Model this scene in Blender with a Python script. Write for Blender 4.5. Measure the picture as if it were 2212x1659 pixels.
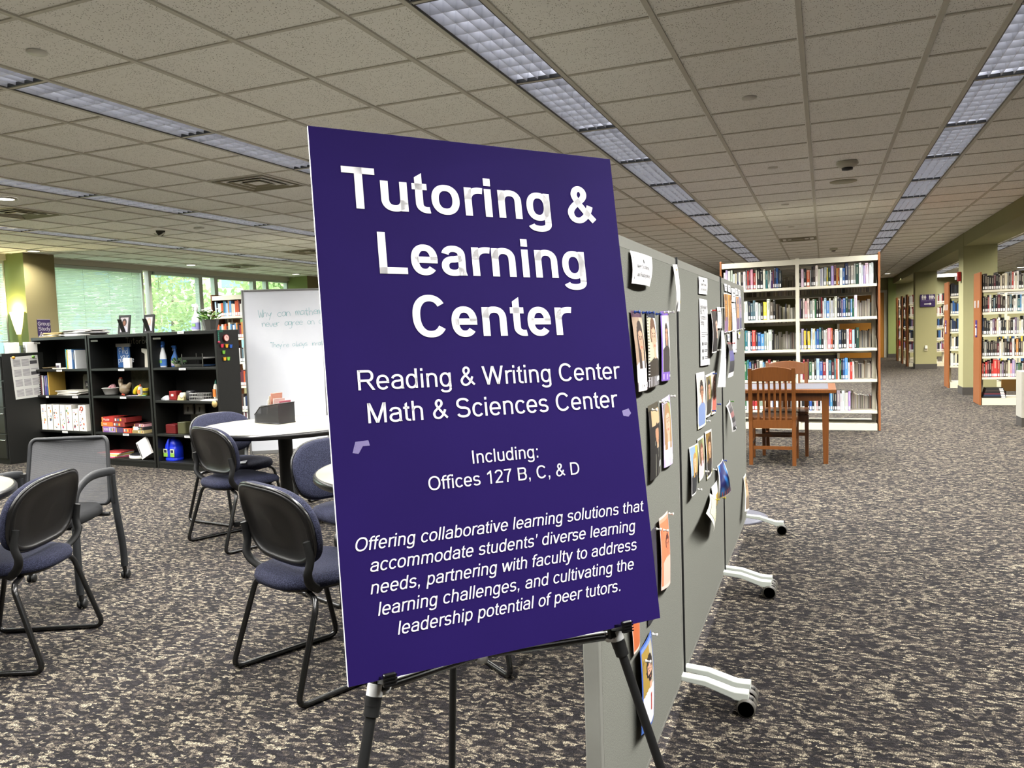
import bpy, bmesh, math, random
from mathutils import Vector, Matrix, Quaternion
PI = math.pi
for o in list(bpy.data.objects): bpy.data.objects.remove(o)
scn = bpy.context.scene
COL = scn.collection

# ---------------------------------------------------------------- camera
HC, CEIL = 1.355, 2.7435
def cam_axes(yaw, pitch, roll):
    f = Vector((-math.sin(yaw)*math.cos(pitch), math.cos(yaw)*math.cos(pitch), math.sin(pitch)))
    r0 = Vector((math.cos(yaw), math.sin(yaw), 0)); u0 = r0.cross(f)
    return r0*math.cos(roll)+u0*math.sin(roll), u0*math.cos(roll)-r0*math.sin(roll), f
R_, U_, F_ = cam_axes(0.380189, -0.066987, -0.034697)
cd = bpy.data.cameras.new('camera'); cd.sensor_width = 36; cd.sensor_fit = 'HORIZONTAL'
cd.lens = 36*1694.4/2212; cd.clip_start = .05; cd.clip_end = 300
cam = bpy.data.objects.new('camera', cd); COL.objects.link(cam)
m = Matrix((R_, U_, -F_)).transposed().to_4x4(); m.translation = Vector((0, 0, HC)); cam.matrix_world = m
scn.camera = cam
# ---------------------------------------------------------------- exposure, sky
vs = scn.view_settings; vs.view_transform = 'Standard'; vs.look = 'None'; vs.gamma = 1.0; vs.use_curve_mapping = False
vs.exposure = 0.28
LAMP_W = 47.0          # each ceiling fixture
SKY = 5.2
w = bpy.data.worlds.new('sky'); scn.world = w; w.use_nodes = True
bg = w.node_tree.nodes['Background']; bg.inputs[0].default_value = (.92, .97, 1.0, 1); bg.inputs[1].default_value = SKY
sl = bpy.data.lights.new('sun', 'SUN'); sl.energy = 11; sl.angle = .02; sl.color = (1, .95, .82)
so = bpy.data.objects.new('sun', sl); COL.objects.link(so); so.rotation_euler = (math.radians(38), 0, math.radians(60))
scn.cycles.max_bounces = 7; scn.cycles.diffuse_bounces = 4; scn.cycles.glossy_bounces = 3
scn.cycles.transparent_max_bounces = 12; scn.cycles.transmission_bounces = 4
scn.cycles.caustics_reflective = False; scn.cycles.caustics_refractive = False
scn.cycles.sample_clamp_indirect = 4.0
scn.cycles.use_denoising = True

# ---------------------------------------------------------------- materials
GAIN = .59
def lin(h):
    h = h.lstrip('#'); out = []
    for i in (0, 2, 4):
        c = int(h[i:i+2], 16)/255
        out.append(GAIN*(c/12.92 if c <= .04045 else ((c+.055)/1.055)**2.4))
    return tuple(out)
MATS = {}
class NT:
    def __init__(s, name):
        s.m = bpy.data.materials.new(name); s.m.use_nodes = True; s.t = s.m.node_tree; s.n = s.t.nodes
        s.b = s.n['Principled BSDF']; s.out = s.n['Material Output']; MATS[name] = s.m
    def add(s, typ, **kw):
        x = s.n.new(typ)
        for k, v in kw.items(): setattr(x, k, v)
        return x
    def link(s, a, b): s.t.links.new(a, b)
    def val(s, **kw):
        for k, v in kw.items():
            i = s.b.inputs[k.replace('_', ' ')]
            i.default_value = (*v, 1) if isinstance(v, tuple) and len(v) == 3 else v
    def coords(s, kind='Object', scale=(1, 1, 1), rot=(0, 0, 0)):
        tc = s.add('ShaderNodeTexCoord'); mp = s.add('ShaderNodeMapping')
        mp.inputs['Scale'].default_value = scale; mp.inputs['Rotation'].default_value = rot
        s.link(tc.outputs[kind], mp.inputs['Vector']); return mp.outputs[0]
    def noise(s, vec, scale, detail=2, rough=.5):
        x = s.add('ShaderNodeTexNoise'); x.inputs['Scale'].default_value = scale
        x.inputs['Detail'].default_value = detail; x.inputs['Roughness'].default_value = rough
        if vec is not None: s.link(vec, x.inputs['Vector'])
        return x
    def voro(s, vec, scale, rnd=1.0, feature='F1'):
        x = s.add('ShaderNodeTexVoronoi', feature=feature); x.inputs['Scale'].default_value = scale
        x.inputs['Randomness'].default_value = rnd
        s.link(vec, x.inputs['Vector']); return x
    def ramp(s, fac, stops, interp='LINEAR'):
        x = s.add('ShaderNodeValToRGB'); x.color_ramp.interpolation = interp; e = x.color_ramp.elements
        while len(e) < len(stops): e.new(.5)
        for el, (p, c) in zip(e, stops): el.position = p; el.color = (*c, 1) if len(c) == 3 else c
        s.link(fac, x.inputs[0]); return x.outputs[0]
    def mix(s, fac, a, b, blend='MIX'):
        x = s.add('ShaderNodeMix', data_type='RGBA', blend_type=blend)
        for sock, v in ((x.inputs[0], fac), (x.inputs[6], a), (x.inputs[7], b)):
            if isinstance(v, (int, float)): sock.default_value = v
            elif isinstance(v, tuple): sock.default_value = (*v, 1)
            else: s.link(v, sock)
        return x.outputs[2]
    def math(s, op, a, b=0.0, c=None):
        x = s.add('ShaderNodeMath', operation=op)
        for i, v in enumerate((a, b, c)):
            if v is None: continue
            if isinstance(v, (int, float)): x.inputs[i].default_value = v
            else: s.link(v, x.inputs[i])
        return x.outputs[0]
    def bump(s, h, strength=.3, dist=.002):
        x = s.add('ShaderNodeBump'); x.inputs['Strength'].default_value = strength; x.inputs['Distance'].default_value = dist
        s.link(h, x.inputs['Height']); s.link(x.outputs[0], s.b.inputs['Normal'])
    def color(s, c): s.link(c, s.b.inputs['Base Color'])
def plain(name, hexc, rough=.5, metal=0.0, spec=.5, vary=.06, scale=40, bump=0.0):
    t = NT(name); c = lin(hexc); n = t.noise(t.coords(), scale, 3)
    t.color(t.mix(n.outputs[0], tuple(x*(1-vary) for x in c), tuple(min(1, x*(1+vary)) for x in c)))
    t.val(Roughness=rough, Metallic=metal, Specular_IOR_Level=spec)
    if bump: t.bump(n.outputs[0], bump)
    return t.m
def colored(name, rough=.5, spec=.4, metal=0.0, grain=0.0):
    t = NT(name); a = t.add('ShaderNodeVertexColor'); a.layer_name = 'Col'
    n = t.noise(t.coords(), 60, 2)
    t.color(t.mix(n.outputs[0], t.mix(.06, a.outputs[0], (0, 0, 0)), a.outputs[0]))
    t.val(Roughness=rough, Specular_IOR_Level=spec, Metallic=metal)
    if grain: t.bump(n.outputs[0], grain)
    return t.m
PRINT = colored('printed_paper', .62, .3)
PLAST = colored('coloured_plastic', .32, .5)
CLOTH = colored('coloured_cloth', .75, .25, grain=.1)

# ---------------------------------------------------------------- mesh builder
class MB:
    def __init__(s): s.v = []; s.f = []; s.c = []; s.mi = []; s.sm = []
    def poly(s, pts, col=None, mi=0, sm=False):
        i = len(s.v); s.v += [tuple(p) for p in pts]; s.f.append(tuple(range(i, i+len(pts)))); s.c.append(col); s.mi.append(mi); s.sm.append(sm)
    def faces(s, vs, fs, col=None, mi=0, sm=False):
        i = len(s.v); s.v += [tuple(p) for p in vs]
        for f in fs: s.f.append(tuple(i+k for k in f)); s.c.append(col); s.mi.append(mi); s.sm.append(sm)
    def box(s, x0, x1, y0, y1, z0, z1, col=None, mi=0, M=None):
        vs = [Vector((x, y, z)) for z in (z0, z1) for y in (y0, y1) for x in (x0, x1)]
        if M is not None: vs = [M @ v for v in vs]
        s.faces(vs, [(0, 2, 3, 1), (4, 5, 7, 6), (0, 1, 5, 4), (2, 6, 7, 3), (0, 4, 6, 2), (1, 3, 7, 5)], col, mi)
    def rbox(s, x0, x1, y0, y1, z0, z1, r, col=None, mi=0, seg=3, M=None, e=None):
        """box with rounded vertical edges (r) and small eased top and bottom (e)"""
        r = min(r, (x1-x0)/2*.999, (y1-y0)/2*.999); e = min(r, .003, (z1-z0)/3) if e is None else e
        def ring(ins, z):
            rr = max(r-ins, 1e-4); out = []
            for cx, cy, a0 in ((x1-r, y1-r, 0), (x0+r, y1-r, 90), (x0+r, y0+r, 180), (x1-r, y0+r, 270)):
                for k in range(seg+1):
                    a = math.radians(a0+90*k/seg); out.append((cx+rr*math.cos(a), cy+rr*math.sin(a), z))
            return out
        s.loft([ring(e, z0), ring(0, z0+e), ring(0, z1-e), ring(e, z1)], True, col, mi, True, M)
    def loft(s, rings, closed=True, col=None, mi=0, caps=True, M=None, sm=False):
        n = len(rings[0]); vs = [Vector(p) for r in rings for p in r]
        if M is not None: vs = [M @ v for v in vs]
        fs = []
        for i in range(len(rings)-1):
            for k in range(n if closed else n-1):
                a, b = i*n+k, i*n+(k+1) % n; fs.append((a, b, b+n, a+n))
        s.faces(vs, fs, col, mi, sm)
        if caps and closed:
            s.poly([vs[k] for k in reversed(range(n))], col, mi); s.poly([vs[(len(rings)-1)*n+k] for k in range(n)], col, mi)
    def tube(s, path, r, seg=8, col=None, mi=0, closed=False, M=None, caps=True, flat=None):
        """round tube along a path; flat=(rx,ry) makes an oval section"""
        P = [Vector(p) for p in path]; n = len(P); rings = []
        t0 = None; up = None
        for i in range(n):
            if closed: t = (P[(i+1) % n]-P[i-1])
            else: t = P[min(i+1, n-1)]-P[max(i-1, 0)]
            t.normalize()
            if up is None:
                a = Vector((0, 0, 1)) if abs(t.z) < .9 else Vector((1, 0, 0))
                up = (a-t*a.dot(t)).normalized()
            else:
                up = (up-t*up.dot(t))
                up = up.normalized() if up.length > 1e-6 else Vector((1, 0, 0))
            sd = t.cross(up); ri = r[i] if isinstance(r, (list, tuple)) else r
            rx, ry = (ri, ri) if flat is None else flat
            rings.append([P[i]+sd*rx*math.cos(2*PI*k/seg)+up*ry*math.sin(2*PI*k/seg) for k in range(seg)])
        if closed: rings.append(rings[0])
        s.loft(rings, True, col, mi, caps and not closed, M, True)
    def lathe(s, prof, seg=20, col=None, mi=0, M=None, sm=True, c=(0, 0), cap=True):
        """profile of (radius, z) turned about the vertical axis"""
        rings = [[(c[0]+r*math.cos(2*PI*k/seg), c[1]+r*math.sin(2*PI*k/seg), z) for k in range(seg)] for r, z in prof]
        s.loft(rings, True, col, mi, False, M, sm)
        for (r, z), rev in ((prof[0], True), (prof[-1], False)):
            if r > 1e-5 and cap:
                ks = reversed(range(seg)) if rev else range(seg)
                pts = [Vector((c[0]+r*math.cos(2*PI*k/seg), c[1]+r*math.sin(2*PI*k/seg), z)) for k in ks]
                s.poly([M @ p for p in pts] if M is not None else pts, col, mi)
    def ball(s, c, r, col=None, mi=0, seg=10, M=None, sq=(1, 1, 1)):
        rings = []
        for i in range(1, seg//2+1):
            a = PI*i/(seg//2+1)
            rings.append([(c[0]+r*sq[0]*math.sin(a)*math.cos(2*PI*k/seg), c[1]+r*sq[1]*math.sin(a)*math.sin(2*PI*k/seg), c[2]-r*sq[2]*math.cos(a)) for k in range(seg)])
        s.loft(rings, True, col, mi, True, M, True)
    def prism(s, pts, h, col=None, mi=0, M=None):
        """outline of (x,y) raised from z=0 to h"""
        a = [Vector((x, y, 0)) for x, y in pts]; b = [Vector((x, y, h)) for x, y in pts]
        if M is not None: a = [M @ p for p in a]; b = [M @ p for p in b]
        s.loft([a, b], True, col, mi, True)
    def build(s, name, mats, parent=None, smooth=False):
        me = bpy.data.meshes.new(name); me.from_pydata(s.v, [], s.f)
        for mm in (mats if isinstance(mats, (list, tuple)) else [mats]): me.materials.append(mm)
        if any(s.mi): me.polygons.foreach_set('material_index', s.mi)
        if any(c is not None for c in s.c):
            at = me.color_attributes.new('Col', 'FLOAT_COLOR', 'CORNER'); buf = []
            for f, c in zip(s.f, s.c):
                c = c or (.5, .5, .5); buf += [c[0], c[1], c[2], 1.0]*len(f)
            at.data.foreach_set('color', buf)
        me.polygons.foreach_set('use_smooth', [True]*len(s.f) if smooth else s.sm)
        me.update()
        o = bpy.data.objects.new(name, me); COL.objects.link(o)
        if parent is not None: o.parent = parent
        return o
def bevel(o, w=.002, seg=2):
    b = o.modifiers.new('bevel', 'BEVEL'); b.width = w; b.segments = seg; b.limit_method = 'ANGLE'; b.angle_limit = math.radians(40)
    return o
def tag(o, label, cat, group=None, kind=None):
    o['label'] = label; o['category'] = cat
    if group: o['group'] = group
    if kind: o['kind'] = kind
    return o
def thing(name, label, cat, loc=(0, 0, 0), rz=0.0, group=None):
    o = bpy.data.objects.new(name, None); COL.objects.link(o); o.empty_display_size = .1
    o.location = loc; o.rotation_euler = (0, 0, rz); return tag(o, label, cat, group)
def struct(o): o['kind'] = 'structure'; return o
def copy_tree(o, parent=None):
    c = o.copy(); COL.objects.link(c)
    if parent is not None: c.parent = parent
    for ch in list(o.children): copy_tree(ch, c)
    return c
def arc(cx, cy, rx, ry, a0, a1, n=14):
    return [(cx+rx*math.cos(math.radians(a0+(a1-a0)*i/n)), cy+ry*math.sin(math.radians(a0+(a1-a0)*i/n))) for i in range(n+1)]
def fillet(path, r, n=5):
    """rounds the corners of a 3D polyline"""
    P = [Vector(p) for p in path]; out = [P[0]]
    for i in range(1, len(P)-1):
        a, b, c = P[i-1], P[i], P[i+1]; d1 = (a-b); d2 = (c-b)
        k = min(r, d1.length*.45, d2.length*.45); p0 = b+d1.normalized()*k; p1 = b+d2.normalized()*k
        for j in range(n+1):
            t = j/n; out.append(p0*(1-t)**2+b*2*t*(1-t)+p1*t*t)
    out.append(P[-1]); return out
def catmull(pts, n=6):
    P = [Vector(p) for p in pts]; out = []
    for i in range(len(P)-1):
        p0, p1, p2, p3 = P[max(i-1, 0)], P[i], P[i+1], P[min(i+2, len(P)-1)]
        for j in range(n):
            t = j/n
            out.append(.5*((2*p1)+(p2-p0)*t+(2*p0-5*p1+4*p2-p3)*t*t+(3*p1-p0-3*p2+p3)*t**3))
    out.append(P[-1]); return out
random.seed(7)

# ---------------------------------------------------------------- lettering: a plain sans face drawn with strokes
ADV = dict(zip('abcdefghijklmnopqrstuvwxyz', (556, 556, 500, 556, 556, 278, 556, 556, 222, 222, 500, 222, 833, 556, 556, 556, 556, 333, 500, 278, 556, 500, 722, 500, 500, 500)))
ADV.update(dict(zip('ABCDEFGHIJKLMNOPQRSTUVWXYZ', (667, 667, 722, 722, 667, 611, 778, 722, 278, 500, 667, 556, 833, 722, 778, 667, 778, 722, 667, 611, 722, 667, 944, 667, 667, 611))))
ADV.update({c: 556 for c in '0123456789'}); ADV.update({' ': 278, '&': 667, ',': 278, '.': 278, ':': 278, "'": 222, '!': 278, '?': 556, '-': 333})
ADVB = {'T': 611, 'u': 611, 't': 333, 'o': 611, 'r': 389, 'i': 278, 'n': 611, 'g': 611, ' ': 278, '&': 722, 'L': 611, 'e': 556, 'a': 556, 'C': 722}
BND = {'n': (66, 488), 'h': (66, 488), 'u': (66, 488), 'm': (66, 766), 'i': (66, 156), 'l': (64, 154), 'r': (65, 347), 'o': (33, 521), 'e': (37, 516), 'a': (36, 535), 'c': (39, 492),
       'd': (35, 488), 'b': (65, 514), 'p': (66, 517), 'g': (34, 490), 's': (31, 464), 't': (18, 270), 'f': (9, 300), 'v': (10, 490), 'w': (3, 717), 'y': (10, 490), 'k': (66, 500), 'x': (8, 492), 'z': (20, 480), 'q': (35, 488), 'j': (-20, 156),
       'T': (23, 588), 'I': (93, 187), 'L': (73, 535), 'R': (79, 702), 'C': (50, 681), 'O': (48, 732), 'W': (12, 933), 'M': (74, 758), 'S': (45, 617), 'B': (73, 625), 'D': (77, 674), '&': (43, 650), 'E': (79, 620), 'A': (0, 667), 'F': (82, 570), 'G': (53, 710), 'N': (76, 640), 'U': (76, 640), 'H': (76, 640), 'P': (77, 622), 'Y': (5, 660), 'K': (73, 660), 'V': (5, 660), 'X': (5, 660)}
BNDB = {'T': (21, 590), 'u': (67, 545), 't': (21, 315), 'o': (40, 573), 'r': (65, 405), 'i': (72, 209), 'n': (67, 545), 'g': (41, 546), 'L': (73, 570), 'e': (32, 520), 'a': (34, 530), 'C': (47, 672), '&': (46, 690)}
def el(cx, cy, rx, ry, a0, a1, n=22):
    e = 2/2.25; out = []
    for i in range(n+1):
        a = math.radians(a0+(a1-a0)*i/n); c, s = math.cos(a), math.sin(a)
        out.append((cx+rx*math.copysign(abs(c)**e, c), cy+ry*math.copysign(abs(s)**e, s)))
    return out
def glyph(ch, bold):
    """strokes ('s', points, closed) and filled quads ('q', points) in 1/1000 em"""
    wx, wy = (138, 112) if bold else (92, 76)
    if ch.isupper() and not bold: wx, wy = 96, 84
    hx, hy = wx/2, wy/2; X, H = 519, 716
    adv = ADVB.get(ch, 600) if bold else ADV.get(ch, 500)
    L, R = (BNDB if bold else BND).get(ch, (60, adv-60)); x0, x1 = L+hx, R-hx; cx = (L+R)/2
    yt, yb = X+12-hy, hy-12; S = []; q = lambda *p: S.append(('q', p, False)); s = lambda p, c=False: S.append(('s', p, c))
    def para(ax, ay, bx, by, k=1.12): h = hx*k; q((ax-h, ay), (ax+h, ay), (bx+h, by), (bx-h, by))
    def bar(a, b, y): q((a, y-hy), (b, y-hy), (b, y+hy), (a, y+hy))
    def stem(x, a, b): q((x-hx, a), (x+hx, a), (x+hx, b), (x-hx, b))
    def bowl(a, b, top=yt, bot=yb): s(el((a+b)/2, (top+bot)/2, (b-a)/2, (top-bot)/2, 0, 360, 40)[:-1], True)
    def ess(a, b, top, bot):
        r = (top-bot)/4; c = (a+b)/2; rx = (b-a)/2
        s(el(c, top-r, rx*.95, r, 22, 268)+el(c, bot+r, rx, r, 88, -158)[1:])
    if ch in 'nhm' or ch == 'r' or ch in 'bpdqg' or ch in 'kuy': pass
    if ch == 'n' or ch == 'h':
        rx = (x1-x0)/2; ry = rx*.92; stem(x0, 0, X if ch == 'n' else H); s(el(cx, yt-ry, rx, ry, 180, 0)+[(x1, 0)])
    elif ch == 'm':
        xm = cx; stem(x0, 0, X)
        for a, b in ((x0, xm), (xm, x1)): rx = (b-a)/2; s(el((a+b)/2, yt-rx, rx, rx, 180, 0)+[(b, 0)])
    elif ch == 'u': rx = (x1-x0)/2; ry = rx*.92; stem(x1, 0, X); s([(x0, X)]+el(cx, yb+ry, rx, ry, 180, 360))
    elif ch == 'r': rx = (R-x0)*.84; stem(x0, 0, X); s(el(x0+rx, yt-rx*.8, rx, rx*.8, 180, 76))
    elif ch == 'i': stem(cx, 0, X); q((cx-hx, H-wy*1.25), (cx+hx, H-wy*1.25), (cx+hx, H), (cx-hx, H))
    elif ch == 'l': stem(cx, 0, H)
    elif ch == 'o': bowl(x0, x1)
    elif ch == 'O': bowl(x0, x1, H+12-hy, yb)
    elif ch == 'c': s(el(cx+8, (yt+yb)/2, (x1-x0)/2+8, (yt-yb)/2, 38, 322, 34))
    elif ch in 'CG':
        s(el(cx+6, (H)/2, (x1-x0)/2+6, H/2+12-hy, 36, 324, 40))
        if ch == 'G': bar(cx+20, R-hx, H*.45); stem(R-hx-6, 60, H*.45+hy)
    elif ch == 'e': s(el(cx, (yt+yb)/2, (x1-x0)/2, (yt-yb)/2, 0, 320, 40)); bar(x0, x1+hx*.95, X*.5)
    elif ch == 'a':
        xr = R-40-hx; rx = (xr-x0-6)/2; ct = x0+6+rx; ry = rx*.8; s(el(ct, yt-ry, rx, ry, 168, 0)+[(xr, 0)]); q((xr, 0), (xr+hx+22, 0), (xr+hx, 70), (xr, 70))
        m = X*.55; rb = (xr-x0)/2; s([(xr, m+26), (x0+rb*1.1, m)]+el(x0+rb, (m+yb)/2, rb, (m-yb)/2, 92, 352, 26))
    elif ch in 'dq': stem(x1, 0 if ch == 'd' else -210, H if ch == 'd' else X); bowl(x0, x1)
    elif ch in 'bp': stem(x0, 0 if ch == 'b' else -210, H if ch == 'b' else X); bowl(x0, x1)
    elif ch == 'g': stem(x1, -60, X); bowl(x0, x1); rx = (x1-x0)/2; ry = 222-hy-70; s([(x1, -20)]+el(cx, -70, rx, ry, 0, -166))
    elif ch == 's': ess(x0, x1, yt, yb)
    elif ch == 'S': ess(x0, x1, H+12-hy, yb)
    elif ch == 't':
        xs = L+(56 if bold else 62)+hx; q((xs-hx, X-40), (xs+hx, X-40), (xs+hx, X+(190 if bold else 160)), (xs-hx, X+(105 if bold else 105)))
        bar(L, R-18, X-hy); rx = (R-xs)*.86; s([(xs, X)]+el(xs+rx, yb+rx*.8+4, rx, rx*.8, 180, 285))
    elif ch == 'f': xs = L+68+hx; rx = (R-xs)*.95; s([(xs, 0)]+el(xs+rx, H+10-hy-rx*.75, rx, rx*.75, 180, 80)); bar(L, R-35, X-hy)
    elif ch in 'vVy':
        t = X if ch != 'V' else H; w_ = hx*1.12
        if ch == 'y': para(cx+4, 0, L+w_, t); para(cx-22, -90, R-w_, t); s([(cx-12, -60), (cx-40, -138), (cx-90, -168), (L+40, -168)])
        else: para(cx, 0, L+w_, t); para(cx, 0, R-w_, t)
    elif ch in 'wW':
        t = X if ch == 'w' else H; k = hx*1.1; a, b = L+(R-L)*.27, L+(R-L)*.73
        for p, p1 in ((L+k, a), (cx, a), (cx, b), (R-k, b)): para(p1, 0, p, t, 1.05)
    elif ch == 'x' or ch == 'X': t = X if ch == 'x' else H; para(L+hx, 0, R-hx, t); para(R-hx, 0, L+hx, t)
    elif ch == 'z': bar(L, R, yt-12); bar(L, R, hy); para(L+hx+10, hy, R-hx-10, X-hy)
    elif ch in 'kK': t = H; m = X if ch == 'k' else H; stem(x0, 0, t); para(x0, m*.34, R-hx-20, m); para(R-hx, 0, x0+(R-x0)*.35, m*.62)
    elif ch == 'T': bar(L, R, H-hy); stem(cx, 0, H)
    elif ch == 'I' or ch == 'J': stem(cx, 0, H)
    elif ch == 'L': stem(x0, 0, H); bar(L, R, hy)
    elif ch in 'EF':
        stem(x0, 0, H); bar(L, R, H-hy); bar(L, R-25, H*.52)
        if ch == 'E': bar(L, R, hy)
    elif ch == 'H': stem(x0, 0, H); stem(x1, 0, H); bar(x0, x1, H*.53)
    elif ch == 'N': stem(x0, 0, H); stem(x1, 0, H); para(x1-4, 0, x0+4, H)
    elif ch == 'U': rx = (x1-x0)/2; s([(x0, H)]+el(cx, yb+rx, rx, rx, 180, 360)+[(x1, H)])
    elif ch == 'M': stem(x0, 0, H); stem(x1, 0, H); para(cx, 0, x0+8, H); para(cx, 0, x1-8, H)
    elif ch == 'A': para(L+hx*1.1, 0, cx, H); para(R-hx*1.1, 0, cx, H); bar(L+130, R-130, H*.3)
    elif ch == 'Y': stem(cx, 0, H*.45); para(cx, H*.4, L+hx, H); para(cx, H*.4, R-hx, H)
    elif ch in 'RPB':
        stem(x0, 0, H); mid = H*.47 if ch != 'B' else H*.53; xr = R-40 if ch == 'R' else R-hx-(20 if ch == 'B' else 0)
        if ch == 'R': xr = R-40-hx
        r = (H-hy-mid)/2; s([(x0, H-hy)]+el(xr-r, (H-hy+mid)/2, r, r, 90, -90)+[(x0, mid)])
        if ch == 'R': para(R-hx*1.2, 0, x0+(R-x0)*.50, mid)
        if ch == 'B': r = (mid-hy)/2; s([(x0, mid)]+el(R-hx-r, (mid+hy)/2, r, r, 90, -90)+[(x0, hy)])
    elif ch == 'D': r = H/2-hy; rx = (x1-x0)*.62; stem(x0, 0, H); s([(x0, H-hy)]+el(x1-rx, H/2, rx, r, 90, -90)+[(x0, hy)])
    elif ch == '&':
        W_ = R-L-wx; f = lambda a, b: (L+hx+W_*a, yb+(H-2*yb)*b)
        a = [(.27, .66), (.20, .80), (.27, .945), (.43, 1.0), (.58, .94), (.63, .81), (.53, .67), (.25, .51), (.06, .36), (.0, .22), (.09, .06), (.30, .0), (.50, .045), (.68, .17), (.80, .33), (.87, .47)]
        p = [f(1.02, .0), f(.62, .31), f(.36, .55)]+[tuple(v) for v in catmull([Vector((*f(*u), 0)) for u in a], 5)]
        s([(v[0], v[1]) for v in p])
    elif ch == '1': stem(330, 0, H); para(140, 520, 320, H-50, .9); q((120, 500), (120, 590), (330, H), (330, H-130))
    elif ch == '2': s(el(268, 520, 190, H+4-hy-520, 172, 0)+el(268, 520, 190, 160, 0, -38, 6)[1:]+[(90, hy+20)]); bar(40, 500, hy)
    elif ch == '7': bar(47, 508, H-hy); s([(460, H-hy)]+[(360, 500), (280, 300), (240, 120), (230, 0)])
    elif ch == '0': bowl(80, 476, H-hy, yb)
    elif ch == '3': ess2 = 1; s(el(268, 530, 170, 150, 165, -90)); s(el(268, 200, 190, 185, 90, -165))
    elif ch in '4569':
        bowl(90, 470, 400, yb) if ch in '56' else bowl(90, 470, H-hy, 330)
        if ch == '6': s([(90, 200), (110, 500), (220, 670), (440, 670)])
        if ch == '5': bar(110, 470, H-hy); stem(120, 330, H)
        if ch in '49': stem(440, 0, 450)
    elif ch == '8': bowl(120, 436, H-hy, 390); bowl(90, 466, 390, yb)
    elif ch == '.': stem(cx if bold else 139, 0, 100)
    elif ch == ',': stem(137, 0, 100); q((135, 0), (185, 0), (155, -95), (100, -140))
    elif ch == ':': stem(139, 0, 100); stem(139, 419, 519)
    elif ch == "'": q((70, H), (160, H), (150, H-130), (85, H-250)); 
    elif ch == '!': stem(139, 0, 95); q((95, H), (185, H), (165, 190), (115, 190))
    elif ch == '?': stem(268, 0, 95); s(el(268, 520, 170, 150, 170, -60)+[(268, 300), (268, 180)])
    elif ch == '-': bar(40, 290, 260)
    return S, adv, hx, hy
def stroke_quads(p, closed, hx, hy):
    n = len(p); nr = []
    for i in range(n):
        a = p[(i-1) % n] if (closed or i) else p[i]; b = p[(i+1) % n] if (closed or i < n-1) else p[i]
        dx, dy = b[0]-a[0], b[1]-a[1]; l = math.hypot(dx, dy) or 1; nx, ny = -dy/l, dx/l
        k = 1.0
        if (closed or 0 < i < n-1):
            c = p[i]; ux, uy = c[0]-a[0], c[1]-a[1]; lu = math.hypot(ux, uy) or 1
            k = 1/max(.6, abs(nx*(-uy/lu)+ny*(ux/lu)))
        nr.append((nx*hx*k, ny*hy*k))
    out = []
    for i in range(n if closed else n-1):
        j = (i+1) % n; a, b, u, v = p[i], p[j], nr[i], nr[j]
        out.append(((a[0]+u[0], a[1]+u[1]), (a[0]-u[0], a[1]-u[1]), (b[0]-v[0], b[1]-v[1]), (b[0]+v[0], b[1]+v[1])))
    return out
GC = {}
def text_quads(txt, size, bold=False, shear=0.0, stretch=1.0):
    """quads of a line of text, origin at its left end on the baseline; returns (quads, width)"""
    x = 0; out = []
    for ch in txt:
        if (ch, bold) not in GC:
            S, adv, hx, hy = glyph(ch, bold) if ch != ' ' else ([], 278, 0, 0); Q = []
            for k, p, c in S: Q += [p] if k == 'q' else stroke_quads(p, c, hx, hy)
            GC[(ch, bold)] = (Q, adv)
        Q, adv = GC[(ch, bold)]
        for qd in Q: out.append([((x+a+b*shear)*size/1000*stretch, b*size/1000) for a, b in qd])
        x += adv
    return out, x*size/1000*stretch
def put_text(mb, txt, size, M, col, bold=False, shear=0.0, align='l', stretch=1.0, fn=None, width=None):
    """adds lettering to mb in the plane M (x right, y up)"""
    Q, w_ = text_quads(txt, size, bold, shear, stretch)
    if width: k = width/w_; Q = [[(a*k, b) for a, b in q_] for q_ in Q]; w_ = width
    dx = {'l': 0, 'c': -w_/2, 'r': -w_}[align]
    for q_ in Q:
        ps = [M @ Vector((a+dx, b, 0)) for a, b in q_]
        mb.poly(ps, col)
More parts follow.
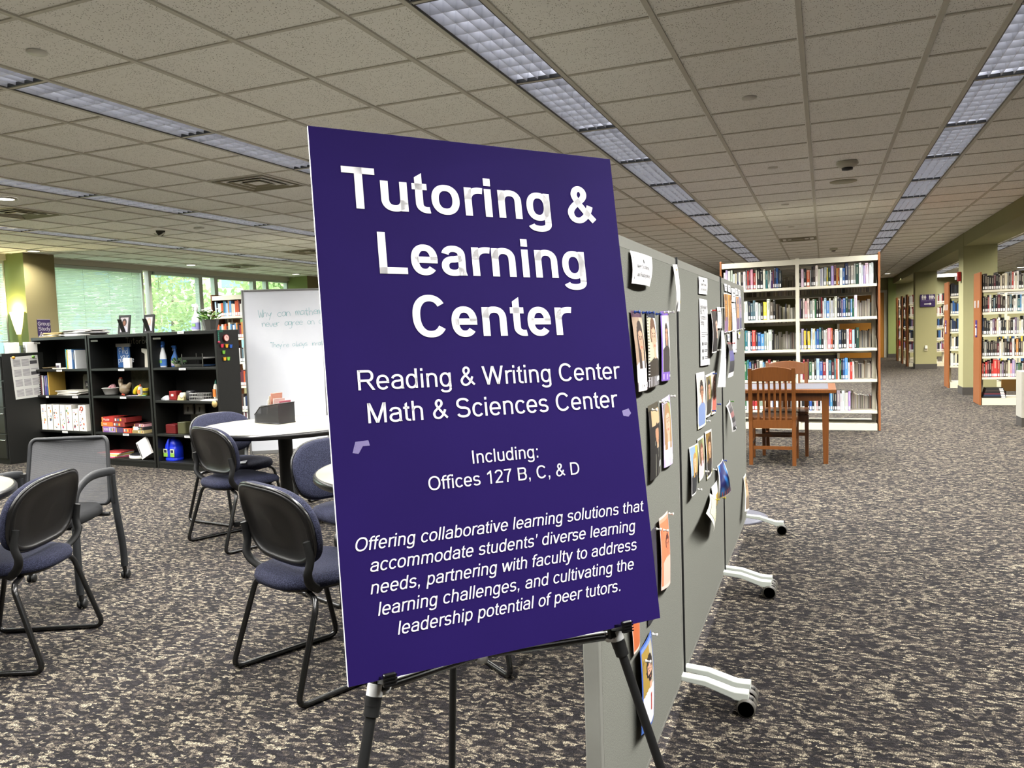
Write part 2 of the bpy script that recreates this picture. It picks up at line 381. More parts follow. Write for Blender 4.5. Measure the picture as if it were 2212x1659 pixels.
# handwriting: single-stroke letters in a 1 x 1 box
HAND = {'w': [(0, 1), (.2, 0), (.5, .8), (.75, 0), (1, 1)], 'h': [(.1, 1.8), (.1, 0), (.1, .6), (.5, 1), (.8, .6), (.8, 0)], 'y': [(0, 1), (.4, .2), (.9, 1), (.3, -.8)],
        'c': [(.9, .8), (.5, 1), (.05, .5), (.4, 0), (.9, .15)], 'a': [(.9, .9), (.4, 1), (.05, .45), (.4, 0), (.85, .4), (.88, 1), (.95, 0)], 'n': [(.05, 1), (.1, 0), (.15, .7), (.6, 1), (.85, .6), (.9, 0)],
        'm': [(.0, 1), (.05, 0), (.1, .8), (.35, 1), (.5, 0), (.55, .8), (.8, 1), (1, 0)], 't': [(.5, 1.6), (.45, .2), (.7, 0), (.45, .6), (.45, 1.05), (.1, 1.05), (.9, 1.05)], 'e': [(.05, .5), (.9, .6), (.6, 1), (.1, .6), (.3, .05), (.9, .15)],
        'i': [(.5, 1), (.5, 0)], 's': [(.85, .9), (.3, 1), (.2, .65), (.8, .35), (.6, 0), (.1, .1)], 'r': [(.1, 1), (.15, 0), (.2, .7), (.8, 1)], 'v': [(0, 1), (.45, 0), (.95, 1)], 'g': [(.85, .9), (.3, 1), (.1, .4), (.5, .1), (.85, .6), (.85, 1), (.8, -.6), (.2, -.7)],
        'o': [(.5, 1), (.05, .5), (.5, 0), (.95, .5), (.5, 1)], "'": [(.5, 1.8), (.4, 1.5)], 'l': [(.5, 1.8), (.5, 0)], '?': [(.1, 1.5), (.5, 1.8), (.9, 1.4), (.5, .8), (.5, .4)], 'T': [(.5, 0), (.5, 1.7), (-.1, 1.7), (1.1, 1.7)], 'W': [(0, 1.8), (.25, 0), (.5, 1.3), (.75, 0), (1, 1.8)],
        'u': [(.05, 1), (.1, .2), (.5, 0), (.85, .3), (.9, 1), (.92, 0)], 'B': [(.1, 0), (.1, 1.7), (.7, 1.6), (.7, 1.0), (.1, .9), (.9, .7), (.85, .1), (.1, 0)], 'p': [(.1, 1), (.1, -.8), (.1, .7), (.6, 1), (.9, .5), (.5, 0), (.1, .3)], 'f': [(.9, 1.6), (.5, 1.7), (.4, -.1), (.4, 1), (.1, 1), (.8, 1)], 'd': [(.9, .9), (.3, 1), (.05, .4), (.5, 0), (.9, .6), (.9, 1.8), (.95, 0)], 'F': [(.1, 0), (.1, 1.7), (.9, 1.7), (.1, 1.7), (.1, .9), (.7, .9)]}
def put_hand(mb, txt, size, M, col, pen, adv=1.25, seed=1):
    rn = random.Random(seed); x = 0
    for ch in txt:
        if ch == ' ': x += size*.9; continue
        p = HAND.get(ch)
        if p:
            dy = rn.uniform(-.08, .08)*size
            pts = [(x+a*size*.8, b*size*.75+dy) for a, b in p]
            if len(pts) > 3: pts = [(v.x, v.y) for v in catmull([Vector((a, b, 0)) for a, b in pts], 3)]
            for q_ in stroke_quads(pts, False, pen/2, pen/2): mb.poly([M @ Vector((a, b, 0)) for a, b in q_], col)
        x += size*adv*(.55 if ch in "il'" else .95)
    return x

# ---------------------------------------------------------------- room materials
def carpet():
    t = NT('carpet'); cols = [(.0, lin('#141316')), (.24, lin('#222025')), (.44, lin('#373334')), (.58, lin('#5e564e')), (.72, lin('#958b7b')), (.88, lin('#bfb49d'))]
    res = []
    for ang, sc, off in ((.85, (36, 84, 1), 0), (-.85, (36, 84, 1), 3.3), (1.45, (40, 78, 1), 7)):
        v = t.coords('Object', sc, (0, 0, ang)); nz = t.noise(t.coords(), 9+off, 2)
        nz2 = t.noise(t.coords(), 170, 2); n3 = t.add('ShaderNodeVectorMath', operation='MULTIPLY_ADD'); t.link(nz2.outputs[1], n3.inputs[0]); n3.inputs[1].default_value = (.5, .9, 0); t.link(v, n3.inputs[2]); v = n3.outputs[0]
        vv = t.add('ShaderNodeVectorMath', operation='MULTIPLY_ADD')
        t.link(nz.outputs[1], vv.inputs[0]); vv.inputs[1].default_value = (1.1, 1.1, 0); t.link(v, vv.inputs[2])
        vo = t.voro(vv.outputs[0], 1.0, .95)
        sep = t.add('ShaderNodeSeparateColor'); t.link(vo.outputs['Color'], sep.inputs[0])
        res.append(t.ramp(sep.outputs[0], cols, 'CONSTANT'))
    m1 = t.ramp(t.noise(t.coords(), 17, 1).outputs[0], [(.49, (0, 0, 0)), (.51, (1, 1, 1))])
    m2 = t.ramp(t.noise(t.coords('Object', (1, 1, 1), (0, 0, 1)), 9, 1).outputs[0], [(.60, (0, 0, 0)), (.62, (1, 1, 1))])
    c = t.mix(m2, t.mix(m1, res[0], res[1]), res[2])
    big = t.noise(t.coords(), 1.6, 2); c = t.mix(t.math('MULTIPLY', big.outputs[0], .35), c, lin('#3a3534'))
    wv = t.add('ShaderNodeTexWave', wave_type='BANDS', bands_direction='X'); wv.inputs['Scale'].default_value = 62
    wv.inputs['Distortion'].default_value = 1.2; wv.inputs['Detail'].default_value = 2; t.link(t.coords(), wv.inputs[0])
    wy = t.add('ShaderNodeTexWave', wave_type='BANDS', bands_direction='Y'); wy.inputs['Scale'].default_value = 48
    wy.inputs['Distortion'].default_value = 2.5; wy.inputs['Detail'].default_value = 2; t.link(t.coords(), wy.inputs[0])
    lv = t.voro(t.coords('Object', (1, .62, 1), (0, 0, .3)), 230, .8); loop = t.math('MULTIPLY', t.ramp(lv.outputs['Distance'], [(.15, (1, 1, 1)), (.62, (0, 0, 0))]), t.math('ADD', t.math('MULTIPLY', wv.outputs[1], .6), .4))
    c = t.mix(t.ramp(loop, [(.0, (.8, .8, .8)), (.42, (0, 0, 0))]), c, lin('#141214'))
    t.color(c); t.val(Roughness=.95, Specular_IOR_Level=.1); t.bump(loop, .7, .004); return t.m
def tile_mat():
    t = NT('ceiling_tile'); v = t.coords('Object', (1, 1, 1)); vo = t.voro(t.coords('Object', (1.0, .6, 1)), 125, 1)
    pits = t.ramp(vo.outputs['Distance'], [(.20, (1, 1, 1)), (.29, (0, 0, 0))]); keep = t.ramp(t.noise(v, 34, 2).outputs[0], [(.40, (0, 0, 0)), (.50, (1, 1, 1))])
    k = t.math('MULTIPLY', pits, keep); n = t.noise(v, 3, 3)
    c = t.mix(n.outputs[0], (.87, .87, .84), (.92, .92, .90)); t.color(t.mix(t.math('MULTIPLY', k, .85), c, lin('#55503f')))
    t.val(Roughness=.95, Specular_IOR_Level=.1); t.bump(k, -.4, .002); return t.m
CARPET = carpet(); TILE = tile_mat()
TEE = plain('tee_bar_paint', '#f0ede2', .6, 0, .3)
PAINT = plain('olive_wall_paint', '#a3a078', .85, 0, .2, .03, 6); PAINTD = plain('shaded_column_paint', '#98906a', .85, 0, .2, .03, 6)
BASEB = plain('dark_rubber_base', '#3a3632', .6); OFFW = plain('off_white_paint', '#e4e0d0', .45, 0, .4, .02)
ALU = plain('window_aluminium', '#dfe6df', .4, .1, .5); BLK = plain('black_paint', '#0d0d0e', .4, 0, .5, .15)
GREYFR = plain('grey_aluminium', '#9a9a98', .35, .6); CHROME = plain('chrome', '#c9c9c6', .18, 1.0)

def wall(name, x0, x1, y0, y1, z0, z1, mat):
    b = MB(); b.box(x0, x1, y0, y1, z0, z1); return struct(b.build(name, mat))
# floor: one carpet slab
b = MB(); b.box(-11.6, 14, -4, 30.4, -.05, 0); struct(b.build('floor', CARPET))
# ceiling: tiles in a grid that leaves openings for the long lights
T = .6096; A0, B0 = -1.6201, 3.0212
def ax(a): return A0+a*T
def by(b_): return B0+b_*T
XL, XR, YN, YF = -11.3, 14.0, -4.0, 30.2
lines = []
a = -20
while a < 32:
    for k in (0, .5, 1.5, 2.5, 3.5): lines.append(a+k)
    a += 4
lines = [a for a in lines if XL < ax(a) < XR]
rows = [j for j in range(-12, 46) if YN < by(j) < YF]
FIX_A = (-16, -12, -8, -4, 0, 4, 8, 12)
def has_fix(a, j):
    """fixture in the half-tile strip starting at line a, covering rows j and j+1 (j even)"""
    if a not in FIX_A or not -6 <= j: return False
    if a == -16: return False
    if a in (0, 4): return j <= 26
    if a in (-12, -8, -4): return j <= 22
    return 8 <= j <= 42
xs = [XL]+[ax(a) for a in lines]+[XR]; al = [None]+lines
b = MB()
ys = [YN]+[by(j) for j in rows]+[YF]; jl = [rows[0]-1]+rows
for i in range(len(xs)-1):
    for k in range(len(ys)-1):
        j = jl[k]
        if al[i] is not None and al[i] in FIX_A and has_fix(al[i], j-(j % 2)): continue
        x0, x1, y0, y1 = xs[i], xs[i+1], ys[k], ys[k+1]; z = CEIL+.006
        b.poly([(x0, y0, z), (x0, y1, z), (x1, y1, z), (x1, y0, z)])
ceil = struct(b.build('ceiling', TILE))
b = MB(); h = .0125
for a in lines: b.box(ax(a)-h, ax(a)+h, YN, YF, CEIL-.003, CEIL+.012)
for j in rows:
    prev = None
    for i in range(len(xs)-1):
        if al[i] in FIX_A and j % 2 == 1 and has_fix(al[i], j-1): continue
        b.box(xs[i]+h*1.6, xs[i+1]-h*1.6, by(j)-h*.8, by(j)+h*.8, CEIL+.0, CEIL+.012)
struct(b.build('trim_1', TEE))
b = MB(); b.box(XL-.3, XR, YN, YF, 3.05, 3.15); struct(b.build('sun_block_slab', OFFW))  # unseen slab added to stop sun leaking past the ceiling
# ---------------------------------------------------------------- ceiling lights
LOUV = plain('silver_louver', '#f6f7ff', .3, .4, .5, .03)
t = NT('glowing_reflector'); t.color(t.mix(t.noise(t.coords('Object', (1, 3, 1)), 5, 2).outputs[0], lin('#9fa3b4'), lin('#d9dbe2')))
t.val(Roughness=.4, Emission_Color=(.93, .95, 1.0), Emission_Strength=6.0); REFL = t.m  # panel emits by itself, standing in for lamp light it would reflect
t = NT('lamp_tube'); t.val(Emission_Color=(1.0, .97, .9), Emission_Strength=1.6); TUBE = t.m
ORD = 'first second third fourth fifth sixth seventh eighth ninth tenth eleventh twelfth thirteenth fourteenth fifteenth sixteenth seventeenth eighteenth nineteenth twentieth'.split()
for i_, tens in ((2, 'twenty'), (3, 'thirty'), (4, 'forty')):
    ORD += [f'{tens}-{o_}' for o_ in ORD[:9]]+[{2: 'thirtieth', 3: 'fortieth', 4: 'fiftieth'}[i_]]
def make_light():
    t = thing('ceiling_light', '', 'light'); w_, l_ = .130, .589
    b = MB(); H_ = .125
    for x0, x1, y0, y1 in ((-w_-.013, -w_, -l_-.010, l_+.010), (w_, w_+.013, -l_-.010, l_+.010), (-w_, w_, -l_-.010, -l_), (-w_, w_, l_, l_+.010)): b.box(x0, x1, y0, y1, .001, .02)
    b.build('frame', BLK, t)
    b = MB(); b.box(-w_-.012, w_+.012, -l_-.01, l_+.01, H_, H_+.01)
    for x0, x1, y0, y1 in ((-w_-.012, -w_-.008, -l_-.01, l_+.01), (w_+.008, w_+.012, -l_-.01, l_+.01), (-w_, w_, -l_-.01, -l_-.006), (-w_, w_, l_+.006, l_+.01)): b.box(x0, x1, y0, y1, .02, H_)
    b.build('housing', LOUV, t)
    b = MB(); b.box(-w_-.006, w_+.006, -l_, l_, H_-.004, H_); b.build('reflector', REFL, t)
    b = MB()
    for k in range(1, 9):
        y = -l_+2*l_*k/9
        b.loft([[(-w_, y-.0012, .004), (w_, y-.0012, .004), (w_, y+.0012, .004), (-w_, y+.0012, .004)], [(-w_, y-.012, .07), (w_, y-.012, .07), (w_, y+.012, .07), (-w_, y+.012, .07)]], True)
    for k in range(1, 4):
        x = -w_+2*w_*k/4
        b.loft([[(x-.001, -l_, .004), (x+.001, -l_, .004), (x+.001, l_, .004), (x-.001, l_, .004)], [(x-.009, -l_, .07), (x+.009, -l_, .07), (x+.009, l_, .07), (x-.009, l_, .07)]], True)
    for s in (-1, 1):
        b.loft([[(s*w_-.001, -l_, .003), (s*w_+.001, -l_, .003), (s*w_+.001, l_, .003), (s*w_-.001, l_, .003)], [(s*w_*.9-.001, -l_, .075), (s*w_*.9+.001, -l_, .075), (s*w_*.9+.001, l_, .075), (s*w_*.9-.001, l_, .075)]], True)
    b.build('louver', LOUV, t)
    for x in (-.055, .055):
        b = MB(); b.tube([(x, -l_+.02, .095), (x, l_-.02, .095)], .012, 8); b.build('lamp_tube', TUBE, t)
    return t
L0 = make_light(); first = True
LIGHT_ROWS = {-12: 'row nearest the windows', -8: 'second row from the windows', -4: 'row above the bookcases and tables', 0: 'row leading over the grey partition', 4: 'row along the aisle on the right', 8: 'row just past the green beam', 12: 'row farthest past the green beam'}
ld = bpy.data.lights.new('fixture_glow', 'AREA'); ld.shape = 'RECTANGLE'; ld.size = .25; ld.size_y = 1.1; ld.energy = LAMP_W; ld.color = (1.0, .975, .93); ld.spread = math.radians(146)
lw = ld.copy(); lw.color = (1.0, .84, .52); lw.energy = LAMP_W*.9
for a in FIX_A:
    n = 0
    for j in range(-6, 44, 2):
        if not has_fix(a, j) or ax(a) < XL: continue
        n += 1; o = L0 if first else copy_tree(L0); first = False
        o.location = (ax(a+.25), by(j+1), CEIL)
        o['label'] = f'recessed silver louver ceiling light, {ORD[n-1]} along the {LIGHT_ROWS[a]}'; o['group'] = 'recessed louver ceiling lights'
        g = bpy.data.objects.new('fixture_glow', lw if a >= 8 else ld); COL.objects.link(g); g.parent = o; g.location = (0, 0, -.004)
# ---------------------------------------------------------------- other things on the ceiling
WHP = plain('white_plastic', '#fffdf6', .5, 0, .4, .02); DARKM = plain('dark_metal', '#3b382e', .6, .3)
VENT = plain('vent_metal', '#a8a288', .5, .3)
def make_vent():
    t = thing('ceiling_vent', '', 'vent'); b = MB(); r = .29
    def ring(r0, z0, r1, z1):
        c = [(-1, -1), (1, -1), (1, 1), (-1, 1)]
        b.loft([[(x*r0, y*r0, z0) for x, y in c], [(x*r1, y*r1, z1) for x, y in c]], True, caps=False)
    ring(.298, .0, .27, -.002)
    for r0 in (.27, .19, .11): ring(r0, -.006, r0-.012, -.008); ring(r0-.012, -.008, r0-.055, .05)
    b.poly([(-.055, -.055, .03), (-.055, .055, .03), (.055, .055, .03), (.055, -.055, .03)])
    o = b.build('louvre_rings', VENT, t); so_ = o.modifiers.new('thickness', 'SOLIDIFY'); so_.thickness = .002
    b = MB(); b.box(-.28, .28, -.28, .28, .07, .08); b.build('duct_back', DARKM, t)
    return t
V0 = make_vent(); vents = [((-5, 4.5), 'square air vent in the ceiling left of the purple sign'), ((-10, 4.5), 'square air vent in the ceiling above the black bookcases, at the left edge'),
    ((-10, 12.5), 'square air vent in the ceiling partly behind the purple sign'), ((-13.9, 14.5), 'square air vent in the ceiling nearest the windows'), ((2, 18.5), 'square air vent in the ceiling before the white book stacks')]
for i, ((a, j), lab) in enumerate(vents):
    o = V0 if i == 0 else copy_tree(V0); o.location = (ax(a), by(j), CEIL+.001); o['label'] = lab; o['group'] = 'square ceiling vents'
def disc(name, x, y, r, h_, mat, lab, cat, group=None):
    b = MB(); b.lathe([(r, 0), (r*.97, -h_), (.0001, -h_*1.05)], 24); o = b.build(name, mat); o.location = (x, y, CEIL+.004); return tag(o, lab, cat, group)
for i, (x, y) in enumerate(((-3.44, 2.72), (-.42, 5.17), (-.42, 7.57), (-.42, 9.99), (-.44, 12.36), (-.47, 17.09))):
    lab = 'flat round sprinkler cover in the ceiling above the left row of lights' if i == 0 else f'flat round sprinkler cover in the ceiling, {ORD[i-1]} along the aisle from the front'
    disc('sprinkler_cover', x, y, .045, .008, WHP, lab, 'sprinkler', 'sprinkler covers')
disc('speaker_grille', .19, 8.72, .13, .006, VENT, 'flat beige round speaker grille behind the smoke detector', 'speaker')
def detector(x, y, lab, k=1.0):
    t = thing('smoke_detector', lab, 'smoke detector', (x, y, CEIL), 0, 'smoke detectors'); b = MB()
    b.lathe([(.07*k, .002), (.075*k, -.012*k), (.06*k, -.03*k), (.04*k, -.04*k)], 20); b.build('base', OFFW, t)
    b = MB(); b.lathe([(.038*k, -.04*k), (.036*k, -.055*k), (.0001, -.06*k)], 16); b.build('sensor', BLK, t)
detector(.2, 7.66, 'cream smoke detector on the ceiling between the two right light rows', 1.25)
detector(.18, 16.63, 'small smoke detector on the ceiling just above the white book stacks')
t = thing('motion_sensor', 'small dark motion sensor hanging from the ceiling left of the sign', 'sensor', (-7.65, 7.56, CEIL)); b = MB()
b.lathe([(.075, .002), (.07, -.012), (.03, -.055), (.0001, -.06)], 4); b.build('body', DARKM, t)
b = MB(); b.tube([(-.085, -.02, -.025), (.0, -.03, -.062), (.085, -.02, -.025)], .009, 6); b.build('lens_rim', WHP, t)
t_ = NT('downlight_lamp'); t_.val(Emission_Color=(1, .97, .88), Emission_Strength=3.2); DLT = t_.m
ldl = bpy.data.lights.new('downlight_glow', 'AREA'); ldl.shape = 'DISK'; ldl.size = .14; ldl.energy = 22; ldl.color = (1, .93, .8); ldl.spread = math.radians(135)
def downlight(x, y, lab):
    t = thing('downlight', lab, 'light', (x, y, CEIL), 0, 'round downlights'); b = MB(); b.lathe([(.10, .004), (.10, -.006), (.075, -.007)], 24, cap=False); b.build('trim_ring', OFFW, t)
    b = MB(); b.lathe([(.076, -.006), (.0001, -.0065)], 20); b.build('lamp', DLT, t); g = bpy.data.objects.new('downlight_glow', ldl); COL.objects.link(g); g.parent = t; g.location = (0, 0, -.01)
for x, y, lab in ((-7.04, 5.13, 'round downlight at the left edge, before the bookcases'), (-10.53, 8.04, 'round downlight by the column with the wall lamp'), (-10.53, 11.06, 'round downlight by the second window mullion'),
        (-10.53, 14.07, 'round downlight nearest the far green column'), (1.84, 27.2, 'round downlight before the far orange door'), (.6, 23.5, 'added unseen downlight behind the white shelving, lighting the far corridor')): downlight(x, y, lab)  # the last one is unseen, added to brighten the far corridor
for x, y, lab in ((-7.06, 7.58, 'small white ceiling sensor beside the dark motion sensor'), (-10.7, 12.42, 'small white ceiling sensor near the window vent')):
    b = MB(); b.rbox(-.06, .06, -.03, .03, -.015, .002, .01); o = b.build('ceiling_sensor', WHP); o.location = (x, y, CEIL); tag(o, lab, 'sensor', 'small ceiling sensors')
# ---------------------------------------------------------------- walls, columns, beam
wall('wall_front', XL-.3, XR, YN-.2, YN, 0, 3.05, PAINT); wall('wall_back', XL-.3, XR, 30.2, 30.4, 0, 3.05, PAINT); wall('wall_right', XR, XR+.2, YN, YF, 0, 3.05, PAINT)
wall('wall_left_sill', -11.45, -11.2, YN, 30.2, 0, .72, PAINT)
wall('wall_left_far', -11.45, -11.2, 15.15, 30.2, .72, 3.05, PAINT); wall('wall_left_near', -11.45, -11.2, YN, 4.6, .72, 3.05, PAINT)
wall('wall_left_top', -11.45, -11.2, 4.6, 15.15, 2.66, 3.05, OFFW)
b = MB(); b.box(-11.3, 2.0, 30.17, 30.2, 0, .12); struct(b.build('baseboard_back', BASEB))
def column(n, x0, x1, y0, y1, m0, m1):
    b = MB(); b.box(x0, x1, y0, y1, 0, 2.76); o = b.build('column', [m0, m1]); struct(o)
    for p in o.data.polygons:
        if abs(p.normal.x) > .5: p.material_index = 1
    b = MB(); k = .008; b.box(x0-k, x1+k, y0-k, y1+k, 0, .13); struct(b.build('baseboard_column', BASEB, o)); return o
GREENW = plain('green_wall_paint', '#9aa76c', .85, 0, .2, .03, 6)
column(1, -11.25, -10.84, 8.1, 8.6, GREENW, PAINTD); column(2, -11.25, -10.72, 14.72, 15.2, GREENW, PAINTD)  # side faces get a browner copy: shade put into the colour
column(3, 2.2, 2.7, 15.3, 15.8, PAINT, PAINT); column(4, 2.22, 2.72, 23.08, 23.55, PAINT, PAINT)
wall('column', 2.05, 2.3, 30.0, 30.19, .13, 2.74, GREENW); wall('baseboard_back', 2.04, 2.31, 29.99, 30.19, 0, .13, BASEB)
wall('beam', 2.206, 2.694, 9.0, 30.2, 2.53, 2.76, PAINT)
# low grey box at the right edge of the view
t = thing('step_stool', 'low grey box with a dark plinth at the right edge of the picture', 'stool', (2.36, 11.05, 0)); b = MB(); b.rbox(-.18, .18, -.15, .15, .11, .665, .015); b.build('body', plain('grey_laminate', '#a9a79c', .6), t)
b = MB(); b.box(-.175, .175, -.145, .145, 0, .11); b.build('plinth', BASEB, t)
# ---------------------------------------------------------------- windows
t = NT('window_glass'); t.n.remove(t.b); tr = t.add('ShaderNodeBsdfTransparent'); tr.inputs[0].default_value = (.90, .98, .92, 1); gl = t.add('ShaderNodeBsdfGlossy'); gl.inputs['Roughness'].default_value = .05
mx = t.add('ShaderNodeMixShader'); mx.inputs[0].default_value = .06; t.link(tr.outputs[0], mx.inputs[1]); t.link(gl.outputs[0], mx.inputs[2]); t.link(mx.outputs[0], t.out.inputs[0]); GLASS = t.m
SLAT = NT('blind_slat'); SLAT.color(SLAT.mix(SLAT.noise(SLAT.coords(), 8).outputs[0], lin('#dfe9e0'), lin('#eef5ee'))); SLAT.val(Roughness=.5, Transmission_Weight=0.0)
tl = SLAT.add('ShaderNodeBsdfTranslucent'); tl.inputs[0].default_value = (.72, .84, .76, 1); ms = SLAT.add('ShaderNodeMixShader'); ms.inputs[0].default_value = .35
SLAT.link(SLAT.b.outputs[0], ms.inputs[1]); SLAT.link(tl.outputs[0], ms.inputs[2]); SLAT.link(ms.outputs[0], SLAT.out.inputs[0]); SLAT = SLAT.m
def window(n, y0, y1, fr=.045):
    x0, x1, z0, z1 = -11.36, -11.26, .72, 2.66
    b = MB(); b.box(x0, x1, y0, y0+fr, z0, z1); b.box(x0, x1, y1-fr, y1, z0, z1); b.box(x0, x1, y0+fr, y1-fr, z0, z0+fr); b.box(x0, x1, y0+fr, y1-fr, z1-fr, z1)
    o = struct(b.build(f'window_{n}', ALU)); b = MB(); b.box(-11.315, -11.31, y0+fr, y1-fr, z0+fr, z1-fr); struct(b.build('window_glass', GLASS, o)); return o
for i, (y0, y1) in enumerate(((4.6, 6.4), (6.4, 8.12), (8.58, 10.66), (10.78, 12.06), (12.06, 12.46), (12.46, 13.62), (13.62, 14.02), (14.02, 14.74))): window(i+1, y0, y1, .06 if i in (3, 5) else .04)
def blind(y0, y1, zb, lab, tilt=.5, step=.024):
    t = thing('venetian_blind', lab, 'blind', (-11.22, (y0+y1)/2, 0), 0, 'window blinds'); hw = (y1-y0)/2
    b = MB(); z = 2.60; c, s = math.cos(tilt)*.0125, math.sin(tilt)*.0125
    while z > zb+.03:
        b.poly([(-c, -hw, z-s), (c, -hw, z+s), (c, hw, z+s), (-c, hw, z-s)]); z -= step
    b.build('slats', SLAT, t)
    b = MB(); b.box(-.02, .02, -hw-.01, hw+.01, 2.61, 2.655); b.build('head_rail', ALU, t)
    b = MB(); b.box(-.012, .012, -hw, hw, zb, zb+.02); b.build('bottom_rail', ALU, t)
    b = MB()
    for k in (-.8, -.27, .27, .8): b.tube([(.015, hw*k, 2.61), (.015, hw*k, zb)], .0016, 5)
    b.tube([(.03, -hw*.9, 2.6), (.032, -hw*.9, 1.2)], .004, 6); b.build('cords', ALU, t)
blind(8.72, 10.55, .80, 'white venetian blind lowered over the window behind the paper stacks', .9)
blind(6.5, 8.05, 1.45, 'half lowered venetian blind at the left edge by the wall lamp', .5)
blind(10.88, 11.98, .80, 'open slat venetian blind in front of the trees', .12, .027)
# ---------------------------------------------------------------- outside: lawn, trees, pale building
GRS = plain('lawn', '#8c9478', .95, 0, .1, .3, 3)
b = MB(); b.box(-80, -11.5, -30, 90, -.5, -.4); struct(b.build('ground', GRS))
t = NT('leaves'); t.color(t.ramp(t.noise(t.coords(), 1.3, 2).outputs[0], [(.3, lin('#6f9458')), (.5, lin('#a3bf86')), (.7, lin('#dadcae'))])); t.val(Roughness=.7)
tl = t.add('ShaderNodeBsdfTranslucent'); tl.inputs[0].default_value = (.42, .5, .25, 1); ms = t.add('ShaderNodeMixShader'); ms.inputs[0].default_value = .4
t.link(t.b.outputs[0], ms.inputs[1]); t.link(tl.outputs[0], ms.inputs[2]); t.link(ms.outputs[0], t.out.inputs[0]); LEAF = t.m
BARK = plain('bark', '#5a4a3a', .9)
def tree(x, y, h_, r, n, lab):
    t = thing('tree', lab, 'tree', (x, y, -.4), 0, 'trees outside the windows'); b = MB(); b.tube([(0, 0, 0), (.05, .03, h_*.4), (0, .1, h_*.8)], [.16, .11, .04], 8); b.build('trunk', BARK, t)
    b = MB(); rn = random.Random(int(x*10+y))
    cl = [(rn.uniform(-.7, .7)*r, rn.uniform(-.7, .7)*r, h_*.62+rn.uniform(-.4, .55)*r, rn.uniform(.3, .6)*r) for _ in range(16)]
    for _ in range(n):
        c = rn.choice(cl); d = Vector((rn.gauss(0, 1), rn.gauss(0, 1), rn.gauss(0, 1))).normalized(); p = Vector(c[:3])+d*c[3]*rn.uniform(.5, 1.05)
        u = Vector((rn.gauss(0, 1), rn.gauss(0, 1), rn.gauss(0, 1))).normalized(); v = u.orthogonal().normalized(); k = rn.uniform(.07, .15)
        b.poly([p-u*k, p+v*k*.5, p+u*k, p-v*k*.5])
    b.build('crown', LEAF, t)
tree(-18.5, 17.2, 5.2, 2.0, 1500, 'leafy green tree outside behind the open slat blind'); tree(-16.0, 12.2, 5.0, 1.8, 1300, 'green tree outside mostly behind the lowered blind')
tree(-22.5, 22.5, 4.6, 1.5, 900, 'smaller tree outside beside the pale building'); tree(-17.6, 22.0, 5.2, 1.5, 1200, 'tree outside behind the window next to the far column'); tree(-15.5, 7.6, 5.5, 2.0, 900, 'tree outside left of the column with the wall lamp')
t = thing('building', 'pale building with blue glass windows outside behind the trees', 'building', (-36, 40, -.4), math.radians(35)); b = MB(); b.box(-14, 14, -3, 3, 0, 9); b.build('wall', plain('pale_stucco', '#f1efe6', .9), t)
BG = plain('blue_glass', '#7fa6b5', .2)
for i in range(6):
    for k in range(2):
        b = MB(); b.box(-12+i*4.2, -9.6+i*4.2, -3.05, -2.98, 1.2+k*3.8, 3.6+k*3.8); b.build('window', BG, t)

# ---------------------------------------------------------------- black bookcases and what stands in them
BCB = plain('black_metal_shelf', '#060704', .45, 0, .4, .12); BCI = plain('black_metal_shaded', '#030302', .6, 0, .2, .2, 8)  # inside metal is blacker: recess shade put into its colour
CORK = NT('grey_cork_board'); CORK.color(CORK.ramp(CORK.noise(CORK.coords(), 9, 4, .7).outputs[0], [(.3, lin('#3a3a2c')), (.6, lin('#5e5d4a'))])); CORK.val(Roughness=.9); CORK = CORK.m
BO = Vector((-7.68492, 6.51859, 0)); BRZ = math.atan2(-.09495, .99548)
BM = Matrix.Translation(BO) @ Matrix.Rotation(BRZ, 4, 'Z')
def place(o, x, z, y, rz=0.0):
    """x along the bookcase fronts, y depth behind the front, z height"""
    o.location = BM @ Vector((x, y, z)); o.rotation_euler = (0, 0, BRZ+rz); return o
def bookcase(x0, x1, shelves, lab, H_=1.475, D_=.30):
    t = thing('bookcase', lab, 'bookcase', BM @ Vector(((x0+x1)/2, 0, 0)), BRZ, 'black bookcases'); w_ = (x1-x0)/2-.006
    for s in (-1, 1):
        b = MB(); xa, xb = sorted((s*w_, s*(w_-.028))); b.box(xa, xb, 0, D_, 0, H_); bevel(b.build('side_panel', BCB, t))
    b = MB(); b.box(-w_+.028, w_-.028, 0, D_, H_-.035, H_); bevel(b.build('top', BCB, t))
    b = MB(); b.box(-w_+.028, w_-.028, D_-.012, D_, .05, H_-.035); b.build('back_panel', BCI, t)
    b = MB(); b.box(-w_+.028, w_-.028, .004, .02, 0, .05); b.build('plinth', BCB, t)
    for z in [.075]+shelves:
        b = MB(); b.box(-w_+.028, w_-.028, .002, D_-.012, z-.025, z); bevel(b.build('shelf', BCB, t))
    for x in (-w_+.12,):
        b = MB(); b.box(x-.06, x+.06, -.0015, .0, H_-.075, H_-.055); b.build('name_plate', plain('dull_plate', '#39382f', .5), t)
bookcase(-1.17, -.123, [.37, .785, 1.095], 'black metal bookcase full of white binders, left one of the three')
bookcase(-.115, .912, [.37, .785, 1.095], 'black metal bookcase with puzzle boxes, middle one of the three')
bookcase(.92, 1.935, [.378, .742, 1.095], 'black metal bookcase with the blue jug, right one of the three')
def C(h): return lin(h)
WHITE = C('#ecebe6')
def shelf_label(x, z, lab, w_=.09):
    b = MB(); b.box(-w_/2, w_/2, -.0025, 0, -.022, .0, WHITE); b.box(-w_*.35, w_*.35, -.003, -.0026, -.014, -.008, C('#77756f')); o = b.build('shelf_label', PRINT); place(o, x, z, -.001); tag(o, lab, 'label', 'white shelf edge labels')
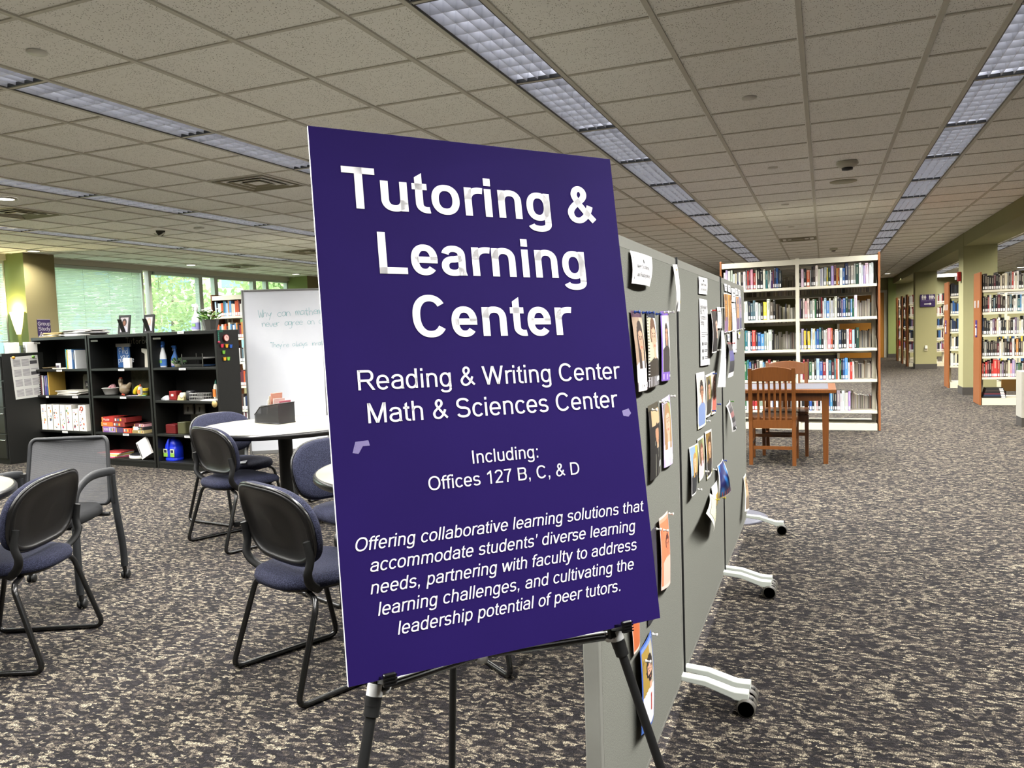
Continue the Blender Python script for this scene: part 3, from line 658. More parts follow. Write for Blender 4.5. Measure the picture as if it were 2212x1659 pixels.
for x, z, lab in ((-.658, 1.09, 'white label on the top shelf edge of the left bookcase'), (-.92, .78, 'narrow white label on the left of the second shelf edge, left bookcase'), (-.40, .78, 'wider white label on the right of the second shelf edge, left bookcase'),
        (-.633, .366, 'white label below the white binders'), (.44, 1.09, 'white label below the blue poster'), (.44, .78, 'white label below the rubber chicken'), (.444, .366, 'white label below the puzzle boxes'),
        (1.412, 1.09, 'white label below the letter tray, right bookcase'), (1.431, .372, 'white label on the lowest shelf edge of the right bookcase'), (1.42, 1.474, 'white label on the top edge of the right bookcase')): shelf_label(x, z, lab, .05 if 'narrow' in lab else .1)
def book(w_, d_, h_, col, label_col=None, seed=0):
    """upright book, spine towards -y, standing on z=0, centred in x; colours in one mesh"""
    b = MB(); dk = tuple(c*.8 for c in col); r = min(.004, w_*.3); page = C('#d8d0b8')
    prof = [(-w_/2, .004), (-w_/2+r, 0), (w_/2-r, 0), (w_/2, .004), (w_/2, d_), (w_/2-.003, d_), (w_/2-.003, .008), (-w_/2+.003, .008), (-w_/2+.003, d_), (-w_/2, d_)]
    n = len(prof)
    for i in range(n):
        p, q_ = prof[i], prof[(i+1) % n]; b.poly([(p[0], p[1], 0), (q_[0], q_[1], 0), (q_[0], q_[1], h_), (p[0], p[1], h_)], col if i < 4 else dk)
    b.poly([(prof[k][0], prof[k][1], h_) for k in (0, 1, 2, 3, 6, 7)], dk); b.poly([(prof[k][0], prof[k][1], h_) for k in (0, 7, 8, 9)], dk); b.poly([(prof[k][0], prof[k][1], h_) for k in (3, 4, 5, 6)], dk)
    b.box(-w_/2+.0032, w_/2-.0032, .009, d_-.004, .003, h_-.004, page)
    rn = random.Random(seed); e = -.0006; lum = sum(col)/3; ink = C('#2c2a30') if lum > .35 else C('#cfc9b8')
    if label_col is not None: b.poly([(-w_/2+r, e, .012), (w_/2-r, e, .012), (w_/2-r, e, .052), (-w_/2+r, e, .052)], label_col)
    if w_ > .016:
        z0 = h_*rn.uniform(.42, .5); z1 = h_*rn.uniform(.78, .9); b.poly([(-w_*.16, e, z0), (w_*.16, e, z0), (w_*.16, e, z1), (-w_*.16, e, z1)], tuple(ink[k]*.5+col[k]*.5 for k in range(3)))
        if rn.random() < .4: z2 = h_*.93; b.poly([(-w_/2+r, e, z2), (w_/2-r, e, z2), (w_/2-r, e, z2+.006), (-w_/2+r, e, z2+.006)], ink)
    return b
def item(b, name, mats, x, z, y, lab, cat, group=None, rz=0.0, bev=0):
    o = b.build(name, mats); place(o, x, z, y, rz); tag(o, lab, cat, group)
    if bev: bevel(o, bev)
    return o
# left bookcase, top shelf
x = -.575
for i, (h_, w_, c, nm) in enumerate(((.23, .018, '#2f8c9c', 'teal'), (.22, .020, '#c7b53c', 'yellow edged'), (.225, .022, '#eceae2', 'white'), (.22, .022, '#e2e4e6', 'pale grey'), (.225, .022, '#f2f1ea', 'cream white'), (.225, .024, '#2d5f94', 'blue'), (.22, .022, '#244668', 'dark blue'), (.215, .022, '#dfe3e4', 'silver white'))):
    item(book(w_, .2, h_, C(c), None, i), 'book', PRINT, x+w_/2, 1.097, .03, f'{nm} thin book, {ORD[i]} from the left on top shelf of left bookcase', 'book', 'books in the left bookcase'); x += w_+.002
b = MB(); b.box(-.045, .045, 0, .004, 0, .065, WHITE); b.box(-.04, .02, -.001, 0, .005, .04, C('#5a5560')); item(b, 'photo_card', PRINT, -.86, 1.097, .12, 'small white photo card standing on top shelf of left bookcase', 'card')
b = MB(); b.lathe([(.0001, 0), (.10, .004), (.11, .02), (.105, .021), (.0001, .008)], 20, C('#6b5a3c')); item(b, 'small_dish', PLAST, -1.0, 1.097, .14, 'small brown dish on top shelf of left bookcase', 'dish')
b = MB(); b.box(-.15, .15, -.09, .09, 0, .012, C('#c9c8bc')); item(b, 'paper_pad', PRINT, -.70, 1.097, .13, 'flat pale paper pad on top shelf of left bookcase', 'paper')
# second shelf
x = -1.10
for i, (h_, w_, c, nm) in enumerate(((.27, .03, '#1c1a1e', 'black spiral bound'), (.24, .016, '#5b2a2c', 'dark red'), (.235, .018, '#e2dfdc', 'white'), (.235, .02, '#26343f', 'dark slate'), (.23, .026, '#5a4a8a', 'purple'), (.235, .028, '#2c4a7c', 'dark blue'), (.275, .016, '#c6a24a', 'tan folder like'))):
    b = book(w_, .21, h_, C(c), None, 20+i)
    if i == 0:
        for k in range(11): b.tube([(-.012, -.004, .02+k*.023), (.0, -.012, .02+k*.023), (.012, -.004, .02+k*.023)], .003, 6, C('#d6d6d2'))
    item(b, 'book', PRINT, x+w_/2, .787, .02, f'{nm} book, {ORD[i]} from the left on second shelf of left bookcase', 'book', 'books in the left bookcase'); x += w_+.006
b = MB(); pts = [(-.17, .0), (.17, .0), (.165, .23), (.12, .25), (-.13, .235), (-.165, .2)]
b.loft([[(px_, .0+.012*math.sin(px_*20), pz) for px_, pz in pts], [(px_*.97, .05, pz*.97) for px_, pz in pts]], True, C('#6d6d60'), 0, True)
b.poly([(-.10, -.016, .155), (-.10, -.016, .075), (.11, -.016, .085), (.11, -.016, .145)], C('#23222c')); put_text(b, 'ARIST', .062, Matrix.Translation((-.09, -.018, .09)) @ Matrix.Rotation(PI/2, 4, 'X'), C('#c9c8bf'), stretch=1.0)
item(b, 'cloth_bag', CLOTH, -.40, .787, .22, 'grey cloth bag lettered ARIST at back of second shelf, left bookcase', 'bag')
b = MB()
for k in range(6): dx = (k*37 % 5-2)*.01; b.box(-.2+dx, .2+dx, -.1, .12, k*.009, k*.009+.008, C(('#e8e5da', '#d5d2c4', '#c9c7bc')[k % 3]), 0, Matrix.Rotation(.05*(k % 3-1), 4, 'Z'))
item(b, 'paper_stack', PRINT, -.58, .787, .13, 'low stack of papers on second shelf of left bookcase', 'papers', 'paper stacks')
# white binders with stickers
x = -1.10
stick = ('#d86a4a', '#3c6aa0', '#333138', '#d8a83c', '#5c8a54', '#b04a6a', '#8a6a44')
for i, (w_, h_, nm) in enumerate(((.105, .30, 'with a blue black label'), (.10, .30, 'with brown round stickers'), (.12, .30, 'with a blue arrow sticker'), (.10, .30, 'with a yellow sticker'), (.11, .30, 'with few dark stickers'), (.10, .255, 'lower, with a bitten top edge'), (.13, .30, 'with a red ring sticker'))):
    b = MB(); b.box(-w_/2, w_/2, 0, .24, 0, h_, C('#e9e6dc')); rn = random.Random(50+i); b.box(-w_/2-.0005, -w_/2+.004, .0, .241, 0, h_+.001, C('#b9b7b0'))
    for k in range(11):
        c = C(rn.choice(stick)); px_, pz, r_ = rn.uniform(-w_*.32, w_*.32), rn.uniform(.03, h_-.03), rn.uniform(.006, .015); sq = rn.uniform(.5, 1.5); n_ = rn.choice((3, 4, 5, 9))
        b.poly([(px_+r_*math.cos(2*PI*q_/n_+k), -.0012-k*.0001, pz+r_*sq*math.sin(2*PI*q_/n_+k)) for q_ in range(n_)], c)
    if i == 6: b.tube([(.0+.022*math.cos(a/8*PI), -.003, .262+.022*math.sin(a/8*PI)) for a in range(16)], .005, 5, C('#d4573a'), 0, True)
    item(b, 'magazine_binder', PRINT, x+w_/2, .372, .02, f'white binder {nm}, {ORD[i]} from left of the sticker covered binders', 'binder', 'white binders with stickers'); x += w_+.012
# middle bookcase
b = MB(); put_hand(b, 'TutorBoo', .055, Matrix.Rotation(PI/2, 4, 'X'), C('#d9d8cc'), .007, 1.05, 4); item(b, 'chalk_lettering', PRINT, .17, 1.365, .284, 'grey handwritten words inside the top of the middle bookcase', 'lettering')
b = MB(); b.rbox(-.105, .105, 0, .012, .0, .235, .004, C('#2f5f9e')); b.rbox(-.125, .125, -.004, .02, .235, .275, .008, C('#9d9a94')); b.box(-.02, .02, -.003, .0, .2, .236, C('#9d9a94'))
put_hand(b, 'Find', .05, Matrix.Translation((-.07, -.003, .155)) @ Matrix.Rotation(PI/2, 4, 'X'), C('#dfe6ee'), .005, .9); put_hand(b, 'your', .045, Matrix.Translation((-.05, -.003, .105)) @ Matrix.Rotation(PI/2, 4, 'X'), C('#dfe6ee'), .005, .9); put_hand(b, 'purpose', .05, Matrix.Translation((-.09, -.003, .06)) @ Matrix.Rotation(PI/2, 4, 'X'), C('#dfe6ee'), .005, .8)
item(b, 'poster_board', PRINT, .235, 1.097, .19, 'blue poster board with white handwriting on top shelf of middle bookcase', 'poster')
b = MB(); b.box(-.055, .055, 0, .03, 0, .11, WHITE); item(b, 'white_card', PRINT, .40, 1.097, .10, 'small blank white card leaning right of the blue poster', 'card')
b = MB(); b.loft([[(-.03+x_, y_, 0), (.03+x_, y_, 0), (.035+x_, y_, .16), (.05+x_, y_, .2), (-.07+x_, y_, .21), (-.07+x_, y_, .17), (-.02+x_, y_, .15)] for x_, y_ in ((0, 0), (0, .03))], True, C('#cfcbbd')); item(b, 'paper_figure', PRINT, .60, 1.097, .2, 'tall white paper cut-out beside right wall of middle bookcase top shelf', 'decoration')
b = MB(); b.box(-.29, .29, 0, .008, 0, .27); item(b, 'pin_board', CORK, .52, .787, .275, 'grey speckled board at the back of second shelf, middle bookcase', 'board')
b = MB(); b.lathe([(.0001, .004), (.06, 0), (.072, .01), (.098, .078), (.105, .08), (.1, .084), (.088, .075), (.06, .02), (.0001, .015)], 24, C('#d9d7d2')); item(b, 'bowl', PLAST, .07, .787, .13, 'white bowl on second shelf of middle bookcase', 'bowl')
b = MB()
for k, (dx, dy, dz, r_) in enumerate(((0, 0, 0, .035), (.03, .0, .005, .03), (-.028, .005, .0, .028), (.0, .02, .018, .03), (.015, -.015, .016, .024))): b.ball((dx, dy, dz+.03), r_, C('#b98a90'), 0, 10)
item(b, 'toy_brain', CLOTH, .075, .835, .13, 'pink squishy lump sitting in the white bowl', 'toy')
b = MB(); c1, c2 = C('#8a7a62'), C('#b0452c')
b.ball((0, 0, .065), .06, c1, 0, 12, sq=(1.25, .8, 1.05)); b.tube(catmull([(-.035, 0, .09), (-.062, 0, .13), (-.06, 0, .155)], 4), [.032, .03, .028, .026, .024, .024, .024, .023, .022], 10, c1); b.ball((-.06, 0, .165), .026, c1, 0, 10)
for k in range(3): b.ball((-.075+k*.016, 0, .19+(k == 1)*.006), .010, c2, 0, 8)
b.loft([[(-.086, -.006, .165), (-.086, .006, .165), (-.086, .006, .155), (-.086, -.006, .155)], [(-.106, -.001, .158), (-.106, .001, .158), (-.106, .001, .156), (-.106, -.001, .156)]], True, C('#d9a23c'))
b.tube([(.06, 0, .09), (.1, 0, .13), (.115, 0, .135)], [.03, .022, .008], 8, c1); b.tube([(.0, -.02, .02), (.02, -.05, .008), (.06, -.06, .01)], .010, 8, C('#c2513a')); b.tube([(.0, .02, .02), (.0, .03, .0)], .008, 8, C('#c2513a'))
item(b, 'rubber_chicken', PLAST, .30, .787, .13, 'brown toy chicken with red comb on second shelf of middle bookcase', 'toy')
b = MB(); b.tube(catmull([(.06, 0, .1), (.02, 0, .08), (-.02, 0, .04), (-.025, 0, .005)], 4), [.008, .014, .02, .024, .026, .027, .028, .028, .028, .027, .025, .02, .012], 8, C('#d8c41c')); item(b, 'toy_banana', PLAST, .50, .787, .13, 'yellow banana shaped toy beside the glue bottle', 'toy')
def bottle_glue(x, z, y, body, cap, lab, h_=.125):
    t = thing('glue_bottle', lab, 'glue'); place(t, x, z, y); b = MB(); b.lathe([(.0001, 0), (.024, 0), (.026, .01), (.026, h_*.62), (.016, h_*.76), (.012, h_*.78)], 16, C(body)); b.box(-.02, .02, -.0275, -.02, .02, h_*.5, C('#e3803c')); b.build('bottle', PLAST, t)
    b = MB(); b.lathe([(.013, h_*.78), (.011, h_*.86), (.004, h_), (.0001, h_)], 12, C(cap)); b.build('cap', PLAST, t)
bottle_glue(.575, .787, .12, '#e6e3da', '#d2622a', 'white glue bottle with orange cap on second shelf of middle bookcase')
b = MB(); b.lathe([(.0001, 0), (.034, 0), (.035, .075), (.0355, .078), (.031, .081), (.0001, .081)], 20, C('#c9b52e')); b.lathe([(.0355, .028), (.0355, .05)], 20, C('#3b3a2c')); item(b, 'tin_can', PLAST, .665, .787, .12, 'small yellow can right of the glue bottle', 'can')
b = MB()
for k, c in enumerate(('#d9d4df', '#e3b6c6', '#8ea6d8', '#d8d05c', '#7fc0a0')): b.box(-.02, .02, -.05, .05, .001*k, .001*k+.001, C(c), 0, Matrix.Translation((-.1+.055*k, 0, 0)) @ Matrix.Rotation(.4*(k-2), 4, 'Z'))
item(b, 'sticky_notes', PRINT, .60, .787, .055, 'row of coloured sticky papers at front of second shelf', 'papers')
def puzzle(x, z, y, w_, h_, c1, c2, txt, lab, rz=0):
    b = MB(); b.box(-w_/2, w_/2, 0, .2, 0, h_, C(c1)); b.box(w_*.0, w_/2+.0005, -.0006, .2005, 0, h_, C(c2)); b.box(-w_*.49, -w_*.45, -.001, 0, .003, h_-.003, C('#d8a04a'))
    if txt: put_text(b, txt, h_*.62, Matrix.Translation((-w_*.42, -.002, h_*.28)) @ Matrix.Rotation(PI/2, 4, 'X'), C('#f0e6dc'), True if all(ch in ADVB for ch in txt) else False)
    for k in range(4): xx = w_*(.05+.1*k); b.box(xx, xx+w_*.06, -.0016, -.001, h_*.25, h_*.75, C(('#e8dccb', '#3f7a8c', '#c9b13a', '#6d2a2a')[k]))
    item(b, 'puzzle_box', PRINT, x, z, y, lab, 'box', 'puzzle boxes in the middle bookcase', rz)
puzzle(.13, .372, .02, .22, .062, '#7c559c', '#a08ab4', '1000', 'purple puzzle box at the bottom left of the puzzle pile'); puzzle(.38, .372, .02, .26, .055, '#4c3a5e', '#c94a28', '', 'dark and orange puzzle box at bottom right of the puzzle pile')
puzzle(.19, .436, .03, .40, .05, '#d96a2a', '#8a2c22', '1000', 'orange puzzle box in the middle of the puzzle pile'); puzzle(.21, .487, .03, .42, .055, '#a8281f', '#7c1f1b', 'Puzzle', 'red puzzle box on top of the puzzle pile')
puzzle(.62, .372, .02, .19, .035, '#8c7a4c', '#b9a878', '', 'tan flat box at the bottom of the game boxes right of the puzzles'); puzzle(.625, .408, .02, .17, .035, '#e8e6e2', '#2c2b2c', '', 'white and black game box right of the puzzle pile'); puzzle(.63, .444, .03, .16, .03, '#5a2a30', '#d9a2a8', '', 'red and pink game box topmost right of the puzzle pile')
b = MB()
for k, c in enumerate(('#d85a7c', '#e8dcc8', '#d9c05a', '#e9e4dc', '#c8484a')): b.box(-.16, .16, -.1, .12, k*.012, k*.012+.010, C(c), 0, Matrix.Rotation(.12*(k-2), 4, 'Z'))
item(b, 'folder_stack', PRINT, .05, .077, .14, 'stack of coloured folders on the bottom of the middle bookcase', 'folders')
b = MB(); b.lathe([(.0001, 0), (.14, 0), (.15, .01), (.15, .04), (.145, .042)], 28, C('#d9d8d2')); b.lathe([(.145, .042), (.11, .06), (.0001, .062)], 28, C('#17171a')); item(b, 'round_tray', PLAST, .52, .077, .15, 'white rimmed round black lidded tray on bottom of middle bookcase', 'tray')
b = MB(); b.box(-.09, .09, 0, .025, 0, .2, C('#dcdad6'), 0, Matrix.Rotation(-.45, 4, 'Y')); b.box(-.085, -.07, -.001, .026, .02, .18, C('#4d4c4e'), 0, Matrix.Rotation(-.45, 4, 'Y')); item(b, 'ring_binder', PRINT, .74, .12, .02, 'white binder leaning at the bottom right of the middle bookcase', 'binder')
# right bookcase
WPL = plain('bottle_white', '#dfe2e6', .3, 0, .5, .02)
def spray(x, z, y, h_, body, label, head, lab, rz=0):
    t = thing('spray_bottle', lab, 'spray bottle', group='spray bottles'); place(t, x, z, y, rz); k = h_/.28; b = MB()
    def ov(rx, ry, zz, dx=0): return [(dx+rx*k*math.cos(2*PI*i/16), ry*k*math.sin(2*PI*i/16), zz*k) for i in range(16)]
    b.loft([ov(.05, .03, 0), ov(.054, .034, .01), ov(.054, .034, .09), ov(.045, .03, .13, .004), ov(.024, .02, .17, .012), ov(.016, .016, .2, .014), ov(.016, .016, .215, .014)], True, C(body), 0, True, None, True); b.build('bottle', PLAST, t)
    b = MB(); b.loft([ov(.0545, .0345, .015), ov(.0545, .0345, .085)], True, C(label), 0, False, None, True); b.box(-.02*k, .03*k, -.0352*k, -.034*k, .045*k, .075*k, C('#7fae5a')); b.build('bottle_label', PRINT, t)
    b = MB(); b.lathe([(.019*k, .21*k), (.019*k, .235*k), (.012*k, .24*k)], 12, C(head), c=(.014*k, 0)); b.loft([[(.04*k, -.012*k, .235*k), (.04*k, .012*k, .235*k), (.03*k, .01*k, .275*k), (.03*k, -.01*k, .275*k)], [(-.03*k, -.01*k, .25*k), (-.03*k, .01*k, .25*k), (-.03*k, .008*k, .278*k), (-.03*k, -.008*k, .278*k)]], True, C(head))
    b.tube([(-.03*k, 0, .262*k), (-.045*k, 0, .262*k)], .006*k, 8, C(head)); b.tube([(-.012*k, 0, .25*k), (-.028*k, 0, .225*k), (-.03*k, 0, .205*k)], .005*k, 6, C('#cfd2d6')); b.build('trigger_head', PLAST, t)
spray(.955, 1.097, .13, .285, '#dfe3e8', '#3d6fb4', '#2d5ea6', 'white spray bottle with blue trigger and label, right bookcase top shelf'); spray(1.07, 1.097, .19, .235, '#3a6cb4', '#b9a6c6', '#2d5ea6', 'blue spray bottle behind the white one, right bookcase')
b = MB(); rn = random.Random(3)
for k in range(40): p = Vector((rn.uniform(-.09, .09), rn.uniform(-.05, .05), rn.uniform(.02, .09))); u = Vector((rn.gauss(0, 1), rn.gauss(0, 1), rn.gauss(0, .5))).normalized()*.03; v = Vector((0, 0, .014)); b.poly([p-u, p+v, p+u, p-v], C(('#3d5a34', '#6f8a66', '#2c3c28', '#8a9a8c')[k % 4]))
b.lathe([(.05, 0), (.06, .03), (.0001, .03)], 12, C('#5c5a44')); item(b, 'plastic_plant', CLOTH, 1.22, 1.097, .13, 'low artificial greenery left of the letter tray', 'plant')
t = thing('letter_tray', 'black two tier letter tray on top shelf of right bookcase', 'tray'); place(t, 1.49, 1.097, .06)
for z in (.0, .075):
    b = MB(); b.box(-.155, .155, 0, .2, z, z+.006, C('#121316')); b.box(-.155, .155, 0, .006, z, z+.03, C('#101114')); b.build('tier', PLAST, t)
b = MB()
for x_ in (-.155, .155): b.tube([(x_, .005, 0), (x_, .005, .14)], .005, 8, C('#55564f')); b.tube([(x_, .195, 0), (x_, .195, .14)], .005, 8, C('#55564f'))
b.build('posts', PLAST, t)
b = MB(); b.box(-.14, .14, 0, .2, 0, .012, WHITE); item(b, 'paper_sheaf', PRINT, 1.49, 1.182, .068, 'white sheaf of paper in the upper letter tray', 'papers'); b = MB(); b.box(-.14, .14, 0, .2, 0, .014, C('#4a6c9c')); item(b, 'blue_folder', PRINT, 1.49, 1.104, .068, 'blue folder in the lower letter tray', 'folder')
b = MB(); b.loft([[(-.07, -.018, 0), (.07, -.018, 0), (.07, .018, 0), (-.07, .018, 0)], [(-.07, -.02, .012), (.065, -.02, .03), (.065, .02, .03), (-.07, .02, .012)], [(-.06, -.014, .02), (.06, -.016, .05), (.06, .016, .05), (-.06, .014, .02)]], True, C('#d6d8dc')); item(b, 'stapler', PLAST, 1.03, .744, .07, 'white stapler on second shelf of right bookcase', 'stapler', None, -.35)
b = MB(); b.rbox(-.055, .055, -.04, .04, 0, .095, .008, C('#7c1a1c')); b.box(-.02, .015, -.0415, -.04, .04, .065, C('#d9d4cc')); item(b, 'red_box', PLAST, 1.16, .744, .1, 'dark red box with a white mark, right bookcase second shelf', 'box')
b = MB(); b.loft([[(-.05, y_, 0), (.05, y_, 0), (.055, y_, .04), (.02, y_, .075), (-.03, y_, .05)] for y_ in (-.025, .025)], True, C('#c9bb8c')); b.lathe([(.018, -.026), (.032, -.026), (.032, .026), (.018, .026)], 16, C('#e2dcc0'), M=Matrix.Translation((.02, 0, .05)) @ Matrix.Rotation(PI/2, 4, 'X')); item(b, 'tape_dispenser', PLAST, 1.285, .744, .08, 'beige tape dispenser on second shelf of right bookcase', 'tape dispenser')
b = MB(); b.lathe([(.0001, 0), (.045, 0), (.05, .02), (.05, .085), (.04, .1), (.0001, .1)], 16, C('#2b2b2e')); item(b, 'pencil_cup', PLAST, 1.375, .744, .12, 'dark grey round cup beside the tape dispenser', 'cup')
b = MB()
for k in range(9):
    xx = -.1+k*.025; b.tube([(xx, -.06, 0), (xx, -.06, .07)], .0016, 5, C('#b9b9b4')); b.tube([(xx, .06, 0), (xx, .06, .07)], .0016, 5, C('#b9b9b4'))
for z in (.002, .035, .07): b.tube([(-.1, -.06, z), (.1, -.06, z), (.1, .06, z), (-.1, .06, z)], .0025, 6, C('#c9c9c4'), 0, True)
item(b, 'wire_basket', PLAST, 1.53, .744, .11, 'white wire basket on second shelf of right bookcase', 'basket')
b = MB(); b.box(-.11, .11, -.06, .06, 0, .004, WHITE); b.box(-.09, .1, -.055, .06, .004, .012, C('#dcdcd6')); item(b, 'paper_pile', PRINT, 1.75, .744, .07, 'white papers at the front of second shelf, right bookcase', 'papers')
bottle_glue(1.72, .756, .15, '#d9d6ca', '#1f6e5a', 'tall glue bottle with green cap near the right wall of the right bookcase', .2)
b = MB(); b.lathe([(.0001, -.004), (.036, -.004), (.036, .004), (.0001, .004)], 20, C('#a8915a'), M=Matrix.Rotation(PI/2, 4, 'X')); item(b, 'round_magnet', PLAST, 1.86, .715, -.006, 'tan round magnet on the right bookcase frame', 'magnet')
for x_, nm in ((1.18, 'left'), (1.36, 'right')):
    b = MB(); b.box(-.075, .075, 0, .01, 0, .115, C('#6d6c66')); b.box(-.06, .06, -.001, 0, .012, .103, C('#8d8c84')); b.poly([(-.02, -.002, .03), (.0, -.002, .03), (.01, -.002, .08), (-.015, -.002, .085)], C('#2c2b2c'))
    item(b, 'picture_card', PRINT, x_, .57, .24, f'{nm} of two grey picture cards at the back, right bookcase', 'card', 'grey picture cards'); 
b = MB(); b.rbox(-.075, .075, 0, .02, 0, .19, .005, C('#26251f')); item(b, 'card_stand', PLAST, 1.27, .380, .25, 'dark stand below the two grey picture cards', 'stand')
b = MB(); b.box(-.075, .075, -.06, .06, 0, .1, C('#5c0f14')); item(b, 'red_case', PLAST, 1.12, .380, .1, 'dark red case on third shelf of right bookcase', 'box', None, 0, .006)
b = MB(); b.rbox(-.06, .06, -.05, .05, 0, .125, .02, C('#4a4a32')); item(b, 'olive_canister', PLAST, 1.27, .380, .1, 'olive green canister beside the dark red case', 'canister')
t = thing('detergent_jug', 'bright blue jug with handle on the bottom of the right bookcase', 'jug'); place(t, 1.05, .077, .13); b = MB()
def sqr(r_, z, e=.6):
    return [(r_*math.copysign(abs(math.cos(2*PI*i/20))**e, math.cos(2*PI*i/20)), .8*r_*math.copysign(abs(math.sin(2*PI*i/20))**e, math.sin(2*PI*i/20)), z) for i in range(20)]
b.loft([sqr(.088, 0), sqr(.092, .01), sqr(.092, .025), sqr(.086, .03), sqr(.092, .036), sqr(.092, .15), sqr(.086, .158), sqr(.09, .165), sqr(.07, .21), sqr(.04, .245, .9), sqr(.026, .255, 1), sqr(.026, .268, 1)], True, C('#1b36d8'), 0, True, None, True); b.build('body', PLAST, t)
b = MB(); b.tube(catmull([(.0, -.02, .25), (.0, -.06, .235), (.0, -.078, .19), (.0, -.082, .13)], 4), .013, 10, C('#1b36d8')); b.build('handle', PLAST, t)
b = MB(); b.lathe([(.026, .262), (.027, .285), (.022, .29), (.0001, .29)], 16, C('#2f49e0')); b.build('cap', PLAST, t)
for s in (-1, 1):
    b = MB(); b.box(s*.052-.03, s*.052+.03, -.0755, -.07, .045, .13, C('#d3d9b4')); b.box(s*.052-.03, s*.052+.03, -.0762, -.0755, .045, .085, C('#7fae3c')); b.box(s*.052-.02, s*.052+.02, -.077, -.0762, .09, .12, C('#262a3c')); b.build('jug_label', PRINT, t)
# magnets on the side of the right bookcase
SM = BM @ Matrix.Translation((1.931, 0, 0)) @ Matrix.Rotation(PI/2, 4, 'Z')     # x = depth, y = into the panel, z up
def side_item(b, name, mats, y, z, lab, cat, group=None):
    o = b.build(name, mats); o.matrix_world = SM @ Matrix.Translation((y, -.001, z)); return tag(o, lab, cat, group)
b = MB(); b.box(0, .02, -.003, 0, -.08, .04, C('#1d5a4a')); b.box(.0, .07, -.003, 0, .02, .04, C('#1d5a4a'))
for k in range(6): b.box(.005, .014, -.0035, -.003, -.07+k*.018, -.066+k*.018, C('#7fb09a'))
side_item(b, 'corner_ruler', PLAST, .02, 1.43, 'green corner ruler stuck at the top of the bookcase side', 'ruler')
t = thing('magnet_clock', 'small round pink faced clock magnet on the bookcase side', 'clock'); t.matrix_world = SM @ Matrix.Translation((.125, -.001, 1.39)); RX = Matrix.Rotation(PI/2, 4, 'X'); b = MB(); b.lathe([(.036, 0), (.038, .012), (.031, .014)], 24, C('#7c1f24'), M=RX, cap=False); b.build('case', PLAST, t)
b = MB(); b.lathe([(.031, .013), (.0001, .0132)], 24, C('#e8b9b0'), M=RX); b.box(-.002, .002, -.015, -.0142, 0, .02, C('#5c2424')); b.box(-.002, .015, -.015, -.0142, -.002, .002, C('#5c2424')); b.build('dial', PRINT, t)
for y, z, c, nm in ((.03, 1.35, '#c23c5c', 'round red'), (.065, 1.31, '#c8324e', 'red pot shaped'), (.125, 1.307, '#d8a02c', 'upper yellow pot shaped'), (.18, 1.302, '#2c5ab0', 'blue pot shaped'), (.082, 1.244, '#6fae3c', 'green pot shaped, alone in its row'), (.09, 1.174, '#d9a030', 'lower yellow pot shaped'), (.138, 1.174, '#7fbf4a', 'lowest green pot shaped')):
    b = MB(); c = C(c)
    if 'round' in nm: b.ball((0, -.004, 0), .013, c, 0, 10)
    else: b.loft([[(-.017, -.012, .012), (.017, -.012, .012), (.017, 0, .012), (-.017, 0, .012)], [(-.012, -.010, -.018), (.012, -.010, -.018), (.012, 0, -.018), (-.012, 0, -.018)]], True, c); b.box(-.019, .019, -.013, 0, .012, .018, tuple(k_*.8 for k_ in c))
    side_item(b, 'magnet', PLAST, y, z, f'{nm} magnet on the side of the right bookcase', 'magnet', 'coloured magnets')
# on top of the bookcases
def papers(x, w_, n, lab, seed, cols, h0=.007):
    b = MB(); rn = random.Random(seed); z = 0
    for k in range(n):
        dx, rz = rn.uniform(-.04, .04), rn.uniform(-.12, .12); k2 = rn.uniform(.8, 1.0); hh = h0*rn.uniform(.6, 1.5)
        b.box(-w_/2*k2+dx, w_/2*k2+dx, -.12, .12, z, z+hh, C(rn.choice(cols)), 0, Matrix.Rotation(rz, 4, 'Z')); z += hh
    item(b, 'paper_stack', PRINT, x, 1.476, .15, lab, 'papers', 'paper stacks')
papers(-.82, .40, 7, 'loose stack of cream papers and folders on top of left bookcase', 1, ('#e3dcc2', '#d2b878', '#ece9df', '#b9a26c')); papers(-.36, .52, 10, 'taller stack of white and grey papers on top of the left bookcases', 2, ('#eceae4', '#8d8c8c', '#d9d8d4', '#6f6e74', '#e4e2da'))
def frame(x, w_, h_, hair, skin, cl, lab, rz=0):
    t = thing('framed_portrait', lab, 'photo frame', group='framed portraits'); place(t, x, 1.476, .13, rz); tl_ = Matrix.Rotation(-.16, 4, 'X'); b = MB(); f = .022
    for x0, x1, z0, z1 in ((-w_/2, w_/2, 0, f), (-w_/2, w_/2, h_-f, h_), (-w_/2, -w_/2+f, f, h_-f), (w_/2-f, w_/2, f, h_-f)): b.box(x0, x1, -.006, .008, z0, z1, M=tl_)
    b.box(-.03, .03, .008, .012, .01, h_*.8, M=Matrix.Rotation(.35, 4, 'X')); b.build('frame', BLK, t); b = MB()
    def pl(p, c, e): b.poly([tl_ @ Vector((x_, -.001-e*.0004, z)) for x_, z in p], C(c))
    pl([(-w_/2+f, f), (w_/2-f, f), (w_/2-f, h_-f), (-w_/2+f, h_-f)], '#b9b2b4', 0); pl(arc(0, h_*.62, w_*.2, h_*.2, 0, 360, 18), hair, 1); pl([(-w_*.33, f), (w_*.33, f), (w_*.26, h_*.34), (0, h_*.42), (-w_*.26, h_*.34)], cl, 2); pl(arc(0, h_*.57, w_*.12, h_*.14, 0, 360, 16), skin, 3)
    b.build('portrait', PRINT, t)
frame(.345, .17, .215, '#2a1c1a', '#8a5a44', '#c9c6d2', 'black framed portrait of a dark haired person on the middle bookcase', .1); frame(.755, .15, .205, '#c79a8c', '#e0b9a8', '#d8d2e6', 'black framed portrait of a light haired person, right of the other frame', .1)
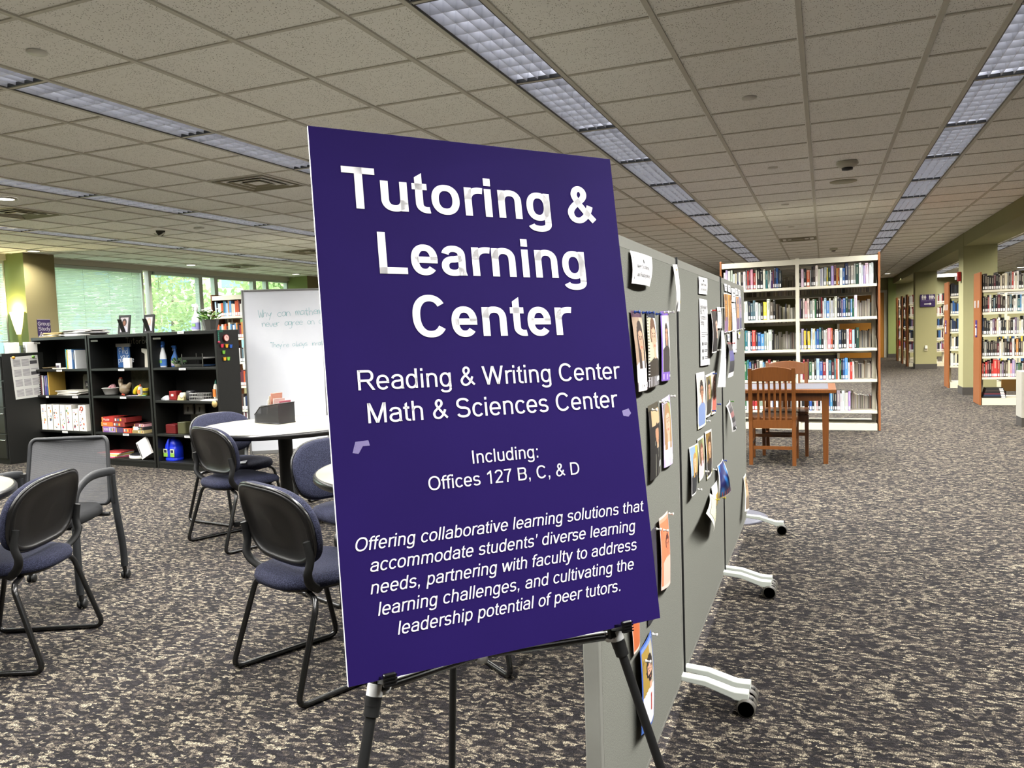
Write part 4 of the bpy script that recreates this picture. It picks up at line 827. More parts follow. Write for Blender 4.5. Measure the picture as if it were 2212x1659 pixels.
spray(1.48, 1.476, .15, .29, '#e4e6ea', '#8f8fc4', '#f0f0ee', 'white cleaner spray bottle with lilac label on top of right bookcase')
t = thing('potted_plant', 'potted white flowers in a dark pot on top of right bookcase', 'plant'); place(t, 1.70, 1.476, .15); b = MB(); b.lathe([(.0001, 0), (.06, 0), (.075, .06), (.085, .11), (.09, .112), (.082, .105), (.0001, .1)], 8, C('#4c4c48'), sm=False); b.build('pot', PLAST, t)
b = MB(); rn = random.Random(9)
for k in range(70): a = rn.uniform(0, 2*PI); r_ = rn.uniform(.02, .12); p = Vector((r_*math.cos(a), r_*math.sin(a), .12+rn.uniform(0, .08)-.4*max(0, r_-.08))); u = Vector((math.cos(a), math.sin(a), rn.uniform(.2, 1))).normalized()*.03; v = u.orthogonal().normalized()*.011; b.poly([p-u, p+v, p+u, p-v], C(('#5c8a34', '#86ad4c', '#3f6a2c')[k % 3]))
b.build('leaves', CLOTH, t); b = MB()
for k in range(22): a = rn.uniform(0, 2*PI); r_ = rn.uniform(.0, .09); b.ball((r_*math.cos(a), r_*math.sin(a), .17+rn.uniform(-.02, .05)), .014, C('#eef0e4'), 0, 6, sq=(1.2, 1.2, .7))
b.build('flowers', CLOTH, t)
# ---------------------------------------------------------------- filing cabinet left of the bookcases
t = thing('filing_cabinet', 'black lateral filing cabinet at the left edge beside the bookcases', 'cabinet', (-8.87, 6.275, 0), BRZ-.12); b = MB(); b.box(-.9, 0, .0, .46, .0, 1.30); bevel(b.build('body', BCB, t), .004)
for k, (z0, z1) in enumerate(((.07, .36), (.37, .67), (.68, .98), (.99, 1.27))):
    b = MB(); b.box(-.885, -.015, -.018, 0, z0, z1); d_ = bevel(b.build('drawer', BCB, t), .003); b = MB(); b.tube(fillet([(-.12, -.018, z1-.07), (-.12, -.04, z1-.07), (-.02, -.04, z1-.07), (-.02, -.018, z1-.07)], .01), .006, 8); b.build('handle', CHROME, d_)
FM = Matrix.Translation((-8.87, 6.275, 0)) @ Matrix.Rotation(BRZ-.12, 4, 'Z')
b = MB(); b.box(-.001, .0005, .0, .3, -.50, 0, C('#d9d8d4'))
for r_ in range(4):
    for c_ in range(3):
        if c_ == 2 and r_ < 2: b.box(.0006, .001, .205, .285, -.10-r_*.13, -.06-r_*.13, C('#4a494c'))
        for k in range(6 if not (c_ == 2 and r_ < 2) else 1): b.box(.0006, .001, .02+c_*.095, .10+c_*.095, -.045-r_*.118-k*.014, -.037-r_*.118-k*.014, C('#9d9ca0'))
o = b.build('notice_sheet', PRINT); o.matrix_world = FM @ Matrix.Translation((.002, .09, 1.255)) @ Matrix.Rotation(.05, 4, 'X'); tag(o, 'grey printed sheet of text columns on the side of the filing cabinet', 'paper')
for y, c, nm in ((.12, '#d99a2c', 'orange'), (.34, '#6d9a3c', 'green')):
    b = MB(); b.lathe([(.0001, .016), (.016, .014), (.018, 0)], 14, C(c), M=Matrix.Rotation(PI/2, 4, 'Y')); o = b.build('magnet', PLAST); o.matrix_world = FM @ Matrix.Translation((.004, y, 1.25)); tag(o, f'{nm} round magnet holding the notice on the filing cabinet', 'magnet', 'coloured magnets')
t = thing('mesh_basket', 'black mesh basket of pens on top of the filing cabinet', 'basket'); t.matrix_world = FM @ Matrix.Translation((-.13, .2, 1.301)); b = MB(); b.box(-.11, .11, -.07, .07, 0, .004); 
for k in range(15): xx = -.11+k*.0157; b.box(xx-.002, xx+.002, -.07, -.068, 0, .09); b.box(xx-.002, xx+.002, .068, .07, 0, .09)
for k in range(6): zz = k*.017; b.box(-.11, .11, -.0705, -.0685, zz, zz+.003); b.box(-.11, .11, .0685, .0705, zz, zz+.003); b.box(-.1105, -.1085, -.07, .07, zz, zz+.003); b.box(.1085, .1105, -.07, .07, zz, zz+.003)
b.build('basket', BLK, t); 
b = MB(); b.box(-.07, .06, -.04, .04, 0, .075, C('#a9c8cc')); b.box(-.06, .02, -.041, -.04, .01, .03, C('#c2724a')); o = b.build('small_carton', PRINT); o.matrix_world = FM @ Matrix.Translation((-.13, .2, 1.306)); tag(o, 'pale carton inside the black mesh basket', 'box')
for y, w_, nm in ((.12, .10, 'front'), (.32, .09, 'rear')):
    b = MB(); b.box(-w_, 0, -.06, .06, 0, .125); o = bevel(b.build('white_carton', WHP), .002); o.matrix_world = FM @ Matrix.Translation((-.005, y+.02, 1.301)); tag(o, f'{nm} of two plain white cartons on top of the filing cabinet', 'box', 'white cartons')
# ---------------------------------------------------------------- wall lamp and sign on the green column
t = thing('wall_lamp', 'lit cone shaped glass wall lamp on the green column', 'lamp', (-11.03, 8.1, 1.56)); b = MB(); t_ = NT('lamp_glass'); t_.val(Emission_Color=(1, .83, .38), Emission_Strength=2.6, Roughness=.3); LG = t_.m; t_.color(t_.noise(t_.coords(), 3).outputs[0])
rings = []
for k in range(9):
    u = k/8; r_ = .035+.095*u**.8; rings.append([(r_*math.cos(PI*i/12+PI), -.095*(.35+.65*u)*abs(math.sin(PI*i/12))-.002, u*.33) for i in range(13)])
b.loft(rings, False, None, 0, False, None, True); b.build('glass_shade', LG, t); b = MB(); b.box(-.03, .03, -.006, .0, .08, .26); b.build('back_plate', CHROME, t)
pl_ = bpy.data.lights.new('lamp_bulb', 'POINT'); pl_.energy = 26; pl_.color = (1, .78, .36); pl_.shadow_soft_size = .03; po = bpy.data.objects.new('lamp_bulb', pl_); COL.objects.link(po); po.parent = t; po.location = (0, -.075, .36)
b = MB(); RY = Matrix.Translation((-10.836, 8.245, 1.5)) @ Matrix.Rotation(PI/2, 4, 'Z') @ Matrix.Rotation(PI/2, 4, 'X')
b.box(0, .21, -.0, .275, -.004, .004, C('#3a2a5c'), 0, RY); b.box(.0, .21, .27, .278, -.003, .0045, C('#b9b4c0'), 0, RY)
for k, s_ in enumerate(('Group', 'Study', 'Area')): put_text(b, s_, .075, RY @ Matrix.Translation((.105, .185-k*.075, .006)), C('#e6e2ea'), False, 0, 'c')
tag(b.build('wall_sign', PRINT), 'purple Group Study Area sign on the shaded side of the column', 'sign')
# ---------------------------------------------------------------- whiteboard
WBD = Vector((.726, .446, 0)).normalized(); WBM = Matrix.Translation((-5.886, 6.89, 0)) @ Matrix.Rotation(math.atan2(WBD.y, WBD.x), 4, 'Z')
t = thing('whiteboard', 'tall free standing whiteboard with faint blue handwriting behind the round table', 'whiteboard'); t.matrix_world = WBM; W_ = .86
t_ = NT('whiteboard_enamel'); t_.color(t_.mix(t_.noise(t_.coords(), 4, 3).outputs[0], lin('#cfd2da'), lin('#dfe2e6'))); t_.val(Roughness=.12, Specular_IOR_Level=.6); WBE = t_.m
b = MB(); b.box(.02, W_-.02, -.012, .012, .14, 1.885); b.build('panel', WBE, t); b = MB()
for x0, x1, z0, z1 in ((0, .022, .05, 1.905), (W_-.022, W_, .05, 1.905), (.022, W_-.022, 1.885, 1.905), (.022, W_-.022, .10, .14)): b.rbox(x0, x1, -.018, .018, z0, z1, .006)
b.build('frame', GREYFR, t)
for x_ in (.011, W_-.011):
    b = MB(); b.rbox(x_-.02, x_+.02, -.25, .25, .0, .04, .01); b.tube([(x_, 0, .04), (x_, 0, .06)], .012); b.build('foot', GREYFR, t)
b = MB(); F0 = lambda x_, z, k=0: Matrix.Translation((x_, -.0135, z)) @ Matrix.Rotation(k, 4, 'Y') @ RX
teal = C('#8db5b8'); put_hand(b, 'Why can mathematicians', .062, F0(.17, 1.60, -.03), teal, .0045, .80); put_hand(b, 'never agree on anything?', .055, F0(.20, 1.495, -.03), teal, .0042, .73, 2); put_hand(b, "They're always irrational", .042, F0(.28, 1.27, -.01), teal, .0038, .73, 3)
b.build('handwriting', PRINT, t)
# ---------------------------------------------------------------- tables
LAM = NT('speckled_laminate'); LAM.color(LAM.mix(LAM.noise(LAM.coords(), 260, 1).outputs[0], lin('#8d8878'), lin('#a09c8e'))); LAM.val(Roughness=.38, Specular_IOR_Level=.5); LAM = LAM.m
BLKG = plain('black_gloss', '#0b0b0c', .25, 0, .6, .1); BLKP = plain('black_textured_plastic', '#0c0d0e', .5, 0, .4, .15, 90, .1)
def table(x, y, r, lab, rz=0):
    t = thing('round_table', lab, 'table', (x, y, 0), rz, 'round tables'); b = MB(); b.lathe([(r-.012, .705), (r-.004, .738), (.0001, .7385)], 64); b.build('tabletop', LAM, t)
    b = MB(); b.lathe([(r-.03, .700), (r-.005, .700), (r+.008, .712), (r+.008, .728), (r, .738), (r-.006, .7387)], 64, cap=False); b.build('edge_band', BLKG, t)
    b = MB(); b.lathe([(.05, .03), (.05, .68), (.16, .70)], 20); b.build('column', BLKP, t); b = MB()
    for k in range(4): M_ = Matrix.Rotation(k*PI/2+.4, 4, 'Z'); b.loft([[(.0, -.035, .03), (.0, .035, .03), (.0, .035, .075), (.0, -.035, .075)], [(.40, -.025, .015), (.40, .025, .015), (.40, .025, .035), (.40, -.025, .035)]], True, M=M_); b.box(.37, .40, -.02, .02, 0, .016, M=M_)
    b.build('base', BLKP, t); return t
table(-3.65, 4.65, .6, 'large round table with a black desk organiser, before the whiteboard'); table(-1.68, 3.27, .58, 'round table mostly hidden behind the purple sign'); table(-3.86, 1.99, .62, 'round table cut by the left edge of the picture')
t = thing('desk_organizer', 'black mesh desk organiser holding papers on the round table', 'organiser', (-3.82, 4.75, .739), -.25); b = MB()
MESH = NT('black_wire_mesh'); tr = MESH.add('ShaderNodeBsdfTransparent'); ms = MESH.add('ShaderNodeMixShader'); ck = MESH.add('ShaderNodeTexChecker'); ck.inputs['Scale'].default_value = 420; MESH.link(MESH.coords(), ck.inputs[0]); MESH.val(Base_Color=(.012, .012, .013), Roughness=.4)
ms.inputs[0].default_value = .12; MESH.link(MESH.b.outputs[0], ms.inputs[1]); MESH.link(tr.outputs[0], ms.inputs[2]); MESH.link(ms.outputs[0], MESH.out.inputs[0]); MESH = MESH.m
def wallp(p): b.loft([[(x_, y_, 0) for x_, y_, z in p], [(x_, y_, z) for x_, y_, z in p]], False, None, 0, False)
P_ = [(-.15, -.06, .06), (-.11, -.075, .075), (-.06, -.075, .12), (.15, -.075, .15), (.15, .075, .15), (-.06, .075, .12), (-.11, .075, .075), (-.15, .06, .06), (-.15, -.06, .06)]; wallp(P_)
for x_ in (-.05, .03, .09): b.poly([(x_, -.075, .0), (x_, .075, 0), (x_, .075, .13), (x_, -.075, .13)])
b.poly([(p[0], p[1], .002) for p in P_[:-1]]); b.build('mesh_body', MESH, t); b = MB(); b.tube([(p[0], p[1], p[2]) for p in P_[:-1]], .004, 6, closed=True); b.tube([(p[0], p[1], .004) for p in P_[:-1]], .004, 6, closed=True); b.build('rim_wire', BLK, t)
OM = Matrix.Translation((-3.82, 4.75, .742)) @ Matrix.Rotation(-.25, 4, 'Z')
for k, (x_, h_, c, nm) in enumerate(((-.02, .17, '#e6e4e0', 'white'), (.0, .20, '#d9c9b4', 'cream'), (.02, .22, '#c9907c', 'salmon'), (.05, .18, '#d8b8b0', 'pink'), (.12, .165, '#b05a68', 'dark pink'))):
    b = MB(); b.box(-.003, .003, -.05, .05, 0, h_, C(c)); o = b.build('leaflet', PRINT); o.matrix_world = OM @ Matrix.Translation((x_, 0, .0)) @ Matrix.Rotation(.12, 4, 'Y'); tag(o, f'{nm} leaflet standing in the black desk organiser', 'leaflet', 'leaflets in the organiser')
b = MB(); b.lathe([(.0001, .0006), (.045, .0006), (.045, 0)], 20, C('#eeeef2')); o = b.build('paper_disc', PRINT); o.location = (-3.66, 4.27, .739); tag(o, 'small white paper disc near the front edge of the round table', 'paper')
b = MB(); b.box(-.1, .1, -.07, .07, 0, .003, C('#d9dce0')); o = b.build('white_leaflet', PRINT); o.location = (-4.12, 4.62, .447); o.rotation_euler = (0, 0, .6); tag(o, 'white leaflet on the dark chair seat under the round table', 'leaflet')
# ---------------------------------------------------------------- sled base chairs
FAB = NT('blue_grey_fabric'); nv = FAB.voro(FAB.coords(), 240, 1); FAB.color(FAB.ramp(nv.outputs['Distance'], [(.1, lin('#3d4056')), (.6, lin('#1d1f30'))])); FAB.val(Roughness=.9, Specular_IOR_Level=.15); FAB.bump(nv.outputs['Distance'], .5, .002); FAB = FAB.m
BACKP = plain('black_shell_plastic', '#060607', .36, 0, .4, .15, 120, .08)
def back_surf(u, v):
    """u -1..1 across, v 0..1 up; returns the point on the back shell"""
    v = max(v, 0.0); hw = .245+.03*math.sin(v*PI*.62); x_ = u*hw; y_ = -.135-.085*v**1.15+.045*u*u*(.4+.6*v); return Vector((x_, y_, .492+.308*v))
def make_chair():
    t = thing('sled_chair', '', 'chair')
    for s in (-1, 1):
        p = fillet([(s*.12, -.10, .378), (s*.238, -.13, .372), (s*.262, -.245, .0115), (s*.25, .245, .0115), (s*.222, .16, .365), (s*.14, .14, .385)], .045, 6)
        b = MB(); b.tube(p, .0115, 10); b.build('sled_frame', BLKG, t, True)
    b = MB()
    def ring(k, z, dz=0): return [(k*(.205+.03*math.sin(a))*math.copysign(abs(math.cos(a))**.62, math.cos(a)), .015+k*.235*math.copysign(abs(math.sin(a))**.62, math.sin(a)), z-(dz*max(0, math.sin(a))**3)) for a in [2*PI*i/40 for i in range(40)]]
    b.loft([ring(.84, .395), ring(.98, .405, .02), ring(1.0, .425, .025), ring(.97, .445, .025), ring(.85, .455, .018), ring(.4, .452), ring(.05, .452)], True, None, 0, True, None, True); b.build('seat', FAB, t, True)
    b = MB(); b.loft([ring(.55, .372), ring(.82, .385), ring(.86, .40)], True, None, 0, True, None, True); b.build('seat_pan', BACKP, t)
    out = [(-.80, .0)]+[(-.93-.07*math.sin(k/6*PI), .05+.38*k/6) for k in range(1, 7)]
    # outline of the back: rounded arch
    def outline(k=1.0, n=56):
        pts = []
        for i in range(n):
            a = 2*PI*i/n; c, s_ = math.cos(a), math.sin(a); e = .45 if s_ < 0 else .62
            u = math.copysign(abs(c)**e, c); v = .47+(.53*abs(s_)**.85 if s_ > 0 else -.47*abs(s_)**.62); pts.append((u*k, .47+(v-.47)*k))
        return pts
    O = outline(); nrm = Vector((0, 1, .12)).normalized(); b = MB()
    def lay(k, d): return [back_surf(u, v)+nrm*d for u, v in outline(k)]
    b.loft([lay(.97, .008), lay(1.0, -.004), lay(.99, -.016), lay(.93, -.020), lay(.89, -.014), lay(.86, -.006), lay(.5, -.004), lay(.02, -.003)], True, None, 0, True, None, True); b.build('back_shell', BACKP, t, True)
    b = MB(); b.loft([lay(1.0, .002), lay(1.02, .012), lay(1.0, .026), lay(.92, .036), lay(.5, .038), lay(.02, .038)], True, None, 0, True, None, True); b.build('backrest', FAB, t, True)
    top = [back_surf(u, v)+nrm*-.008 for u, v in O]; b = MB(); b.tube(top, .0075, 8, closed=True); b.build('rim', BLKG, t, True)
    for s in (-1, 1):
        b = MB(); b.tube(catmull([(s*.25, -.165, .61), (s*.25, -.155, .54), (s*.242, -.165, .48), (s*.212, -.135, .43), (s*.16, -.07, .385)], 6), .014, 10, flat=(.018, .009)); b.build('back_support', BLKP, t, True)
    return t
CH0 = make_chair(); first = True
def chair(x, y, fx, fy, lab):
    global first
    o = CH0 if first else copy_tree(CH0); first = False; o.location = (x, y, 0); o.rotation_euler = (0, 0, math.atan2(-fx, fy)); o['label'] = lab; o['group'] = 'sled base chairs'; return o
chair(-1.936, 2.603, .40, .916, 'blue sled base chair with black back, directly left of the purple sign'); chair(-3.69, 4.175, .365, .93, 'blue sled base chair pushed up to the near left of the organiser table')
chair(-4.20, 4.75, .985, -.17, 'blue sled base chair behind the large round table, before the right bookcase'); chair(-3.35, 2.35, -.91, -.41, 'blue sled base chair in the lower left corner at the cut off table')
chair(-3.70, 5.53, 0, -1, 'blue sled base chair on the far side of the round table, beside the sign edge'); chair(-2.36, 3.55, .92, -.39, 'blue chair at the hidden table, its back cut by the sign edge'); chair(-1.19, 3.09, -.82, .57, 'sled base chair behind the easel, only its base showing under the sign')
# ---------------------------------------------------------------- mesh armchair
GMESH = NT('grey_back_mesh'); tr = GMESH.add('ShaderNodeBsdfTransparent'); ms = GMESH.add('ShaderNodeMixShader'); ms.inputs[0].default_value = .16
wv = GMESH.add('ShaderNodeTexWave', bands_direction='Z'); wv.inputs['Scale'].default_value = 95; GMESH.link(GMESH.coords(), wv.inputs[0]); GMESH.color(GMESH.ramp(wv.outputs[1], [(.2, lin('#3c3d40')), (.8, lin('#636467'))])); GMESH.val(Roughness=.8)
GMESH.link(GMESH.b.outputs[0], ms.inputs[1]); GMESH.link(tr.outputs[0], ms.inputs[2]); GMESH.link(ms.outputs[0], GMESH.out.inputs[0]); GMESH = GMESH.m
DGR = plain('dark_grey_plastic', '#202225', .5, 0, .4, .08, 60); BSEAT = plain('black_seat_cloth', '#1b1c1e', .9, 0, .2, .2, 300, .2)
t = thing('mesh_armchair', 'grey mesh back armchair on casters facing the cut off table', 'chair', (-3.925, 2.97, 0), math.atan2(-.41, -.91))
def mb_surf(u, v): return Vector((u*(.235-.02*v), -.235-.06*v+.03*u*u, .455+.375*v))
def rrect(k, n=10):
    pts = []
    for cx, cy, a0 in ((.86, .9, 0), (-.86, .9, 90), (-.86, .1, 180), (.86, .1, 270)):
        for i in range(n+1): a = math.radians(a0+90*i/n); pts.append(((cx+.14*math.cos(a))*k, .5+(cy+.1*math.sin(a)-.5)*k))
    return pts
b = MB(); b.tube([mb_surf(u, v) for u, v in rrect(1.0)], .011, 8, closed=True); b.build('back_frame', DGR, t, True)
b = MB(); N_ = 10
for i in range(N_):
    for j in range(N_):
        q_ = [(-.97+1.94*i/N_, .02+.96*j/N_), (-.97+1.94*(i+1)/N_, .02+.96*j/N_), (-.97+1.94*(i+1)/N_, .02+.96*(j+1)/N_), (-.97+1.94*i/N_, .02+.96*(j+1)/N_)]; b.poly([mb_surf(*p) for p in q_], None, 0, True)
b.build('back_mesh', GMESH, t)
b = MB()
def ring2(k, z, dz=0): return [(k*.235*math.copysign(abs(math.cos(a))**.5, math.cos(a)), .02+k*.235*math.copysign(abs(math.sin(a))**.5, math.sin(a)), z-dz*max(0, math.sin(a))**2) for a in [2*PI*i/36 for i in range(36)]]
b.loft([ring2(.85, .40), ring2(1, .42, .01), ring2(1, .45, .02), ring2(.93, .47, .02), ring2(.1, .468)], True, None, 0, True, None, True); b.build('seat', BSEAT, t, True)
b = MB(); b.tube([(-.25, -.16, .405), (.25, -.16, .405)], .012, 8); b.tube([(-.25, .16, .405), (.25, .16, .405)], .012, 8); b.build('seat_rail', BLKP, t)
for s in (-1, 1):
    b = MB(); b.tube(catmull([(s*.255, -.20, .62), (s*.258, -.215, .45), (s*.268, -.25, .2), (s*.268, -.255, .075)], 6), .016, 10, flat=(.014, .02)); g = b.build('rear_leg', DGR, t, True)
    b = MB(); b.tube(catmull([(s*.258, .235, .42), (s*.262, .245, .25), (s*.266, .25, .075)], 6), .016, 10, flat=(.014, .02)); h_ = b.build('front_leg', DGR, t, True)
    b = MB(); b.tube(catmull([(s*.258, .235, .42), (s*.26, .235, .52), (s*.262, .19, .61), (s*.262, .05, .655), (s*.26, -.14, .648), (s*.256, -.22, .635)], 6), .02, 10, flat=(.024, .012)); b.build('arm', DGR, t, True)
    b = MB(); b.loft([[(s*.235, -.24, .46), (s*.262, -.22, .46), (s*.262, -.19, .46), (s*.235, -.21, .46)], [(s*.23, -.26, .64), (s*.265, -.23, .645), (s*.265, -.16, .645), (s*.23, -.22, .64)]], True); b.build('arm_bracket', BLKP, t)
    for y_, par in ((-.255, g), (.25, h_)):
        b = MB()
        for dx in (-.012, .012): b.lathe([(.0001, -.008), (.02, -.008), (.024, -.004), (.024, .004), (.02, .008), (.0001, .008)], 16, M=Matrix.Translation((s*.267+dx, y_-.012, .0245)) @ Matrix.Rotation(PI/2, 4, 'Y'))
        b.tube([(s*.267, y_, .08), (s*.267, y_-.006, .045)], .012, 8); b.build('caster', BLKP, par)

# ---------------------------------------------------------------- purple sign on its easel
SW = Vector((.65238, .75760, -.02087)); SD = Vector((.11411, -.12700, -.98532)); SN = SW.cross(-SD).normalized()   # right, down, towards the reader
SO = Vector((-.79942, 1.12160, 1.71006))
SGM = Matrix((SW, -SD, SN)).transposed().to_4x4(); SGM.translation = SO
PURP = NT('purple_print'); PURP.color(PURP.mix(PURP.noise(PURP.coords('Object', (1, 1, 1)), 5, 3).outputs[0], lin('#20134e'), lin('#251659'))); PURP.val(Roughness=.7, Specular_IOR_Level=.05)
sc_ = PURP.noise(PURP.coords('Object', (3, 60, 1)), 14, 3); PURP.bump(sc_.outputs[0], .05, .001); PURP = PURP.m
VINYL = plain('white_vinyl', '#f0eff2', .5, 0, .4, .01); FOAM = plain('white_foam_board', '#eeeef0', .6, 0, .3, .02)
t = thing('sign_board', 'large tilted purple sign lettered Tutoring & Learning Center', 'sign'); t.matrix_world = SGM
b = MB(); b.box(0, .6096, -.9144, 0, -.0065, -.0005); b.build('foam_board', FOAM, t)
b = MB(); b.box(.0003, .6093, -.9141, -.0003, -.0005, 0); b.build('printed_face', PURP, t)
mm = .001
def sline(b, txt, size, cx_, base, **k): put_text(b, txt, size*mm, Matrix.Translation((cx_*mm, -base*mm, .0011)), None, align='c', **k)
for s_, cx_, by_ in (('Tutoring &', 306, 138.5), ('Learning', 312.5, 250.6), ('Center', 313.5, 361)): b = MB(); sline(b, s_, 102, cx_, by_, bold=True); b.build('title_lettering', VINYL, t)
b = MB(); sline(b, 'Reading & Writing Center', 46.5, 311.5, 449); sline(b, 'Math & Sciences Center', 46.5, 311.5, 504.3); b.build('centres_lettering', VINYL, t)
b = MB(); sline(b, 'Including:', 32, 311, 586.5); sline(b, 'Offices 127 B, C, & D', 32, 310.5, 624.4); b.build('offices_lettering', VINYL, t)
b = MB()
for k, s_ in enumerate(('Offering collaborative learning solutions that', "accommodate students' diverse learning", 'needs, partnering with faculty to address', 'learning challenges, and cultivating the', 'leadership potential of peer tutors.')):
    wd = (572, 526, 527, 506, 442)[k]; put_text(b, s_, .0295, Matrix.Translation((((23.8, 46.7, 44.3, 54, 84.4)[k]+wd/2)*mm, -(708.6+35.2*k)*mm, .0011)), None, False, .21, 'c', width=wd*mm)
b.build('motto_lettering', VINYL, t)
TAPE = NT('clear_tape'); TAPE.val(Base_Color=(.35, .30, .55), Roughness=.25, Alpha=.22); TAPE = TAPE.m
for pts, lab in (([(.034, -.551), (.044, -.553), (.052, -.541), (.064, -.541), (.062, -.532), (.040, -.533)], 'scrap of clear tape on the left of the purple sign below the Math line'), ([(.572, -.512), (.588, -.508), (.593, -.518), (.586, -.524), (.574, -.522)], 'scrap of clear tape on the right edge of the purple sign')):
    b = MB(); b.prism(pts, .0002); o = b.build('tape_scrap', TAPE); o.matrix_world = SGM @ Matrix.Translation((0, 0, .0004)); tag(o, lab, 'tape', 'tape scraps on the sign')
def SP(s_, d_, n_=0): return SO+SW*s_+SD*d_+SN*n_
t = thing('easel', 'black folding tripod easel with silver collars holding the purple sign', 'easel', (-.55, 1.25, 0)); TI = Matrix.Translation((.55, -1.25, 0))
SILV = plain('silver_collar', '#f2f3f2', .3, .35); apex = SP(.285, .035, -.035)
ends = {}
for sx, foot, nm in ((-1, -.157, 'left'), (1, .727, 'right')):
    d_foot = (SO.z+SW.z*foot-.0)/.98532; F_ = SP(foot, d_foot, -.02); F_.z = .008; cl_ = apex.lerp(F_, (.905-.035)/(d_foot-.035)); dr = (F_-apex).normalized(); ends[sx] = (cl_, dr)
    b = MB(); b.tube([apex, cl_+dr*.06], .0105, 12, M=TI); b.tube([cl_+dr*.05, F_], .0088, 12, M=TI); lg = b.build('leg', BLKP, t)
    b = MB(); b.tube([cl_+dr*.026, cl_+dr*.046], .0135, 14, M=TI); b.build('collar', SILV, lg)
    b = MB(); b.tube([cl_+dr*.045, cl_+dr*.060], .0135, 14, M=TI); b.tube([cl_+dr*.060, cl_+dr*.076], .0128, 14, M=TI); b.build('sleeve', BLKP, lg)
    b = MB(); b.tube([F_-dr*.03, F_], .0125, 12, M=TI); b.build('rubber_foot', BLKP, lg)
    # clip: folding rest that carries the board
    M_ = TI @ Matrix.Translation(cl_) @ SGM.to_3x3().to_4x4() @ Matrix.Translation((0, -.013, 0)); b = MB()
    b.rbox(-.013, .013, -.026, .004, -.012, .012, .004, M=M_)
    b.loft([[(-.009, -.010, .010), (.009, -.010, .010), (.009, .002, .010), (-.009, .002, .010)], [(-.009, -.004, .052), (.009, -.004, .052), (.009, .006, .052), (-.009, .006, .052)]], True, M=M_)
    b.rbox(-.011, .011, -.008, .013, .048, .058, .003, M=M_)
    for k in range(4): b.box(-.011, .011, -.006+k*.005, -.004+k*.005, .058, .0595, M=M_)
    b.build('clip', BLKG, lg); b = MB(); b.lathe([(.0001, -.0155), (.004, -.0155), (.004, .0155), (.0001, .0155)], 10, M=M_ @ Matrix.Translation((0, -.014, .004)) @ Matrix.Rotation(PI/2, 4, 'Y')); b.build('clip_screw', CHROME, lg)
hub = Vector((-.5955, 1.290, .758)); rf = apex+Vector((-.749, .640, 0)).normalized()*.27+Vector((.652, .757, 0)).normalized()*.03; rf.z = .008
b = MB(); b.tube([apex, rf], .0078, 12, M=TI); lg = b.build('leg', BLKP, t); b = MB(); b.tube([rf+(apex-rf)*.02, rf], .0115, 12, M=TI); b.build('rubber_foot', BLKP, lg)
b = MB(); b.rbox(-.03, .03, -.018, .018, -.03, .02, .008, M=TI @ Matrix.Translation(apex)); b.build('head_joint', BLKP, t)
b = MB(); b.lathe([(.0001, -.012), (.012, -.012), (.012, .012), (.0001, .012)], 14, M=TI @ Matrix.Translation(hub)); b.build('hub', SILV, t)
rj = apex.lerp(rf, (apex.z-.74)/apex.z)
for tgt in (ends[-1][0]+ends[-1][1]*.036+SW*.016, ends[1][0]+ends[1][1]*.036-SW*.016, rj):
    d_ = (tgt-hub).normalized(); b = MB(); b.tube([hub+d_*.008, tgt], .008, 4, M=TI, flat=(.0045, .0075)); br = b.build('brace', BLKG, t); b = MB(); b.tube([hub+d_*.02+Vector((0, 0, .0085)), tgt+Vector((0, 0, .0085))], .0022, 6, M=TI); b.build('brace_edge', SILV, br)
    b = MB(); b.lathe([(.0001, -.005), (.010, -.005), (.010, .005), (.0001, .005)], 14, M=TI @ Matrix.Translation(tgt) @ Matrix.Rotation(PI/2, 4, 'X')); b.build('pivot', SILV, br)
